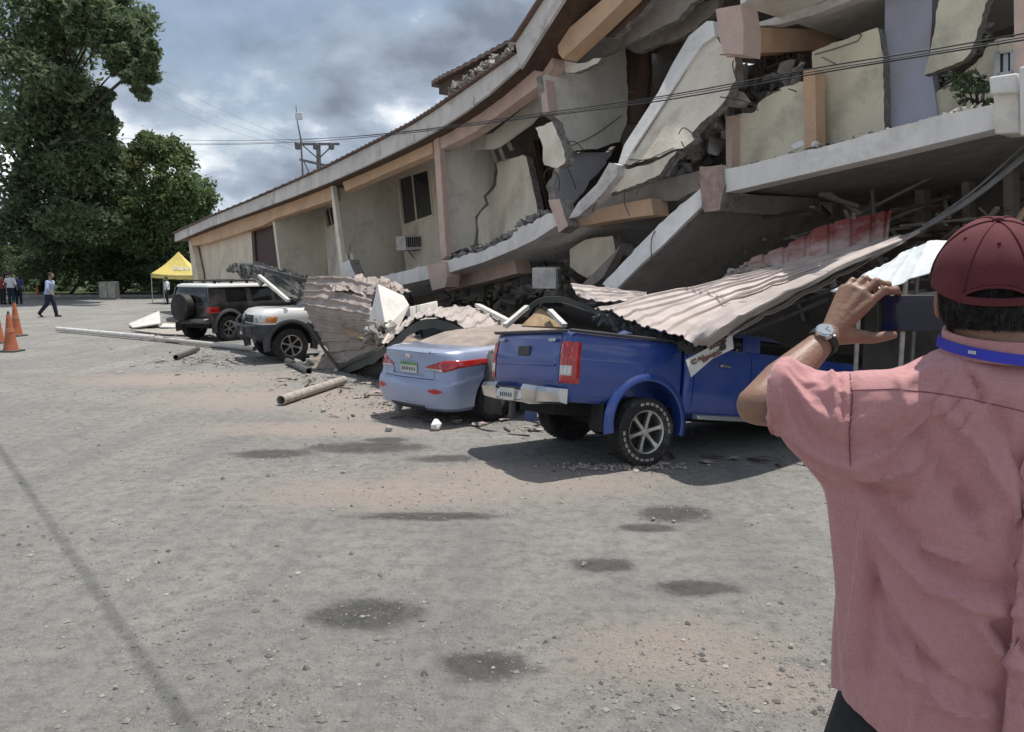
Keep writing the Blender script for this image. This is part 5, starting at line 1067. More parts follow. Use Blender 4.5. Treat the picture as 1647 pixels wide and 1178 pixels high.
mb = MB(); mb.hull([D(548, 529, 14.3), D(556, 526, 14.3), D(616, 549, 13.0), D(612, 556, 12.9), D(552, 534, 14.1), D(556, 530, 14.5)]); solid('plank', 'splintered raw plank lying on the folded roof sheet', 'plank', mb, M['timber'], smooth=0)
# dark sheet thrown over the two off roaders
sheet('roof_sheet', 'dark grey roof sheet with its underside up lying over both off roaders', [D(368, 430, 19.6), D(395, 428, 19.2), D(440, 432, 18.2), D(496, 450, 16.9)], [D(372, 440, 18.6), D(395, 446, 18.2), D(430, 464, 17.0), D(490, 488, 16.0)], 6, M['sheetdark'], .04, group=GS, seed=11, dents=.12)
mb = MB(); mb.tube(spl([D(366, 436, 19.7), D(380, 428, 19.6), D(408, 428, 19.0), D(430, 436, 18.2)], 10), .06, 8); solid('bent_pipe', 'bent dark pipe over the roof of the black off roader', 'pipe', mb, M['steel'])
mb = MB(); mb.bar(D(417, 444, 16.9), D(464, 484, 15.7), .07, .06); solid('steel_bar', 'pale steel bar leaning down onto the white bonnet', 'bar', mb, M['whitebar'])
mb = MB(); mb.bar(D(424, 434, 17.5), D(496, 452, 16.6), .05, .07); solid('steel_bar', 'grey steel edge bar along the top of the dark sheet', 'bar', mb, M['sheetdark'])
# sheets on the pickup
A = [D(958, 500, 8.15), D(985, 506, 7.9), D(1012, 517, 7.7), D(1050, 531, 7.45), D(1092, 545, 7.25), D(1128, 555, 7.15), D(1156, 549, 7.2), D(1182, 537, 7.35)]
B = [D(1430, 388, 10.0), D(1436, 386, 9.9), D(1444, 385, 9.8), D(1452, 383, 9.7), D(1462, 380, 9.6), D(1472, 377, 9.5), D(1482, 374, 9.4), D(1492, 369, 9.3)]
MD = [D(1130, 459, 9.2), D(1150, 461, 9.1), D(1172, 465, 9.0), D(1196, 470, 8.9), D(1222, 475, 8.8), D(1252, 478, 7.13), D(1285, 473, 8.5), D(1318, 464, 8.4)]
sheet('roof_sheet', 'large dusty pink ribbed roof sheet draped over the cab of the blue pickup', A, B, 11, M['sheetpink'], .024, 0, 1, nv=40, group=GS, seed=14, mid=MD, dents=.03, notch=.02)
sheet('roof_sheet', 'narrow pink roof sheet lying flat behind the large one, above the pickup bed', [D(918, 458, 11.2), D(924, 468, 10.9), D(932, 478, 10.6), D(966, 487, 10.3)], [D(1040, 474, 11.2), D(1040, 477, 11.0), D(1040, 480, 10.8), D(1040, 482, 10.6)], 4, M['sheetpink'], .03, group=GS, seed=15)
# dark bent gutter frame over the bed
mb = MB(); pts = spl([D(814, 524, 9.7), D(842, 503, 9.9), D(868, 484, 10.0), D(900, 481, 9.9), D(932, 490, 9.7), D(966, 505, 9.5), D(1000, 522, 9.3), D(1032, 542, 9.1)], 40)
mb.loft([[p + Vector((0, -.04, .03)), p + Vector((0, .06, .03)), p + Vector((0, .06, -.03)), p + Vector((0, -.04, -.04))] for p in pts]); solid('gutter', 'dark grey roof gutter bent into a peak over the pickup bed', 'gutter', mb, M['sheetdark'], smooth=50)
mb = MB(); mb.loft([[p, q] for p, q in zip(spl([D(872, 489, 10.05), D(905, 487, 9.95), D(940, 498, 9.75), D(975, 512, 9.5), D(1030, 540, 9.15)], 24), spl([D(905, 512, 10.0), D(925, 520, 9.9), D(960, 528, 9.7), D(990, 534, 9.5), D(1034, 548, 9.2)], 24))], caps=False, closed=False)
o = solid('roof_lining', 'black torn lining hanging below the gutter over the pickup bed', 'lining', mb, M['black']); o.modifiers.new('th', 'SOLIDIFY').thickness = .02
rnd = random.Random(17); mb = MB()
for i in range(70):
    k = rnd.random(); p = D(960 + k * 200, interp(960 + k * 200, [960, 1012, 1092, 1128, 1160], [502, 519, 547, 557, 550]) + rnd.uniform(0, 7), 8.05 - k * .85); mb.hull([p + Vector((rnd.uniform(-.06, .06), rnd.uniform(-.05, .05), rnd.uniform(-.09, .04))) for _ in range(7)])
solid('torn_insulation', 'black torn insulation along the lower edge of the large sheet', 'insulation', mb, M['sheetdark'], smooth=0)['kind'] = 'stuff'
mb = MB(); mb.bar(D(812, 524, 9.5), D(848, 494, 9.9), .06, .05); solid('steel_bar', 'white bar leaning on the left end of the pickup tailgate', 'bar', mb, M['whitebar'])
mb = MB(); mb.bar(D(884, 500, 9.8), D(908, 524, 9.5), .07, .05); solid('steel_bar', 'white bar inside the pickup bed under the peak of the gutter', 'bar', mb, M['whitebar'])
mb = MB(); mb.bar(D(768, 491, 12.8), D(818, 517, 11.4), .09, .05); solid('plank', 'pale plank slanting down behind the pickup tailgate', 'plank', mb, M['whitebar'])
mb = MB(); mb.hull([D(838, 524, 9.75), D(868, 496, 10.0), D(900, 512, 9.9), D(906, 526, 9.7), D(868, 500, 10.2), D(840, 526, 9.9), D(905, 530, 9.9)]); solid('plywood_board', 'cream board standing in the pickup bed under the gutter peak', 'board', mb, M['timber'], smooth=0)
# sign boards torn loose on the cab
P = [D(1103, 579, 7.13), D(1178, 539, 7.23), D(1180, 562, 7.20), D(1145, 578, 7.16), D(1112, 607, 7.08)]
def signboard(label, P, rows, m_, ink):
    t = thing('sign_board', label, 'sign', P[0]); mb = MB(); n_ = (P[1] - P[0]).cross(P[-1] - P[0]).normalized()
    if n_.y > 0: n_ = -n_
    mb.prism([p - n_ * .012 for p in P], n_ * .012); mb.build('board', m_, t, smooth=0)
    ex = (P[1] - P[0]); ey = (P[-1] - P[0]); mb = MB()
    for (u0, v0, txt, h) in rows:
        for ch in txt:
            wv = h * .62
            for (a0, b0, a1, b1) in {'A': ((0, 1, .5, 0), (.5, 0, 1, 1), (.25, .6, .75, .6)), 'N': ((0, 1, 0, 0), (0, 0, 1, 1), (1, 1, 1, 0)), 'O': ((0, 0, 1, 0), (1, 0, 1, 1), (1, 1, 0, 1), (0, 1, 0, 0)), 'R': ((0, 1, 0, 0), (0, 0, 1, 0), (1, 0, 1, .5), (1, .5, 0, .5), (.4, .5, 1, 1)), 'E': ((0, 0, 0, 1), (0, 0, 1, 0), (0, .5, .8, .5), (0, 1, 1, 1)), 'C': ((1, 0, 0, 0), (0, 0, 0, 1), (0, 1, 1, 1)), 'P': ((0, 1, 0, 0), (0, 0, 1, 0), (1, 0, 1, .5), (1, .5, 0, .5)), 'S': ((1, 0, 0, 0), (0, 0, 0, .5), (0, .5, 1, .5), (1, .5, 1, 1), (1, 1, 0, 1)), 'L': ((0, 0, 0, 1), (0, 1, 1, 1))}.get(ch, ()):
                pa = P[0] + ex * (u0 + a0 * wv * .8) + ey * (v0 + b0 * h) + n_ * .004; pb_ = P[0] + ex * (u0 + a1 * wv * .8) + ey * (v0 + b1 * h) + n_ * .004; mb.bar(pa, pb_, .016, .004, n_)
            u0 += wv * 1.05
    mb.build('lettering', ink, t, smooth=0); return t
inkred = mat('faded red lettering', (0.20, 0.10, 0.085), .8)
signboard('pale torn sign board with faded red letters hanging off the pickup cab under the sheet', [D(1103, 579, 7.13), D(1178, 539, 7.23), D(1180, 561, 7.20), D(1145, 578, 7.16), D(1112, 607, 7.08)], [(.50, .02, 'ANOR', .14), (.10, .22, 'CAL', .18), (.30, .42, 'SPEC', .16)], M['whitebar'], inkred)
# bars of the carport frame below the sheet
mb = MB(); mb.tube([D(1180, 546, 9.1), D(1330, 482, 9.6)], .03, 8); solid('steel_pipe', 'dark carport pipe below the large pink sheet', 'pipe', mb, M['steel'])
mb = MB(); mb.tube([D(1235, 505, 9.6), D(1420, 436, 9.9)], .022, 8); solid('steel_pipe', 'thin dark pipe parallel to the sheet, higher than the carport pipe', 'pipe', mb, M['steel'])
# red sheet and the earth heap at its foot
redm = bpy.data.materials.new('red roof sheet with dust'); redm.use_nodes = True; nt_ = redm.node_tree; b_ = nt_.nodes['Principled BSDF']; b_.inputs['Roughness'].default_value = .55
tc_ = nt_.nodes.new('ShaderNodeTexCoord'); sp_ = nt_.nodes.new('ShaderNodeSeparateXYZ'); nt_.links.new(tc_.outputs['Generated'], sp_.inputs[0])
nz_ = nt_.nodes.new('ShaderNodeTexNoise'); nz_.inputs['Scale'].default_value = 3.5; nz_.inputs['Detail'].default_value = 9; nz_.inputs['Roughness'].default_value = .7; nt_.links.new(tc_.outputs['Object'], nz_.inputs['Vector'])
ad_ = nt_.nodes.new('ShaderNodeMath'); ad_.operation = 'MULTIPLY_ADD'; nt_.links.new(nz_.outputs['Fac'], ad_.inputs[0]); ad_.inputs[1].default_value = .9; nt_.links.new(sp_.outputs[2], ad_.inputs[2])
sx_ = nt_.nodes.new('ShaderNodeMath'); sx_.operation = 'MULTIPLY_ADD'; nt_.links.new(sp_.outputs[0], sx_.inputs[0]); sx_.inputs[1].default_value = -.62; nt_.links.new(ad_.outputs[0], sx_.inputs[2])
rp_ = nt_.nodes.new('ShaderNodeValToRGB'); rp_.color_ramp.elements[0].position = .50; rp_.color_ramp.elements[0].color = (.40, .30, .27, 1); rp_.color_ramp.elements[1].position = .76; rp_.color_ramp.elements[1].color = (.24, .06, .052, 1); nt_.links.new(sx_.outputs[0], rp_.inputs[0]); nt_.links.new(rp_.outputs[0], b_.inputs['Base Color'])
A = [D(1190, 448, 10.1), D(1235, 441, 10.0), D(1290, 436, 9.9), D(1350, 426, 9.8), D(1402, 408, 9.7), D(1428, 396, 9.6)]
B = [D(1196, 428, 10.7), D(1236, 407, 10.7), D(1290, 382, 10.7), D(1350, 359, 10.6), D(1404, 347, 10.5), D(1434, 341, 10.4)]
sheet('roof_sheet', 'red ribbed roof sheet standing on edge, dust washed at its foot', A, B, 8, redm, .035, 0, -1, group=GS, seed=19, dents=.04, mid=[D(1190, 438, 10.35), D(1236, 424, 10.3), D(1290, 410, 10.25), D(1350, 394, 10.2), D(1402, 378, 10.1), D(1430, 369, 10.0)])
mb = MB(); c0 = D(1225, 452, 10.0)
def heap(u, v):
    a = u * 2 * math.pi; p = Vector((c0.x + math.cos(a) * .75 * v, c0.y + math.sin(a) * .5 * v, 0)); h = .34 * (1 - v ** 1.6) + .06 * noise.noise(p * 4) + .03 * noise.noise(p * 13); return (p.x, p.y, c0.z - .12 + h)
mb.grid(heap, 40, 14); o = solid('earth_heap', 'dusty earth heap lying at the foot of the red sheet', 'earth heap', mb, M['dirt'], smooth=60)
mb = MB(); rnd = random.Random(3)
for _ in range(120):
    a = rnd.uniform(0, 6.28); v = rnd.random() ** .5; p = Vector(heap(a / 6.2832, v)) + Vector((0, 0, .01)); s_ = rnd.uniform(.01, .05); mb.hull([p + Vector((rnd.uniform(-s_, s_), rnd.uniform(-s_, s_), rnd.uniform(-s_, s_))) for _ in range(8)])
solid('broken_masonry', 'broken masonry bits on the earth heap', 'rubble', mb, M['rubble'], smooth=0)['kind'] = 'stuff'
# white sheet beyond the raised hand
sheet('roof_sheet', 'bright white flat sheet tilted in the sun behind the raised hand', [D(1336, 471, 7.6), D(1400, 468, 7.4), D(1460, 454, 7.2), D(1515, 432, 7.1)], [D(1420, 430, 8.3), D(1456, 408, 8.2), D(1492, 392, 8.1), D(1550, 387, 8.0)], 5, M['sheetwhite'], .008, 0, 1, group=GS, seed=23, dents=.02)
mb = MB(); mb.bar(D(1436, 478, 8.2), D(1515, 473, 8.1), .04, .05); solid('steel_bar', 'dark bar below the white sheet beside the phone', 'bar', mb, M['steel'])
for k, (a, b) in enumerate((((1480, 372, 9.2), (1660, 245, 8.6)), ((1484, 366, 9.3), (1660, 238, 8.7)), ((1492, 360, 9.4), (1660, 222, 8.8)))):
    mb = MB(); q0, q1 = D(*a), D(*b); mb.tube(spl([q0, q0.lerp(q1, .5) - Vector((0, 0, .06)), q1], 10), .014 if k else .022, 6); solid('fallen_cable', ('thick', 'middle', 'upper thin')[k] + ' fallen cable running from the sheet tip up to the right edge', 'cable', mb, M['steel'], group='fallen cables at the right')
mb = MB(); mb.bar(D(1625, 372, 8.8), D(1650, 335, 8.8), .05, .04); solid('timber_stick', 'pale broken stick behind the man’s cap'.replace('’', ''), 'stick', mb, M['timber'])

for lab_, px, py, yy in (('thin pale carport post right of the thumb, holding up the white sheet', 1457, 452, 7.35), ('thin pale carport post below the raised wrist, left of the other post', 1383, 466, 7.65), ('dark carport post at the far side of the white sheet', 1478, 402, 8.1)):
    top_ = D(px, py, yy); mb = MB(); mb.tube([Vector((top_.x, top_.y, 0)), top_], .022, 10); mb.box(Vector((top_.x, top_.y, .008)), (.14, .14, .016)); solid('carport_post', lab_, 'post', mb, M['pipebrown'] if 'pale' in lab_ else M['steel'], group='carport posts under the sheets')
# dust heaps and rubble on the lot behind the cars
for (px, py, Y, rx, ry, h, lab) in ((790, 520, 14.6, 1.9, 1.2, .55, 'low tan rubble heap between the saloon and the building'), (905, 520, 13.2, 1.4, 1.0, .5, 'low rubble heap behind the pickup bed'), (640, 560, 15.6, 2.0, 1.0, .6, 'rubble heap under the folded roof sheet')):
    c = D(px, py, Y); mb = MB()
    def hp(u, v, c=c, rx=rx, ry=ry, h=h):
        a = u * 2 * math.pi; p = Vector((c.x + math.cos(a) * rx * v, c.y + math.sin(a) * ry * v, 0)); return (p.x, p.y, max(-.05, h * (1 - v ** 1.5) + .12 * noise.noise(p * 2.2) * (1 - v) + .05 * noise.noise(p * 7) - .02))
    mb.grid(hp, 48, 16); solid('rubble_heap', lab, 'rubble heap', mb, M['dirt'], smooth=40)
    mb = MB(); rnd = random.Random(int(px))
    for _ in range(90):
        a = rnd.random(); v = rnd.random() ** .6; p = Vector(hp(a, v)); s_ = rnd.uniform(.02, .14); mb.hull([p + Vector((rnd.uniform(-s_, s_), rnd.uniform(-s_, s_), rnd.uniform(-s_, s_))) for _ in range(8)])
    solid('broken_masonry', 'broken masonry strewn on the heap', 'rubble', mb, M['rubble'], smooth=0)['kind'] = 'stuff'

# ---- poles and pipes on the lot
def gp(px, py, r): p = G(px, py); return Vector((p.x, p.y, r + .004))
def pipe(label, a, b, r, m_, inner=.86, n=16):
    mb = MB(); pts = [a.lerp(b, k / 6) for k in range(7)]; mb.tube(pts, r, n, inner=inner); return mb.build('pipe', m_, smooth=40, label=label, category='pipe')
t = thing('long_pole', 'long white pole lying across the lot in front of the two off roaders', 'pole', gp(250, 550, .09))
a, b = gp(92, 534, .09), gp(248, 549, .09); mb = MB(); mb.tube([a.lerp(b, k / 6) for k in range(7)], .066, 14, inner=.8); mb.build('pole_section', M['whitebar'], t)
a, b = gp(248, 549, .075), gp(410, 567, .075); mb = MB(); mb.tube([a.lerp(b, k / 6) for k in range(7)], .058, 14, inner=.8); mb.build('pole_section', M['pipe'], t)
a = gp(247, 549, .09); mb = MB(); d = (gp(410, 567, .08) - gp(92, 534, .08)).normalized(); mb.tube([a - d * .08, a + d * .1], .08, 14); mb.build('pole_joint', M['whitebar'], t)
pipe('brown dusty open pipe lying in front of the folded roof sheet', gp(452, 653, .072), gp(553, 619, .072), .068, M['pipebrown'], .84, 20)
pipe('short dark steel pipe lying before the front wheel of the white off roader', gp(462, 586, .06), gp(497, 603, .06), .06, M['steel'], .8)
pipe('bent dark pipe piece lying below the long white pole', gp(283, 580, .06), gp(318, 566, .06), .055, M['steel'], .8)
pipe('second short pipe half under the front wheel of the white off roader', gp(474, 582, .05), gp(500, 598, .05), .03, M['alu'], .8)
# boards at the black off roader
def gboard(label, pts, z, m_, th=.03):
    mb = MB(); P = []
    for (px, py, zz) in pts: q = G(px, py, zz); P.append(q)
    mb.prism(P, (0, 0, -th)); return mb.build('board', m_, smooth=0, label=label, category='board')
gboard('cream board propped up on the lot behind the black off roader', [(207, 521, .10), (256, 500, .42), (262, 512, .34), (258, 520, .16), (214, 527, .06)], 0, M['whitebar'], .04)
gboard('narrow grey board lying flat under the tail of the black off roader', [(210, 531, .06), (300, 528, .08), (345, 540, .07), (262, 537, .06)], 0, M['pipebrown'])
gboard('pale splinter board beside the propped cream board', [(262, 520, .12), (306, 522, .10), (300, 527, .08), (258, 526, .08)], 0, M['whitebar'])
# stones
def stone(label, px, py, r, m_, seed):
    rnd = random.Random(seed); c = G(px, py); c.z = r * .62; mb = MB(); mb.hull([c + Vector((rnd.gauss(0, 1), rnd.gauss(0, 1), rnd.gauss(0, 1))).normalized() * r * rnd.uniform(.75, 1.1) for _ in range(22)])
    return mb.build('stone', m_, smooth=0, bevel=r * .08, label=label, category='stone', group='larger stones on the lot')
stone('pale angular stone on the lot left of the pickup wheel', 700, 692, .085, M['white'], 1)
stone('dark rounded stone just below the saloon bumper', 641, 660, .065, M['concrete'], 2)
stone('flat pale stone between the two larger stones and the saloon', 625, 694, .05, M['rubble'], 3)
for i, (px, py, r, lab) in enumerate(((940, 911, .022, 'small pale stone at the left end of the upper dark stain'), (1050, 838, .02, 'small stone on the dark stain right of centre'), (1083, 841, .018, 'pale pebble stone on the right part of the dark stain'), (186, 1108, .012, 'small dark stone at the lower left of the lot'), (1272, 1042, .016, 'dark stone left of the shirt hem'), (256, 905, .014, 'little dark stone left of the thin shadow line'), (540, 600, .06, 'brown stone beside the tip of the folded sheet'), (590, 640, .05, 'brown stone right of the open pipe'), (520, 663, .04, 'brown lump below the open pipe'))):
    stone(lab, px, py, r, M['rubble'] if i % 2 == 0 else M['concrete'], 10 + i)

# ================================================================== tent, cones, cabinet
tp = G(282, 489); tY = tp.y
t = thing('canopy_tent', 'yellow peaked canopy tent with white lettering on slim legs behind the black off roader', 'tent', tp)
yel = mat('yellow tent fabric', (0.70, 0.56, 0.16), .75, var=.12)
c = [D(243, 440, tY), D(316, 443, tY - .4), D(330, 441, tY + 2.0), D(262, 439, tY + 2.3)]; apex = D(287, 405, tY + 1.0)
mb = MB(); 
for k in range(4):
    a, b = c[k], c[(k + 1) % 4]; rows = []
    for i in range(9):
        v = i / 8; l = a.lerp(apex, v); r_ = b.lerp(apex, v); sagv = Vector((0, 0, -.10 * math.sin(math.pi * v))); rows.append([l.lerp(r_, j / 8) + sagv - Vector((0, 0, .05 * math.sin(math.pi * j / 8) * (1 - v))) for j in range(9)])
    mb.loft(rows, caps=False, closed=False)
    mb.loft([[a.lerp(b, j / 8) - Vector((0, 0, .05 * math.sin(math.pi * j / 8))), a.lerp(b, j / 8) - Vector((0, 0, .05 * math.sin(math.pi * j / 8) + .22 + .02 * (j % 2)))] for j in range(9)], caps=False, closed=False)
mb.build('canopy', yel, t, smooth=40, recalc=False)
mb = MB(); a, b = c[0], c[1]; nrm_ = (b - a).cross(apex - a).normalized(); nrm_ = nrm_ if nrm_.y < 0 else -nrm_
o_ = a.lerp(b, .47).lerp(apex, .22) + nrm_ * -.045; ex = (b - a).normalized(); ey = (apex - (a + b) / 2).normalized()
for k in range(4):
    for (x0, y0, x1, y1) in (((0, 0, 0, 1), (0, 1, 1, 1), (1, 1, 1, .5), (0, .5, 1, .5), (0, 0, 1, 0)), ((0, 0, 0, 1), (0, 0, 1, 0), (1, 0, 1, 1)), ((0, 0, .5, 1), (.5, 1, 1, 0), (.2, .4, .8, .4)), ((0, 0, .5, 1), (.5, 1, 1, 0), (.2, .4, .8, .4)))[k]:
        mb.bar(o_ + ex * (k * .27 + x0 * .18) + ey * y0 * .24, o_ + ex * (k * .27 + x1 * .18) + ey * y1 * .24, .05, .012, nrm_)
mb.build('lettering', M['sheetwhite'], t, smooth=0)
for q in c:
    mb = MB(); mb.tube([Vector((q.x, q.y, 0)), q], .025, 8); mb.build('leg', M['alu'], t)
mb = MB()
for k in range(4): mb.tube([c[k] - Vector((0, 0, .1)), c[(k + 1) % 4] - Vector((0, 0, .1))], .018, 6)
mb.build('frame', M['alu'], t)
# cabinet beyond
cb = D(176, 474, 50); cb.z = 0; t = thing('utility_cabinet', 'grey utility cabinet standing before the bushes', 'cabinet', cb)
mb = MB(); mb.box(cb + Vector((0, 0, .62)), (1.1, .5, 1.1)); mb.build('casing', M['steel'], t, bevel=.03)
mb = MB(); mb.box(cb + Vector((-.25, -.26, .62)), (.48, .03, .95)); mb.box(cb + Vector((.27, -.26, .62)), (.48, .03, .95)); mb.build('door', M['concrete'], t, bevel=.01)
mb = MB(); mb.box(cb + Vector((0, 0, .04)), (1.2, .6, .08)); mb.build('plinth', M['concrete'], t)
orange = mat('faded orange plastic', (0.42, 0.125, 0.055), .7, var=.25, vscale=5, stain=(.34, .14, .08), sscale=5)
def cone(label, px, py, h):
    p = G(px, py); t = thing('traffic_cone', label, 'traffic cone', p, group='traffic cones at the left edge')
    mb = MB(); mb.lathe([(.015, h), (.035, h), (.17, .05), (.16, .03), (.01, h * .96)], Matrix.Translation(p) @ Matrix.Rotation(math.pi / 2, 4, 'X') @ Matrix.Scale(1, 4), 28) if False else mb.tube([p + Vector((0, 0, z)) for z in (.03, .06, h * .5, h - .02, h)], [.17, .155, .095, .04, .03], 24); mb.build('cone_body', orange, t, smooth=50)
    mb = MB(); mb.box(p + Vector((0, 0, .02)), (.42, .42, .04)); mb.build('base', M['darkplastic'], t, bevel=.015)
    mb = MB(); z0, z1 = h * .52, h * .68; r0, r1 = .095 - .055 * .05, .066; mb.tube([p + Vector((0, 0, z0)), p + Vector((0, 0, z1))], [.0985, .0725], 24, caps=False); mb.build('faded_band', mat('faded cone band', (0.45, 0.17, 0.09), .7), t, smooth=50)
    mb = MB(); mb.tube([p + Vector((0, 0, h - .01)), p + Vector((0, 0, h + .06))], [.035, .02], 12); mb.build('tip', M['darkplastic'], t, smooth=50)
cone('nearest orange traffic cone, in front of the two others', 18, 566, .87)
cone('orange traffic cone standing behind and right of the nearest', 27, 541, .95)
cone('orange traffic cone cut by the left edge of the photo', -3, 552, .96)
cone('tiny distant orange cone near the kerb behind the walking man', 61, 478, .85)

# splinters, tile shards and wires strewn in front of the wreck
rnd = random.Random(77); mb = MB(); mb2 = MB(); mb3 = MB()
for (px, py, sx, sy, k) in ((585, 628, 45, 14, 34), (690, 668, 70, 8, 22), (330, 580, 60, 9, 26), (830, 690, 50, 8, 14), (500, 612, 40, 10, 20), (1180, 742, 120, 6, 16)):
    for _ in range(k):
        q = G(px + rnd.gauss(0, sx), py + rnd.gauss(0, sy)); a = rnd.uniform(0, 6.28); l = rnd.uniform(.05, .28); d = Vector((math.cos(a), math.sin(a), rnd.uniform(-.05, .15))) * l; q.z = .012
        c_ = rnd.random()
        if c_ < .45: mb.bar(q, q + d, rnd.uniform(.01, .035), .012)
        elif c_ < .8: mb2.hull([q + Vector((rnd.uniform(-.09, .09), rnd.uniform(-.07, .07), rnd.uniform(0, .035))) for _ in range(7)])
        else: mb3.tube(spl([q, q + d + Vector((.03, .02, .03)), q + d * 2.2], 6), .005, 4)
for nm, b_, mm, lb in (('timber_splinters', mb, M['brown'], 'dark timber splinters strewn before the crushed cars'), ('roof_shards', mb2, M['sheettan'], 'brown roof shards strewn before the crushed cars'), ('wire_scraps', mb3, M['rust'], 'rusty wire scraps strewn before the crushed cars')):
    o = b_.build(nm, mm, smooth=0, kind='stuff', label=lb)
# ================================================================== people
M['skin'] = mat('tanned skin', (0.27, 0.155, 0.105), .5, var=.18, vscale=14, bump=.10, bscale=110, stain=(0.24, 0.125, 0.08), sscale=9)
M['skinfar'] = mat('skin', (0.28, 0.16, 0.11), .6)
M['hair'] = mat('dark greying hair', (0.022, 0.019, 0.018), .7, var=.6, vscale=60, bump=.6, bscale=160, stain=(0.07, 0.065, 0.06), sscale=30)
M['navy'] = mat('navy trousers', (0.018, 0.022, 0.045), .85, var=.3, vscale=6); M['charcoal'] = mat('charcoal trousers', (0.016, 0.016, 0.018), .85, var=.3, vscale=8, bump=.2, bscale=200)
M['shirtblue'] = mat('pale blue shirt', (0.37, 0.45, 0.62), .85, var=.15, vscale=6); M['shirtwhite'] = mat('white shirt', (0.62, 0.63, 0.66), .85, var=.1); M['shirtred'] = mat('dark red shirt', (0.22, 0.035, 0.03), .85); M['shirtnavy'] = mat('navy shirt', (0.04, 0.06, 0.16), .85)
M['shoe'] = mat('black shoes', (0.012, 0.012, 0.013), .4)

def figure(label, base, h, face, J, shirt, trousers, hair=True, sleeves=.55, bag=None):
    """J: joints in body units (x forward, y left, z up, standing height 1)"""
    base = Vector(base); MM = Matrix.Translation(base) @ Matrix.Rotation(face, 4, 'Z'); t = thing('person', label, 'person', M=MM)
    V = lambda k: Vector(J[k]) * h; b = MB()
    capsule(b, V('pelvis') + Vector((0, -.03 * h, 0)), .075 * h, V('pelvis') + Vector((0, .03 * h, 0)), .075 * h); capsule(b, V('pelvis'), .082 * h, V('chest'), .088 * h)
    capsule(b, V('chest') + Vector((0, .07 * h, .01 * h)), .05 * h, V('chest') + Vector((0, -.07 * h, .01 * h)), .05 * h); capsule(b, V('chest'), .04 * h, V('neck'), .034 * h)
    hd = V('head'); b.sphere(hd, (.058 * h, .046 * h, .068 * h), 16, 12); b.sphere(hd + Vector((.048 * h, 0, -.022 * h)), (.022 * h, .026 * h, .026 * h)); b.sphere(hd + Vector((.06 * h, 0, -.004 * h)), (.012 * h, .009 * h, .014 * h), 8, 6)
    for s_ in 'lr':
        sg = 1 if s_ == 'l' else -1
        b.sphere(hd + Vector((-.004 * h, sg * .047 * h, -.006 * h)), (.012 * h, .007 * h, .018 * h), 8, 6)
        sh = V('chest') + Vector((0, sg * .105 * h, .045 * h)); capsule(b, sh, .033 * h, V('elbow_' + s_), .026 * h); capsule(b, V('elbow_' + s_), .026 * h, V('hand_' + s_), .018 * h)
        hv = (V('hand_' + s_) - V('elbow_' + s_)).normalized(); capsule(b, V('hand_' + s_), .02 * h, V('hand_' + s_) + hv * .05 * h, .016 * h)
        for f in range(4): o_ = Vector((.012 * (f - 1.5) * h, 0, 0)); capsule(b, V('hand_' + s_) + hv * .05 * h + o_, .0065 * h, V('hand_' + s_) + hv * (.09 - .006 * abs(f - 1.3)) * h + o_ * 1.1, .005 * h, 8)
        capsule(b, V('hand_' + s_) + hv * .015 * h + Vector((.015 * h, 0, 0)), .007 * h, V('hand_' + s_) + hv * .05 * h + Vector((.032 * h, 0, 0)), .006 * h, 8)
        hip = V('pelvis') + Vector((0, sg * .05 * h, -.01 * h)); capsule(b, hip, .055 * h, V('knee_' + s_), .038 * h); capsule(b, V('knee_' + s_), .038 * h, V('foot_' + s_), .024 * h)
    me = remesh(b, .012 * h, 3); link('body', me, M['skinfar'], t, smooth=60)
    c = MB(); capsule(c, V('pelvis') + Vector((0, -.035 * h, .01 * h)), .083 * h, V('pelvis') + Vector((0, .035 * h, .01 * h)), .083 * h); capsule(c, V('pelvis') + Vector((0, 0, .01 * h)), .088 * h, V('chest'), .094 * h); capsule(c, V('chest') + Vector((0, .08 * h, .02 * h)), .056 * h, V('chest') + Vector((0, -.08 * h, .02 * h)), .056 * h)
    for s_ in 'lr':
        sg = 1 if s_ == 'l' else -1; sh = V('chest') + Vector((0, sg * .105 * h, .045 * h)); e_ = sh.lerp(V('elbow_' + s_), min(1, sleeves * 1.8)); capsule(c, sh, .041 * h, e_, .036 * h)
        if sleeves > .6: capsule(c, V('elbow_' + s_), .033 * h, V('elbow_' + s_).lerp(V('hand_' + s_), .9), .026 * h)
    link('shirt', remesh(c, .012 * h, 3), shirt, t, smooth=60)
    c = MB(); capsule(c, V('pelvis') + Vector((0, -.035 * h, -.02 * h)), .08 * h, V('pelvis') + Vector((0, .035 * h, -.02 * h)), .08 * h)
    for s_ in 'lr':
        sg = 1 if s_ == 'l' else -1; hip = V('pelvis') + Vector((0, sg * .05 * h, -.01 * h)); capsule(c, hip, .064 * h, V('knee_' + s_), .049 * h); capsule(c, V('knee_' + s_), .049 * h, V('foot_' + s_) + Vector((0, 0, .015 * h)), .038 * h)
    link('trousers', remesh(c, .012 * h, 3), trousers, t, smooth=60)
    for s_ in 'lr':
        c = MB(); f = V('foot_' + s_); tilt = J.get('tilt_' + s_, 0.0); d = Vector((math.cos(tilt), 0, -math.sin(tilt))); capsule(c, f - d * .02 * h + Vector((0, 0, -.012 * h)), .027 * h, f + d * .095 * h + Vector((0, 0, -.018 * h)), .021 * h); c.build('shoe', M['shoe'], t, local=True, smooth=60)
    if hair:
        c = MB(); c.sphere(hd + Vector((-.010 * h, 0, .016 * h)), (.057 * h, .051 * h, .060 * h), 16, 12); c.build('hair', M['hair'], t, local=True, smooth=60)
    return t
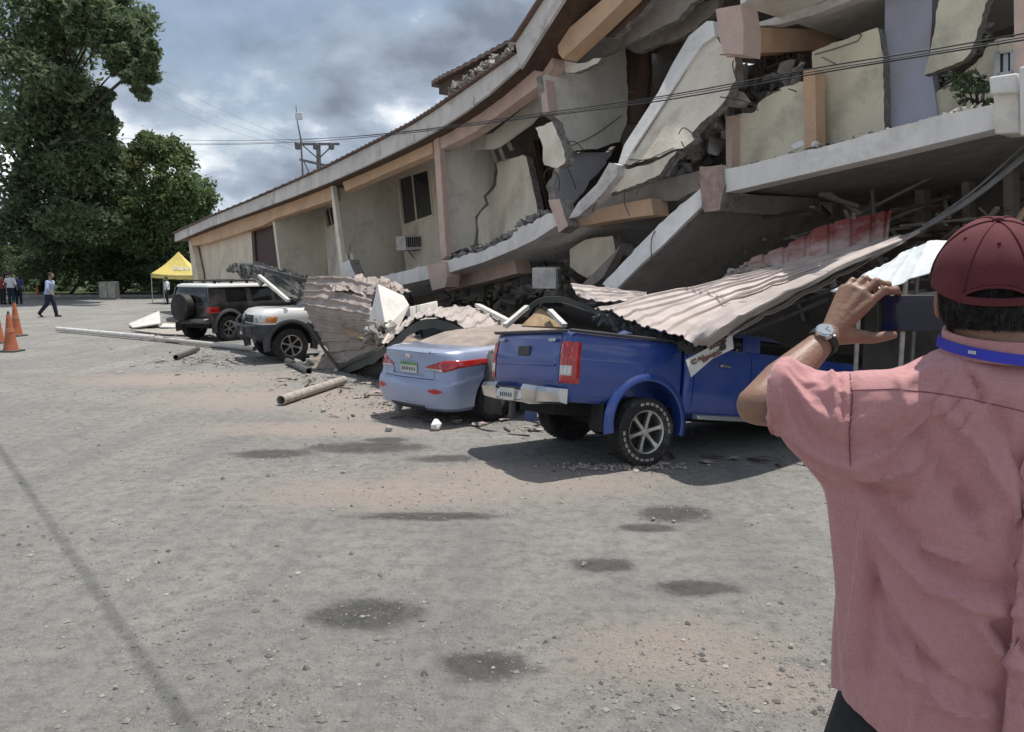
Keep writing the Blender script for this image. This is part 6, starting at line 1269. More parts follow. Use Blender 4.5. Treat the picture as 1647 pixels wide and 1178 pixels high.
ST = dict(pelvis=(0, 0, .53), chest=(0, 0, .74), neck=(.005, 0, .86), head=(.02, 0, .925), elbow_l=(-.02, .165, .62), elbow_r=(-.02, -.165, .62), hand_l=(.03, .17, .48), hand_r=(.03, -.17, .48), knee_l=(.02, .055, .28), knee_r=(.02, -.055, .28), foot_l=(0, .06, .04), foot_r=(0, -.06, .04))
WK = dict(ST, elbow_l=(-.09, .15, .63), hand_l=(-.05, .16, .50), elbow_r=(.05, -.16, .63), hand_r=(.14, -.15, .53), knee_l=(.06, .05, .29), foot_l=(.10, .05, .035), knee_r=(-.04, -.05, .29), foot_r=(-.22, -.05, .075), tilt_r=.75, pelvis=(-.01, 0, .52), chest=(.03, 0, .735), neck=(.045, 0, .86), head=(.065, 0, .925))
figure('man in pale blue shirt and dark trousers striding to the right across the lot', G(82, 510), 1.80, R(0), WK, M['shirtblue'], M['navy'])
figure('person in dark red shirt standing leftmost of the group of three', G(5, 490), 1.70, R(80), ST, M['shirtred'], M['charcoal'])
figure('person in white shirt standing in the middle of the group of three', G(19, 490), 1.80, R(95), ST, M['shirtwhite'], M['navy'])
figure('person in navy shirt standing rightmost of the group of three', G(31, 489.5), 1.70, R(110), ST, M['shirtnavy'], M['navy'])
figure('person in white shirt standing under the yellow tent, behind the spare wheel', G(270, 490), 1.55, R(200), ST, M['shirtwhite'], M['charcoal'])

# ------------------------------------------------------------------ the man taking a picture, close by at the right
MY = 1.45
man = thing('person', 'man in pink shirt and maroon cap seen from behind, raising a phone', 'person', Vector((1.02, MY, 0)))
b = MB()
HC = D(1592, 462, MY)                                   # centre of the head
HR = Matrix.Rotation(R(-27), 3, 'Z')                    # he looks away along the line of sight
b.sphere(HC, (.076, .094, .112), 28, 20, HR); b.sphere(HC + HR @ Vector((0, .045, -.062)), (.056, .062, .06), 20, 14, HR)       # skull, jaw
b.sphere(HC + HR @ Vector((0, .112, -.03)), (.014, .02, .024), 12, 8, HR); b.sphere(HC + HR @ Vector((0, .102, -.066)), (.026, .012, .010), 12, 8, HR)   # nose, mouth
for s_ in (-1, 1):
    b.sphere(HC + HR @ Vector((s_ * .079, .006, -.028)), (.010, .020, .034), 12, 10, HR @ Matrix.Rotation(s_ * .35, 3, 'Z')); b.sphere(HC + HR @ Vector((s_ * .030, .088, -.012)), (.014, .010, .009), 10, 8)
NB = D(1600, 566, MY - .005)
capsule(b, HC + Vector((0, -.012, -.06)), .061, NB, .070, 20); capsule(b, NB, .068, NB + Vector((0, .015, -.08)), .075)
CH = NB + Vector((0.0, .03, -.22)); PV = Vector((CH.x + .01, MY + .03, 1.02))
SL = D(1418, 655, MY + .02); SR = Vector((2 * NB.x - SL.x, SL.y, SL.z))
capsule(b, CH, .10, PV + Vector((0, 0, .05)), .10, 20); capsule(b, SL + Vector((.07, 0, .0)), .055, SR - Vector((.07, 0, 0)), .055); capsule(b, PV + Vector((-.08, 0, -.02)), .09, PV + Vector((.08, 0, -.02)), .09)
EL = D(1218, 652, 1.58); WL = D(1333, 541, 1.70)
ER = Vector((SR.x + .20, 1.60, SR.z + .01)); WR = D(1640, 512, 1.74)
capsule(b, SL, .058, EL, .042, 18); mid_ = EL.lerp(WL, .33); capsule(b, EL, .041, mid_, .044, 18); capsule(b, mid_, .044, EL.lerp(WL, .85), .029, 18); capsule(b, EL.lerp(WL, .85), .029, WL, .028, 18)
capsule(b, SR, .055, ER, .040); capsule(b, ER, .041, WR, .028)
# hands: palm, four fingers over the top edge of the phone, thumb below
PHY = 1.735                                             # distance of the phone
def hand(W_, K, fingers, thumb):
    K = [Vector(k) for k in K]
    for k in K: capsule(b, W_.lerp(k, .12), .021, k, .0125, 14)
    for i in range(3): capsule(b, W_.lerp(K[i], .55), .017, W_.lerp(K[i + 1], .55), .017); capsule(b, K[i], .0115, K[i + 1], .0115)
    for chain, r0 in fingers:
        chain = [Vector(q) for q in chain]
        for i in range(len(chain) - 1): capsule(b, chain[i], r0 * (1 - .12 * i), chain[i + 1], r0 * (1 - .12 * (i + 1)), 12)
        for q in chain[:-1]: b.sphere(q, r0 * 1.07, 12, 8)
    th_, r0 = thumb; th_ = [Vector(q) for q in th_]
    for i in range(len(th_) - 1): capsule(b, th_[i], r0[i], th_[i + 1], r0[i + 1], 14)
K = [D(1400, 485, 1.695), D(1387, 471, 1.705), D(1371, 464, 1.72), D(1357, 466, 1.735)]
hand(WL, K, [((K[0], D(1424, 467, 1.69), D(1440, 467, 1.71), D(1447, 474, 1.755)), .0098), ((K[1], D(1410, 454, 1.705), D(1427, 459, 1.735), D(1431, 474, 1.765)), .0100), ((K[2], D(1391, 449, 1.725), D(1407, 457, 1.755), D(1411, 474, 1.775)), .0094), ((K[3], D(1371, 452, 1.745), D(1385, 455, 1.77), D(1392, 470, 1.785)), .0082)],
     ((D(1345, 540, 1.70), D(1376, 541, 1.695), D(1404, 544, 1.70), D(1424, 541, 1.71), D(1437, 539, 1.715)), (.022, .017, .0128, .0112, .009)))
KR = [D(1585, 486, 1.70), D(1597, 478, 1.71), D(1608, 476, 1.72), D(1617, 480, 1.73)]
hand(WR, KR, [((KR[0], D(1566, 470, 1.705), D(1548, 468, 1.72), D(1542, 476, 1.75)), .0108), ((KR[1], D(1576, 462, 1.72), D(1560, 462, 1.745), D(1554, 476, 1.765)), .0112), ((KR[2], D(1590, 460, 1.735), D(1574, 463, 1.765), D(1568, 476, 1.775)), .0105), ((KR[3], D(1606, 462, 1.75), D(1596, 460, 1.78), D(1588, 470, 1.79)), .009)],
     ((D(1628, 522, 1.73), D(1604, 532, 1.71), D(1578, 540, 1.71), D(1558, 540, 1.715), D(1545, 538, 1.715)), (.022, .017, .0128, .0112, .009)))
# legs
for s_ in (-1, 1):
    hip = PV + Vector((s_ * .10, 0, -.04)); kn = Vector((PV.x + s_ * .27, MY + .05, .53)); an = Vector((PV.x + s_ * .33, MY + .02, .09))
    capsule(b, hip, .09, kn, .06); capsule(b, kn, .06, an, .04); capsule(b, an - Vector((0, .05, .04)), .038, an + Vector((0, .16, -.05)), .032)
link('body', remesh(b, .0034, 2), M['skin'], man, c=-Vector(man.location), smooth=70)
# ---- shirt
def cammat(q):
    v = Vector(q) - EYE; d = v.y * CA - v.z * SA; return PW / 2 + FPX * v.x / d, PH / 2 - FPX * (v.y * SA + v.z * CA) / d
rows = [(562, 1536, 1672, .066, 0), (572, 1510, 1700, .075, 0), (582, 1462, 1742, .085, .0), (594, 1424, 1782, .10, 0), (612, 1392, 1812, .118, 0), (640, 1374, 1830, .135, 0), (690, 1366, 1838, .148, .0), (750, 1366, 1836, .152, 0), (810, 1370, 1832, .150, 0), (870, 1364, 1836, .148, 0), (930, 1356, 1842, .150, 0), (1000, 1344, 1850, .155, 0), (1060, 1334, 1858, .160, 0), (1092, 1329, 1862, .162, 0)]
mb = MB(); rings = []; NP = 72
ys = np.linspace(562, 1134, 48)          # cut shorter: the cloth lengthens as it drapes
for y_ in ys:
    y = 562 + (y_ - 562) * .927; slim = .085 * interp(y, [640, 760, 900, 1092], [0, 1, .8, .15])
    xl = interp(y, [r_[0] for r_ in rows], [r_[1] for r_ in rows]); xr = interp(y, [r_[0] for r_ in rows], [r_[2] for r_ in rows]); dp = interp(y, [r_[0] for r_ in rows], [r_[3] for r_ in rows])
    a = D(xl, y_, MY); c = D(xr, y_, MY); m_ = (a + c) / 2; hw = (c - a).length / 2 * (1 - slim); dp *= 1 - slim * .8; ring = []
    low = 0.0
    for k in range(NP):
        an = 2 * math.pi * k / NP; cs, sn = math.cos(an), math.sin(an); e_ = .78
        ring.append(Vector((m_.x + hw * math.copysign(abs(cs) ** e_, cs), MY + .015 + dp * math.copysign(abs(sn) ** e_, sn), m_.z)))
    rings.append(ring)
# shirt tail: curved hem, lower in the middle of the back
last = rings[-1]
for st in range(1, 9):
    f = st / 8; ring = []
    for k in range(NP):
        q = last[k]; cx_ = (q.x - (last[0].x + last[NP // 2].x) / 2) / ((last[0].x - last[NP // 2].x) / 2); drop = .24
        ring.append(q + Vector((0, 0, -drop * f)))
    rings.append(ring)
mb.loft(rings)
# sleeves
cuffL = D(1262, 634, 1.545); cuffR = Vector((2 * NB.x - cuffL.x, cuffL.y, cuffL.z))
sl = MB(); sl.tube(spl([SL + Vector((.10, 0, -.05)), SL + Vector((.0, .0, -.025)), D(1350, 664, 1.49), D(1300, 648, 1.52), cuffL, D(1240, 631, 1.56)], 16), list(np.interp(np.linspace(0, 1, 17), [0, .2, .4, .6, .8, 1], [.115, .108, .096, .086, .078, .073])), 30)
mir = MB(); mir.v = [Vector((2 * NB.x - q.x, q.y, q.z)) for q in sl.v]; mir.f = [f[::-1] for f in sl.f]
mb.add(sl.v, sl.f); mb.add(mir.v, mir.f)
def drape(mb, frames=38, voxel=.0105, grow=.085):
    """lets the shirt fall over a plain dummy of the body so that it gets real folds, then keeps the result as a mesh"""
    me0 = remesh(mb, voxel, 6)
    bm = bmesh.new(); bm.from_mesh(me0); kill = []
    zc0 = D(1330, 1042, MY).z; hx = .31
    def hemz(c): return zc0 - .16 * (1 - min(1, abs(c.x - NB.x) / hx) ** 2.2)
    cd_ = (cuffL - D(1300, 648, 1.52)).normalized(); cdr = Vector((-cd_.x, cd_.y, cd_.z)); eL = D(1240, 631, 1.56); eR = Vector((2 * NB.x - eL.x, eL.y, eL.z))
    for f in bm.faces:
        c = f.calc_center_median(); n_ = f.normal
        if c.z < hemz(c): kill.append(f)
        elif n_.z > .6 and (c - NB).to_2d().length < .068 and c.z > NB.z - .06: kill.append(f)
        elif (c - eL).length < .11 and (c - eL).dot(cd_) > -.02 and n_.dot(cd_) > .6: kill.append(f)
        elif (c - eR).length < .11 and (c - eR).dot(cdr) > -.02 and n_.dot(cdr) > .6: kill.append(f)
    bmesh.ops.delete(bm, geom=kill, context='FACES')
    bmesh.ops.delete(bm, geom=[v for v in bm.verts if not v.link_faces], context='VERTS')
    seen = set(); isl = []
    for v0 in bm.verts:
        if v0 in seen: continue
        st_ = [v0]; seen.add(v0); grp = []
        while st_:
            x_ = st_.pop(); grp.append(x_)
            for e_ in x_.link_edges:
                y2 = e_.other_vert(x_)
                if y2 not in seen: seen.add(y2); st_.append(y2)
        isl.append(grp)
    isl.sort(key=len); bmesh.ops.delete(bm, geom=[x_ for g_ in isl[:-1] for x_ in g_], context='VERTS')
    for _ in range(60):                     # even out the hem and the cuffs
        new = {}
        for e_ in bm.edges:
            if e_.is_boundary:
                for a_, b_ in ((e_.verts[0], e_.verts[1]), (e_.verts[1], e_.verts[0])): new.setdefault(a_, []).append(b_.co.copy())
        for v_, q_ in new.items(): v_.co = v_.co.lerp(sum(q_, Vector()) / len(q_), .6)
    bm.to_mesh(me0); bm.free()
    rest = np.array([tuple(x_.co) for x_ in me0.vertices]); so_ = bpy.data.objects.new('drape', me0); COL.objects.link(so_)
    vg = so_.vertex_groups.new(name='pin')
    for v in me0.vertices:
        d_ = (v.co - NB); r_ = d_.to_2d().length; w_ = 0.0
        if r_ < .105 and v.co.z > NB.z - .10: w_ = 1.0
        if (v.co - eL).length < .085 and (v.co - eL).dot(cd_) > -.035: w_ = .6
        if (v.co - eR).length < .085 and (v.co - eR).dot(cdr) > -.035: w_ = .6
        if w_: vg.add([v.index], w_, 'REPLACE')
    d = MB()
    capsule(d, CH, .125, PV + Vector((0, 0, .0)), .145, 20); capsule(d, NB, .072, NB + Vector((0, .01, -.10)), .10); capsule(d, SL + Vector((.07, 0, 0)), .075, SR - Vector((.07, 0, 0)), .075)
    capsule(d, CH + Vector((-.09, 0, .06)), .10, CH + Vector((.09, 0, .06)), .10); capsule(d, PV + Vector((-.09, 0, .0)), .135, PV + Vector((.09, 0, .0)), .135); capsule(d, PV + Vector((-.07, 0, .16)), .135, PV + Vector((.07, 0, .16)), .135)
    capsule(d, SL, .066, EL, .048); capsule(d, SR, .066, ER, .048)
    cm = remesh(d, .02, 3); co_ = bpy.data.objects.new('dummy', cm); COL.objects.link(co_)
    co_.modifiers.new('c', 'COLLISION'); co_.collision.thickness_outer = .006; co_.collision.cloth_friction = 12
    m_ = so_.modifiers.new('cloth', 'CLOTH'); s_ = m_.settings
    s_.quality = 5; s_.mass = .22; s_.tension_stiffness = 18; s_.compression_stiffness = 18; s_.shear_stiffness = 6; s_.bending_stiffness = .12; s_.tension_damping = 8; s_.compression_damping = 8; s_.shear_damping = 8; s_.bending_damping = .6; s_.air_damping = 2
    s_.vertex_group_mass = 'pin'; s_.shrink_min = -grow; s_.pin_stiffness = 1
    m_.collision_settings.use_collision = True; m_.collision_settings.distance_min = .006; m_.collision_settings.collision_quality = 2; m_.collision_settings.use_self_collision = False
    m_.point_cache.frame_start = 1; m_.point_cache.frame_end = frames + 1
    for f in range(1, frames + 1): SC.frame_set(f)
    ev_ = so_.evaluated_get(bpy.context.evaluated_depsgraph_get()).data; now = np.empty(len(ev_.vertices) * 3); ev_.vertices.foreach_get('co', now)
    dmax = float(np.abs(now.reshape(-1, 3) - rest).max()) if len(now) == rest.size else 9.0; print('DRAPE', len(rest), dmax, float(np.abs(now).sum()))
    if not dmax < .6: so_.modifiers.remove(m_)          # keep the tailored shape if the drape ever ran away
    m2 = so_.modifiers.new('sub', 'SUBSURF'); m2.levels = 1; m2.render_levels = 1
    me1 = evalmesh(so_); bpy.data.objects.remove(co_, do_unlink=True); SC.frame_set(1); me1.materials.clear(); return me1
me = drape(mb)
# folds, traced from the photograph: (polyline in px, amplitude m, half width px, sharp side)
folds = [([(1392, 770), (1442, 850), (1500, 908), (1570, 944), (1670, 955)], -.010, 20), ([(1380, 800), (1422, 872), (1478, 934), (1550, 974), (1670, 994)], .010, 18),
         ([(1422, 1015), (1450, 1070), (1510, 1125), (1590, 1168)], .010, 14), ([(1444, 1005), (1490, 1062), (1560, 1108), (1650, 1140)], -.009, 18),
         ([(1410, 900), (1440, 960), (1470, 1010), (1520, 1080), (1600, 1130)], .011, 17), ([(1395, 880), (1410, 960), (1425, 1010), (1450, 1040)], -.008, 15),
         ([(1470, 880), (1510, 892), (1560, 910)], .007, 7), ([(1480, 945), (1520, 953), (1556, 955)], .008, 6), ([(1370, 760), (1400, 770), (1440, 765), (1480, 748)], .010, 12), ([(1376, 778), (1420, 800), (1470, 800)], -.007, 12),
         ([(1500, 640), (1570, 720), (1620, 800), (1660, 870)], .009, 20), ([(1470, 690), (1530, 780), (1580, 850)], -.008, 24), ([(1590, 650), (1640, 740), (1690, 820)], -.007, 20), ([(1560, 820), (1600, 880), (1660, 930)], .010, 18), ([(1540, 780), (1580, 860), (1640, 915)], -.008, 18),
         ([(1470, 1125), (1540, 1140), (1600, 1150)], .007, 9), ([(1560, 990), (1590, 1040), (1660, 1090)], .011, 18), ([(1590, 1000), (1620, 1030), (1670, 1060)], -.010, 16), ([(1390, 830), (1384, 920), (1372, 1020), (1360, 1090)], .008, 13), ([(1405, 930), (1396, 1010), (1392, 1100)], -.007, 12),
         ([(1345, 590), (1352, 640), (1356, 700)], -.006, 9), ([(1336, 588), (1342, 630), (1345, 680)], .005, 9), ([(1365, 585), (1368, 640), (1366, 740)], -.006, 8),
         ([(1555, 590), (1570, 620), (1580, 650)], -.007, 9), ([(1530, 588), (1545, 640), (1570, 690)], .005, 12), ([(1440, 600), (1450, 640), (1470, 690)], .005, 14), ([(1400, 700), (1440, 720), (1480, 700), (1500, 660)], -.005, 18)]
nv = len(me.vertices); co = np.empty(nv * 3); me.vertices.foreach_get('co', co); co = co.reshape(-1, 3); no = np.empty(nv * 3); me.vertices.foreach_get('normal', no); no = no.reshape(-1, 3)
v = co - np.array([0, 0, CAM_H]); d = v[:, 1] * CA - v[:, 2] * SA; PX = PW / 2 + FPX * v[:, 0] / d; PY = PH / 2 - FPX * (v[:, 1] * SA + v[:, 2] * CA) / d
disp = np.zeros(nv); back = np.clip(-no[:, 1] * 2 + .55, 0, 1)
for poly, amp, hwid in folds:
    poly = np.array(poly, float); best = np.full(nv, 1e9); tt = np.zeros(nv); seg = len(poly) - 1
    for i in range(seg):
        a, c = poly[i], poly[i + 1]; ab = c - a; t_ = np.clip(((PX - a[0]) * ab[0] + (PY - a[1]) * ab[1]) / (ab @ ab), 0, 1); dd = np.hypot(PX - a[0] - t_ * ab[0], PY - a[1] - t_ * ab[1]); sg = np.sign((PX - a[0]) * ab[1] - (PY - a[1]) * ab[0]); dd = dd * np.where(sg > 0, 1.0, 2.0) ; m_ = dd < best; best[m_] = dd[m_]; tt[m_] = (i + t_[m_]) / seg
    env = np.clip(np.minimum(tt, 1 - tt) * 5 + .25, 0, 1); disp += amp * np.exp(-(best / hwid) ** 1.35) * env
nzv = np.array([noise.noise(Vector((p_[0] * 9, p_[1] * 9, p_[2] * 5))) + .5 * noise.noise(Vector((p_[0] * 22 + 5, p_[1] * 22, p_[2] * 12))) for p_ in co])
co2 = co + no * (disp * back * 2.2 + nzv * .0012)[:, None]; me.vertices.foreach_set('co', co2.reshape(-1)); me.update()
shirt = bpy.data.materials.new('pink woven shirt'); shirt.use_nodes = True; nt_ = shirt.node_tree; b_ = nt_.nodes['Principled BSDF']; b_.inputs['Roughness'].default_value = .85; b_.inputs['Sheen Weight'].default_value = .25; b_.inputs['Specular IOR Level'].default_value = .2
tc_ = nt_.nodes.new('ShaderNodeTexCoord'); nz_ = nt_.nodes.new('ShaderNodeTexNoise'); mpx = nt_.nodes.new('ShaderNodeMapping'); mpx.inputs['Scale'].default_value = (60, 60, 900); nt_.links.new(tc_.outputs['Object'], mpx.inputs[0]); nz_.inputs['Scale'].default_value = 1.0; nz_.inputs['Detail'].default_value = 3; nt_.links.new(mpx.outputs[0], nz_.inputs['Vector'])
mpy = nt_.nodes.new('ShaderNodeMapping'); mpy.inputs['Scale'].default_value = (900, 60, 60); nt_.links.new(tc_.outputs['Object'], mpy.inputs[0]); nz2 = nt_.nodes.new('ShaderNodeTexNoise'); nz2.inputs['Scale'].default_value = 1.0; nz2.inputs['Detail'].default_value = 3; nt_.links.new(mpy.outputs[0], nz2.inputs['Vector'])
sm_ = nt_.nodes.new('ShaderNodeMath'); sm_.operation = 'ADD'; nt_.links.new(nz_.outputs['Fac'], sm_.inputs[0]); nt_.links.new(nz2.outputs['Fac'], sm_.inputs[1])
rp_ = nt_.nodes.new('ShaderNodeValToRGB'); rp_.color_ramp.elements[0].position = .70; rp_.color_ramp.elements[0].color = (.46, .225, .225, 1); rp_.color_ramp.elements[1].position = 1.0; rp_.color_ramp.elements[1].color = (.54, .275, .275, 1); rp_.color_ramp.elements.new(.99) if False else None
dv_ = nt_.nodes.new('ShaderNodeMath'); dv_.operation = 'MULTIPLY'; nt_.links.new(sm_.outputs[0], dv_.inputs[0]); dv_.inputs[1].default_value = .85; nt_.links.new(dv_.outputs[0], rp_.inputs[0]); nt_.links.new(rp_.outputs[0], b_.inputs['Base Color'])
mpw = nt_.nodes.new('ShaderNodeMapping'); mpw.inputs['Rotation'].default_value = (0, R(38), 0); mpw.inputs['Scale'].default_value = (5, 5, 26); nt_.links.new(tc_.outputs['Object'], mpw.inputs[0])
nzw = nt_.nodes.new('ShaderNodeTexNoise'); nzw.inputs['Scale'].default_value = 1.0; nzw.inputs['Detail'].default_value = 4; nzw.inputs['Distortion'].default_value = .6; nt_.links.new(mpw.outputs[0], nzw.inputs['Vector'])
bw_ = nt_.nodes.new('ShaderNodeBump'); bw_.inputs['Strength'].default_value = .3; bw_.inputs['Distance'].default_value = .012; nt_.links.new(nzw.outputs['Fac'], bw_.inputs['Height'])
bp_ = nt_.nodes.new('ShaderNodeBump'); nt_.links.new(bw_.outputs[0], bp_.inputs['Normal']); bp_.inputs['Strength'].default_value = .12; bp_.inputs['Distance'].default_value = .002; nt_.links.new(sm_.outputs[0], bp_.inputs['Height']); nt_.links.new(bp_.outputs[0], b_.inputs['Normal'])
so = link('shirt', me, shirt, man, c=-Vector(man.location), smooth=80)
# seams of the yoke and the sleeve as raised stitching that follows the cloth
from mathutils.bvhtree import BVHTree
bv = BVHTree.FromPolygons([tuple(q) for q in co2], [tuple(p_.vertices) for p_ in me.polygons])
def on_shirt(pts, n, lift):
    o_ = []
    for i in range(n + 1):
        t_ = i / n * (len(pts) - 1); k = min(int(t_), len(pts) - 2); f = t_ - k; px = pts[k][0] * (1 - f) + pts[k + 1][0] * f; py = pts[k][1] * (1 - f) + pts[k + 1][1] * f
        r_ = ray(px, py).normalized(); h = bv.ray_cast(EYE, r_)
        if h[0] is not None: o_.append(h[0] - r_ * lift)
    return o_
seam = mat('pink seam thread', (.20, .085, .09), .9)
for pts in ([(1370, 628), (1440, 626), (1500, 632), (1560, 642), (1647, 662)], [(1366, 590), (1371, 640), (1366, 700), (1368, 750)]):
    q = on_shirt(pts, 40, .0006)
    if len(q) > 3: mb = MB(); mb.tube(q, .0011, 5); mb.build('seam', seam, man)
# collar band and lanyard
def neckring(z_, rx, ry, h, m_, name, n=48, tk=.006, tiltz=0.0, a0=0, a1=2 * math.pi, dz=0.0):
    mb = MB(); rings = []
    for i in range(n + 1):
        a = a0 + (a1 - a0) * i / n; c = Vector((NB.x + rx * math.cos(a), NB.y + .005 + ry * math.sin(a), z_ + tiltz * math.sin(a) + dz * math.cos(a))); o_ = Vector((math.cos(a), math.sin(a), 0))
        rings.append([c + o_ * tk, c + o_ * (tk * .4) + Vector((0, 0, h)), c - o_ * tk * .6 + Vector((0, 0, h)), c - o_ * tk])
    mb.loft(rings); return mb.build(name, m_, man, smooth=60)
zc_ = D(1600, 566, MY - .08).z
neckring(zc_ - .012, .084, .082, .040, shirt, 'collar', tiltz=.012)
neckring(zc_ - .012, .092, .090, .019, mat('blue lanyard ribbon', (.025, .03, .42), .5), 'lanyard', tk=.003, tiltz=.012, dz=-.008)
mb = MB(); a_ = -math.pi * .80
for k in range(4): c = Vector((NB.x + .0962 * math.cos(a_ + k * .035), NB.y + .005 + .0942 * math.sin(a_ + k * .035), zc_ - .012 + .012 * math.sin(a_) - .008 * math.cos(a_ + k * .035) + .0095)); mb.box(c, (.0022, .002, .006))
mb.build('lanyard_print', M['sheetwhite'], man)
# ---- trousers, shoes
mb = MB(); capsule(mb, PV + Vector((-.08, .01, -.03)), .112, PV + Vector((.08, .01, -.03)), .112, 20); capsule(mb, PV + Vector((0, 0, .03)), .11, PV + Vector((0, 0, .0)), .115)
for s_ in (-1, 1):
    hip = PV + Vector((s_ * .12, .02, -.09)); kn = Vector((PV.x + s_ * .27, MY + .05, .53)); an = Vector((PV.x + s_ * .33, MY + .02, .12)); capsule(mb, hip, .122, kn, .085); capsule(mb, kn, .085, an, .07)
link('trousers', remesh(mb, .01, 6), M['charcoal'], man, c=-Vector(man.location), smooth=70)
for s_ in (-1, 1):
    an = Vector((PV.x + s_ * .33, MY + .02, .05)); mb = MB(); capsule(mb, an - Vector((0, .06, .005)), .048, an + Vector((0, .19, -.01)), .042); mb.build('shoe', M['shoe'], man, smooth=60)
# ---- hair at the nape and temples
mb = MB(); hcx = HC + Vector((0, -.006, -.012)); 
def hp_(u, v):
    a = math.pi * (1.0 - u) + math.pi; a = math.pi + u * math.pi; th = .42 + v * 1.72   # back half, from under the cap to the nape
    r_ = 1.0 if v < .8 else 1 - (v - .8) * .35
    nzz = 1 + .018 * noise.noise(Vector((u * 60, v * 6, 1)))
    return hcx + HR @ Vector((.0835 * math.sin(th) * math.cos(a) * r_ * nzz, .1005 * math.sin(th) * math.sin(a) * r_ * nzz + .002, .118 * math.cos(th)))
mb.grid(hp_, 90, 30); hr = mb.build('hair', M['hair'], man, smooth=80, recalc=True)
md_ = hr.modifiers.new('thick', 'SOLIDIFY'); md_.thickness = .004; md_.offset = -1
rnd = random.Random(2); mb = MB()
for i in range(900):
    u = rnd.uniform(.02, .98); v = rnd.uniform(.55, 1.0); p = hp_(u, v); q = hp_(min(1, max(0, u + rnd.uniform(-.02, .02))), min(1.0, v + .1)); q = q + (q - hcx).normalized() * rnd.uniform(.0, .006); mb.tube([p, p.lerp(q, .6) + (p - hcx).normalized() * .002, q], [.0007, .0006, .0002], 3, caps=False)
mb.build('hair_strand', M['hair'], man, kind='stuff')
# ---- cap
capm = mat('maroon cotton cap', (.115, .022, .028), .9, var=.16, vscale=9, bump=.06, bscale=300, stain=(.085, .018, .023), sscale=7)
CT = HR @ Matrix.Rotation(R(19), 3, 'X'); CC = HC + Vector((0, -.004, .012)); CRX, CRY, CRZ = .0985, .117, .113
def capp(a, th, r_=1.0):
    sq = 1 + .012 * math.cos(6 * a) * math.sin(th) ** 2
    return CC + CT @ Vector((CRX * r_ * sq * math.sin(th) * math.cos(a), CRY * r_ * sq * math.sin(th) * math.sin(a), CRZ * r_ * (math.cos(th) + (.10 * math.sin(th) * math.sin(a) if math.sin(a) > 0 else 0))))
rim_t = 1.62
mb = MB(); NA, NT = 96, 26; idx = {}
for i in range(NA):
    a = 2 * math.pi * i / NA
    # opening at the back above the strap: an arch cut
    da = abs(((a - 1.5 * math.pi + math.pi) % (2 * math.pi)) - math.pi); lim = rim_t
    if da < .56: lim = rim_t - .30 * math.sqrt(max(0, 1 - (da / .56) ** 2))
    for j in range(NT + 1): th = .02 + (lim - .02) * j / NT; idx[i, j] = len(mb.v); wr = 1 + .010 * noise.noise(Vector((math.cos(a) * 2.2, math.sin(a) * 2.2, th * 2.4))) ; mb.v.append(capp(a, th, wr))
for i in range(NA):
    for j in range(NT): mb.f.append([idx[i, j], idx[(i + 1) % NA, j], idx[(i + 1) % NA, j + 1], idx[i, j + 1]])
mb.f.append([idx[i, 0] for i in range(NA)])
cp = mb.build('cap_crown', capm, man, smooth=60); md_ = cp.modifiers.new('thick', 'SOLIDIFY'); md_.thickness = .003; md_.offset = -1
for k in range(6):
    a = math.pi / 6 + k * math.pi / 3 + math.pi / 6; mb = MB(); top_t = 1.30 if abs(((a - 1.5 * math.pi + math.pi) % (2 * math.pi)) - math.pi) < .1 else rim_t; mb.tube([capp(a, .05 + (top_t - .07) * j / 20, 1.012) for j in range(21)], .0016, 6); mb.build('cap_seam', capm, man, smooth=60)
mb = MB(); mb.sphere(CC + CT @ Vector((0, 0, CRZ + .003)), (.009, .009, .005), 14, 8); mb.build('cap_button', capm, man, smooth=60)
for k in range(6):
    a = k * math.pi / 3 + math.pi / 6 + .5 * math.pi / 3 * 0; mb = MB(); c = capp(a + math.pi / 6 * 0, .62, 1.004); mb.sphere(c, .0032, 8, 6); mb.build('eyelet', mat('eyelet thread', (.08, .015, .018), .9), man, smooth=60)
mb = MB(); rr_ = []
for i in range(31):
    a = 1.5 * math.pi - .60 + 1.2 * i / 30; p0 = capp(a, rim_t - .005, 1.004); p1 = capp(a, rim_t - .125, 1.004); o_ = (p0 - CC).normalized() * .0022; rr_.append([p0 + o_, p1 + o_, p1 - o_, p0 - o_])
mb.loft(rr_); mb.build('cap_strap', capm, man, smooth=60)
mb = MB(); rr_ = []   # binding round the opening
for i in range(41):
    da = -.56 + 1.12 * i / 40; a = 1.5 * math.pi + da; lim = rim_t - .30 * math.sqrt(max(0, 1 - (da / .56) ** 2)); rr_.append(capp(a, lim, 1.008))
mb.tube(rr_, .0028, 8); mb.build('cap_binding', capm, man, smooth=60)
mb = MB()
def brim(u, v): a = R(32) + u * R(116); p = capp(a, rim_t, 1.0); o_ = CT @ Vector((.25 * math.cos(a), 1.0 * math.sin(a), -.10)); return p + o_ * (.075 * v * (max(0, math.sin((a - R(32)) / R(116) * math.pi)) ** .5))
mb.grid(brim, 24, 8); br_ = mb.build('cap_brim', capm, man, smooth=60); md_ = br_.modifiers.new('thick', 'SOLIDIFY'); md_.thickness = .004
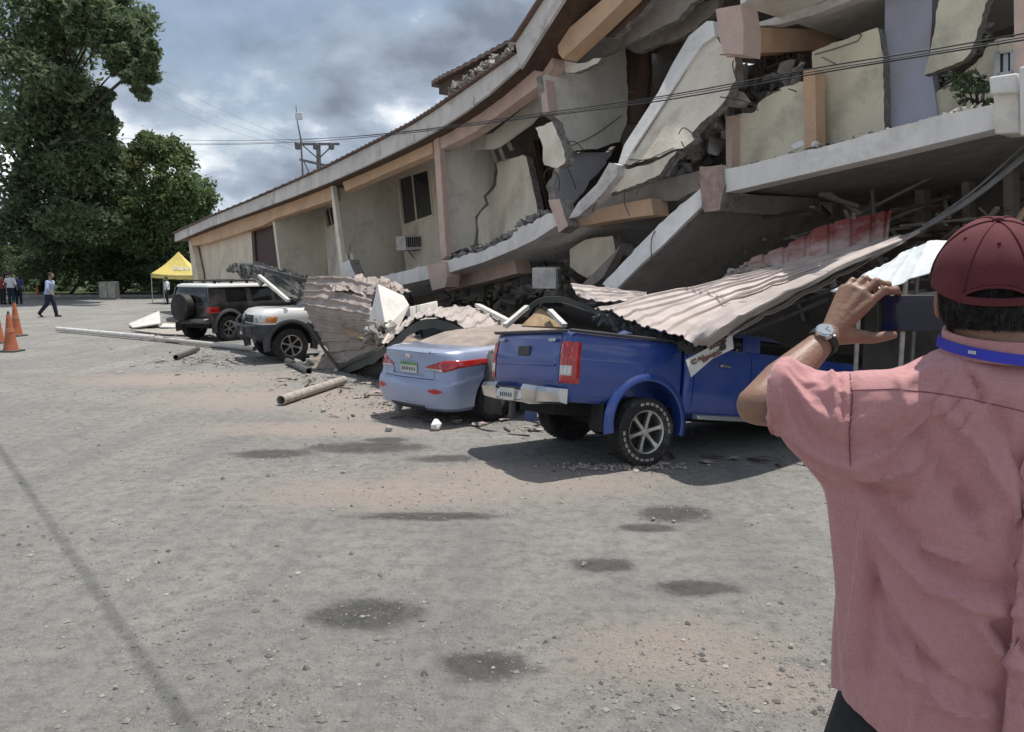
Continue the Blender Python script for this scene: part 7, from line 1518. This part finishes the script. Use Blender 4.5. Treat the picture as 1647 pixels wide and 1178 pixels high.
# glasses temple, watch
mb = MB(); mb.tube([HC + HR @ Vector((-.087, -.005, .002)), HC + HR @ Vector((-.088, .045, .004)), HC + HR @ Vector((-.078, .092, .004)), HC + HR @ Vector((-.03, .118, .004)), HC + HR @ Vector((.03, .118, .004)), HC + HR @ Vector((.078, .092, .004)), HC + HR @ Vector((.088, .045, .004)), HC + HR @ Vector((.087, -.005, .002))], .0022, 8); mb.build('spectacles', M['alu'], man, smooth=60)
wd = (WL - EL).normalized(); wc_ = EL.lerp(WL, .90); wu = Vector((-.45, -.75, .35)); wu = (wu - wd * wu.dot(wd)).normalized(); ws = wd.cross(wu)
wt = thing('wrist_watch', 'steel watch with pale dial and dark strap on the raised left wrist', 'watch', wc_)
mb = MB(); rings = []
for i in range(41):
    a = 2 * math.pi * i / 40; o_ = wu * math.cos(a) + ws * math.sin(a); c = wc_ + o_ * .0325; rings.append([c - wd * .009 + o_ * .0016, c + wd * .009 + o_ * .0016, c + wd * .009 - o_ * .0016, c - wd * .009 - o_ * .0016])
mb.loft(rings); mb.build('strap', M['black'], wt, smooth=60)
mb = MB(); mb.tube([wc_ + wu * .030, wc_ + wu * .040, wc_ + wu * .042], [.0195, .0195, .017], 28); mb.build('watch_case', M['chrome'], wt, smooth=40)
mb = MB(); mb.tube([wc_ + wu * .0415, wc_ + wu * .0430], [.0155, .0155], 28); mb.build('dial', mat('pale blue dial', (.18, .21, .27), .6), wt, smooth=40)
mb = MB(); mb.bar(wc_ + wu * .0433, wc_ + wu * .0433 + wd * .010, .0015, .0008, wu); mb.bar(wc_ + wu * .0433, wc_ + wu * .0433 + ws * .012, .0012, .0008, wu); mb.build('watch_hand', M['ink'], wt)
mb = MB(); mb.tube([wc_ + wu * .036 + ws * .019, wc_ + wu * .036 + ws * .024], .003, 10); mb.build('crown', M['chrome'], wt)
# phone held up in both hands
pt_ = thing('mobile_phone', 'dark phone held up sideways between the raised hands of the man', 'phone', D(1490, 505, PHY + .01))
c4 = [D(1414, 475, PHY), D(1566, 475, PHY), D(1566, 534, PHY), D(1414, 534, PHY)]
mb = MB(); mb.prism(c4, Vector((0, .0095, .001))); mb.build('phone_case', M['black'], pt_, bevel=.003)
ins = lambda k, f: c4[k].lerp((c4[0] + c4[2]) / 2, f)
scr = bpy.data.materials.new('phone screen'); scr.use_nodes = True; q_ = scr.node_tree.nodes['Principled BSDF']; q_.inputs['Base Color'].default_value = (.008, .010, .022, 1); q_.inputs['Roughness'].default_value = .08; q_.inputs['Emission Color'].default_value = (.012, .016, .05, 1); q_.inputs['Emission Strength'].default_value = .1
mb = MB(); mb.prism([ins(0, .07) - Vector((0, .0012, 0)), ins(1, .07) - Vector((0, .0012, 0)), ins(2, .07) - Vector((0, .0012, 0)), ins(3, .07) - Vector((0, .0012, 0))], Vector((0, .001, 0))); mb.build('screen', scr, pt_)
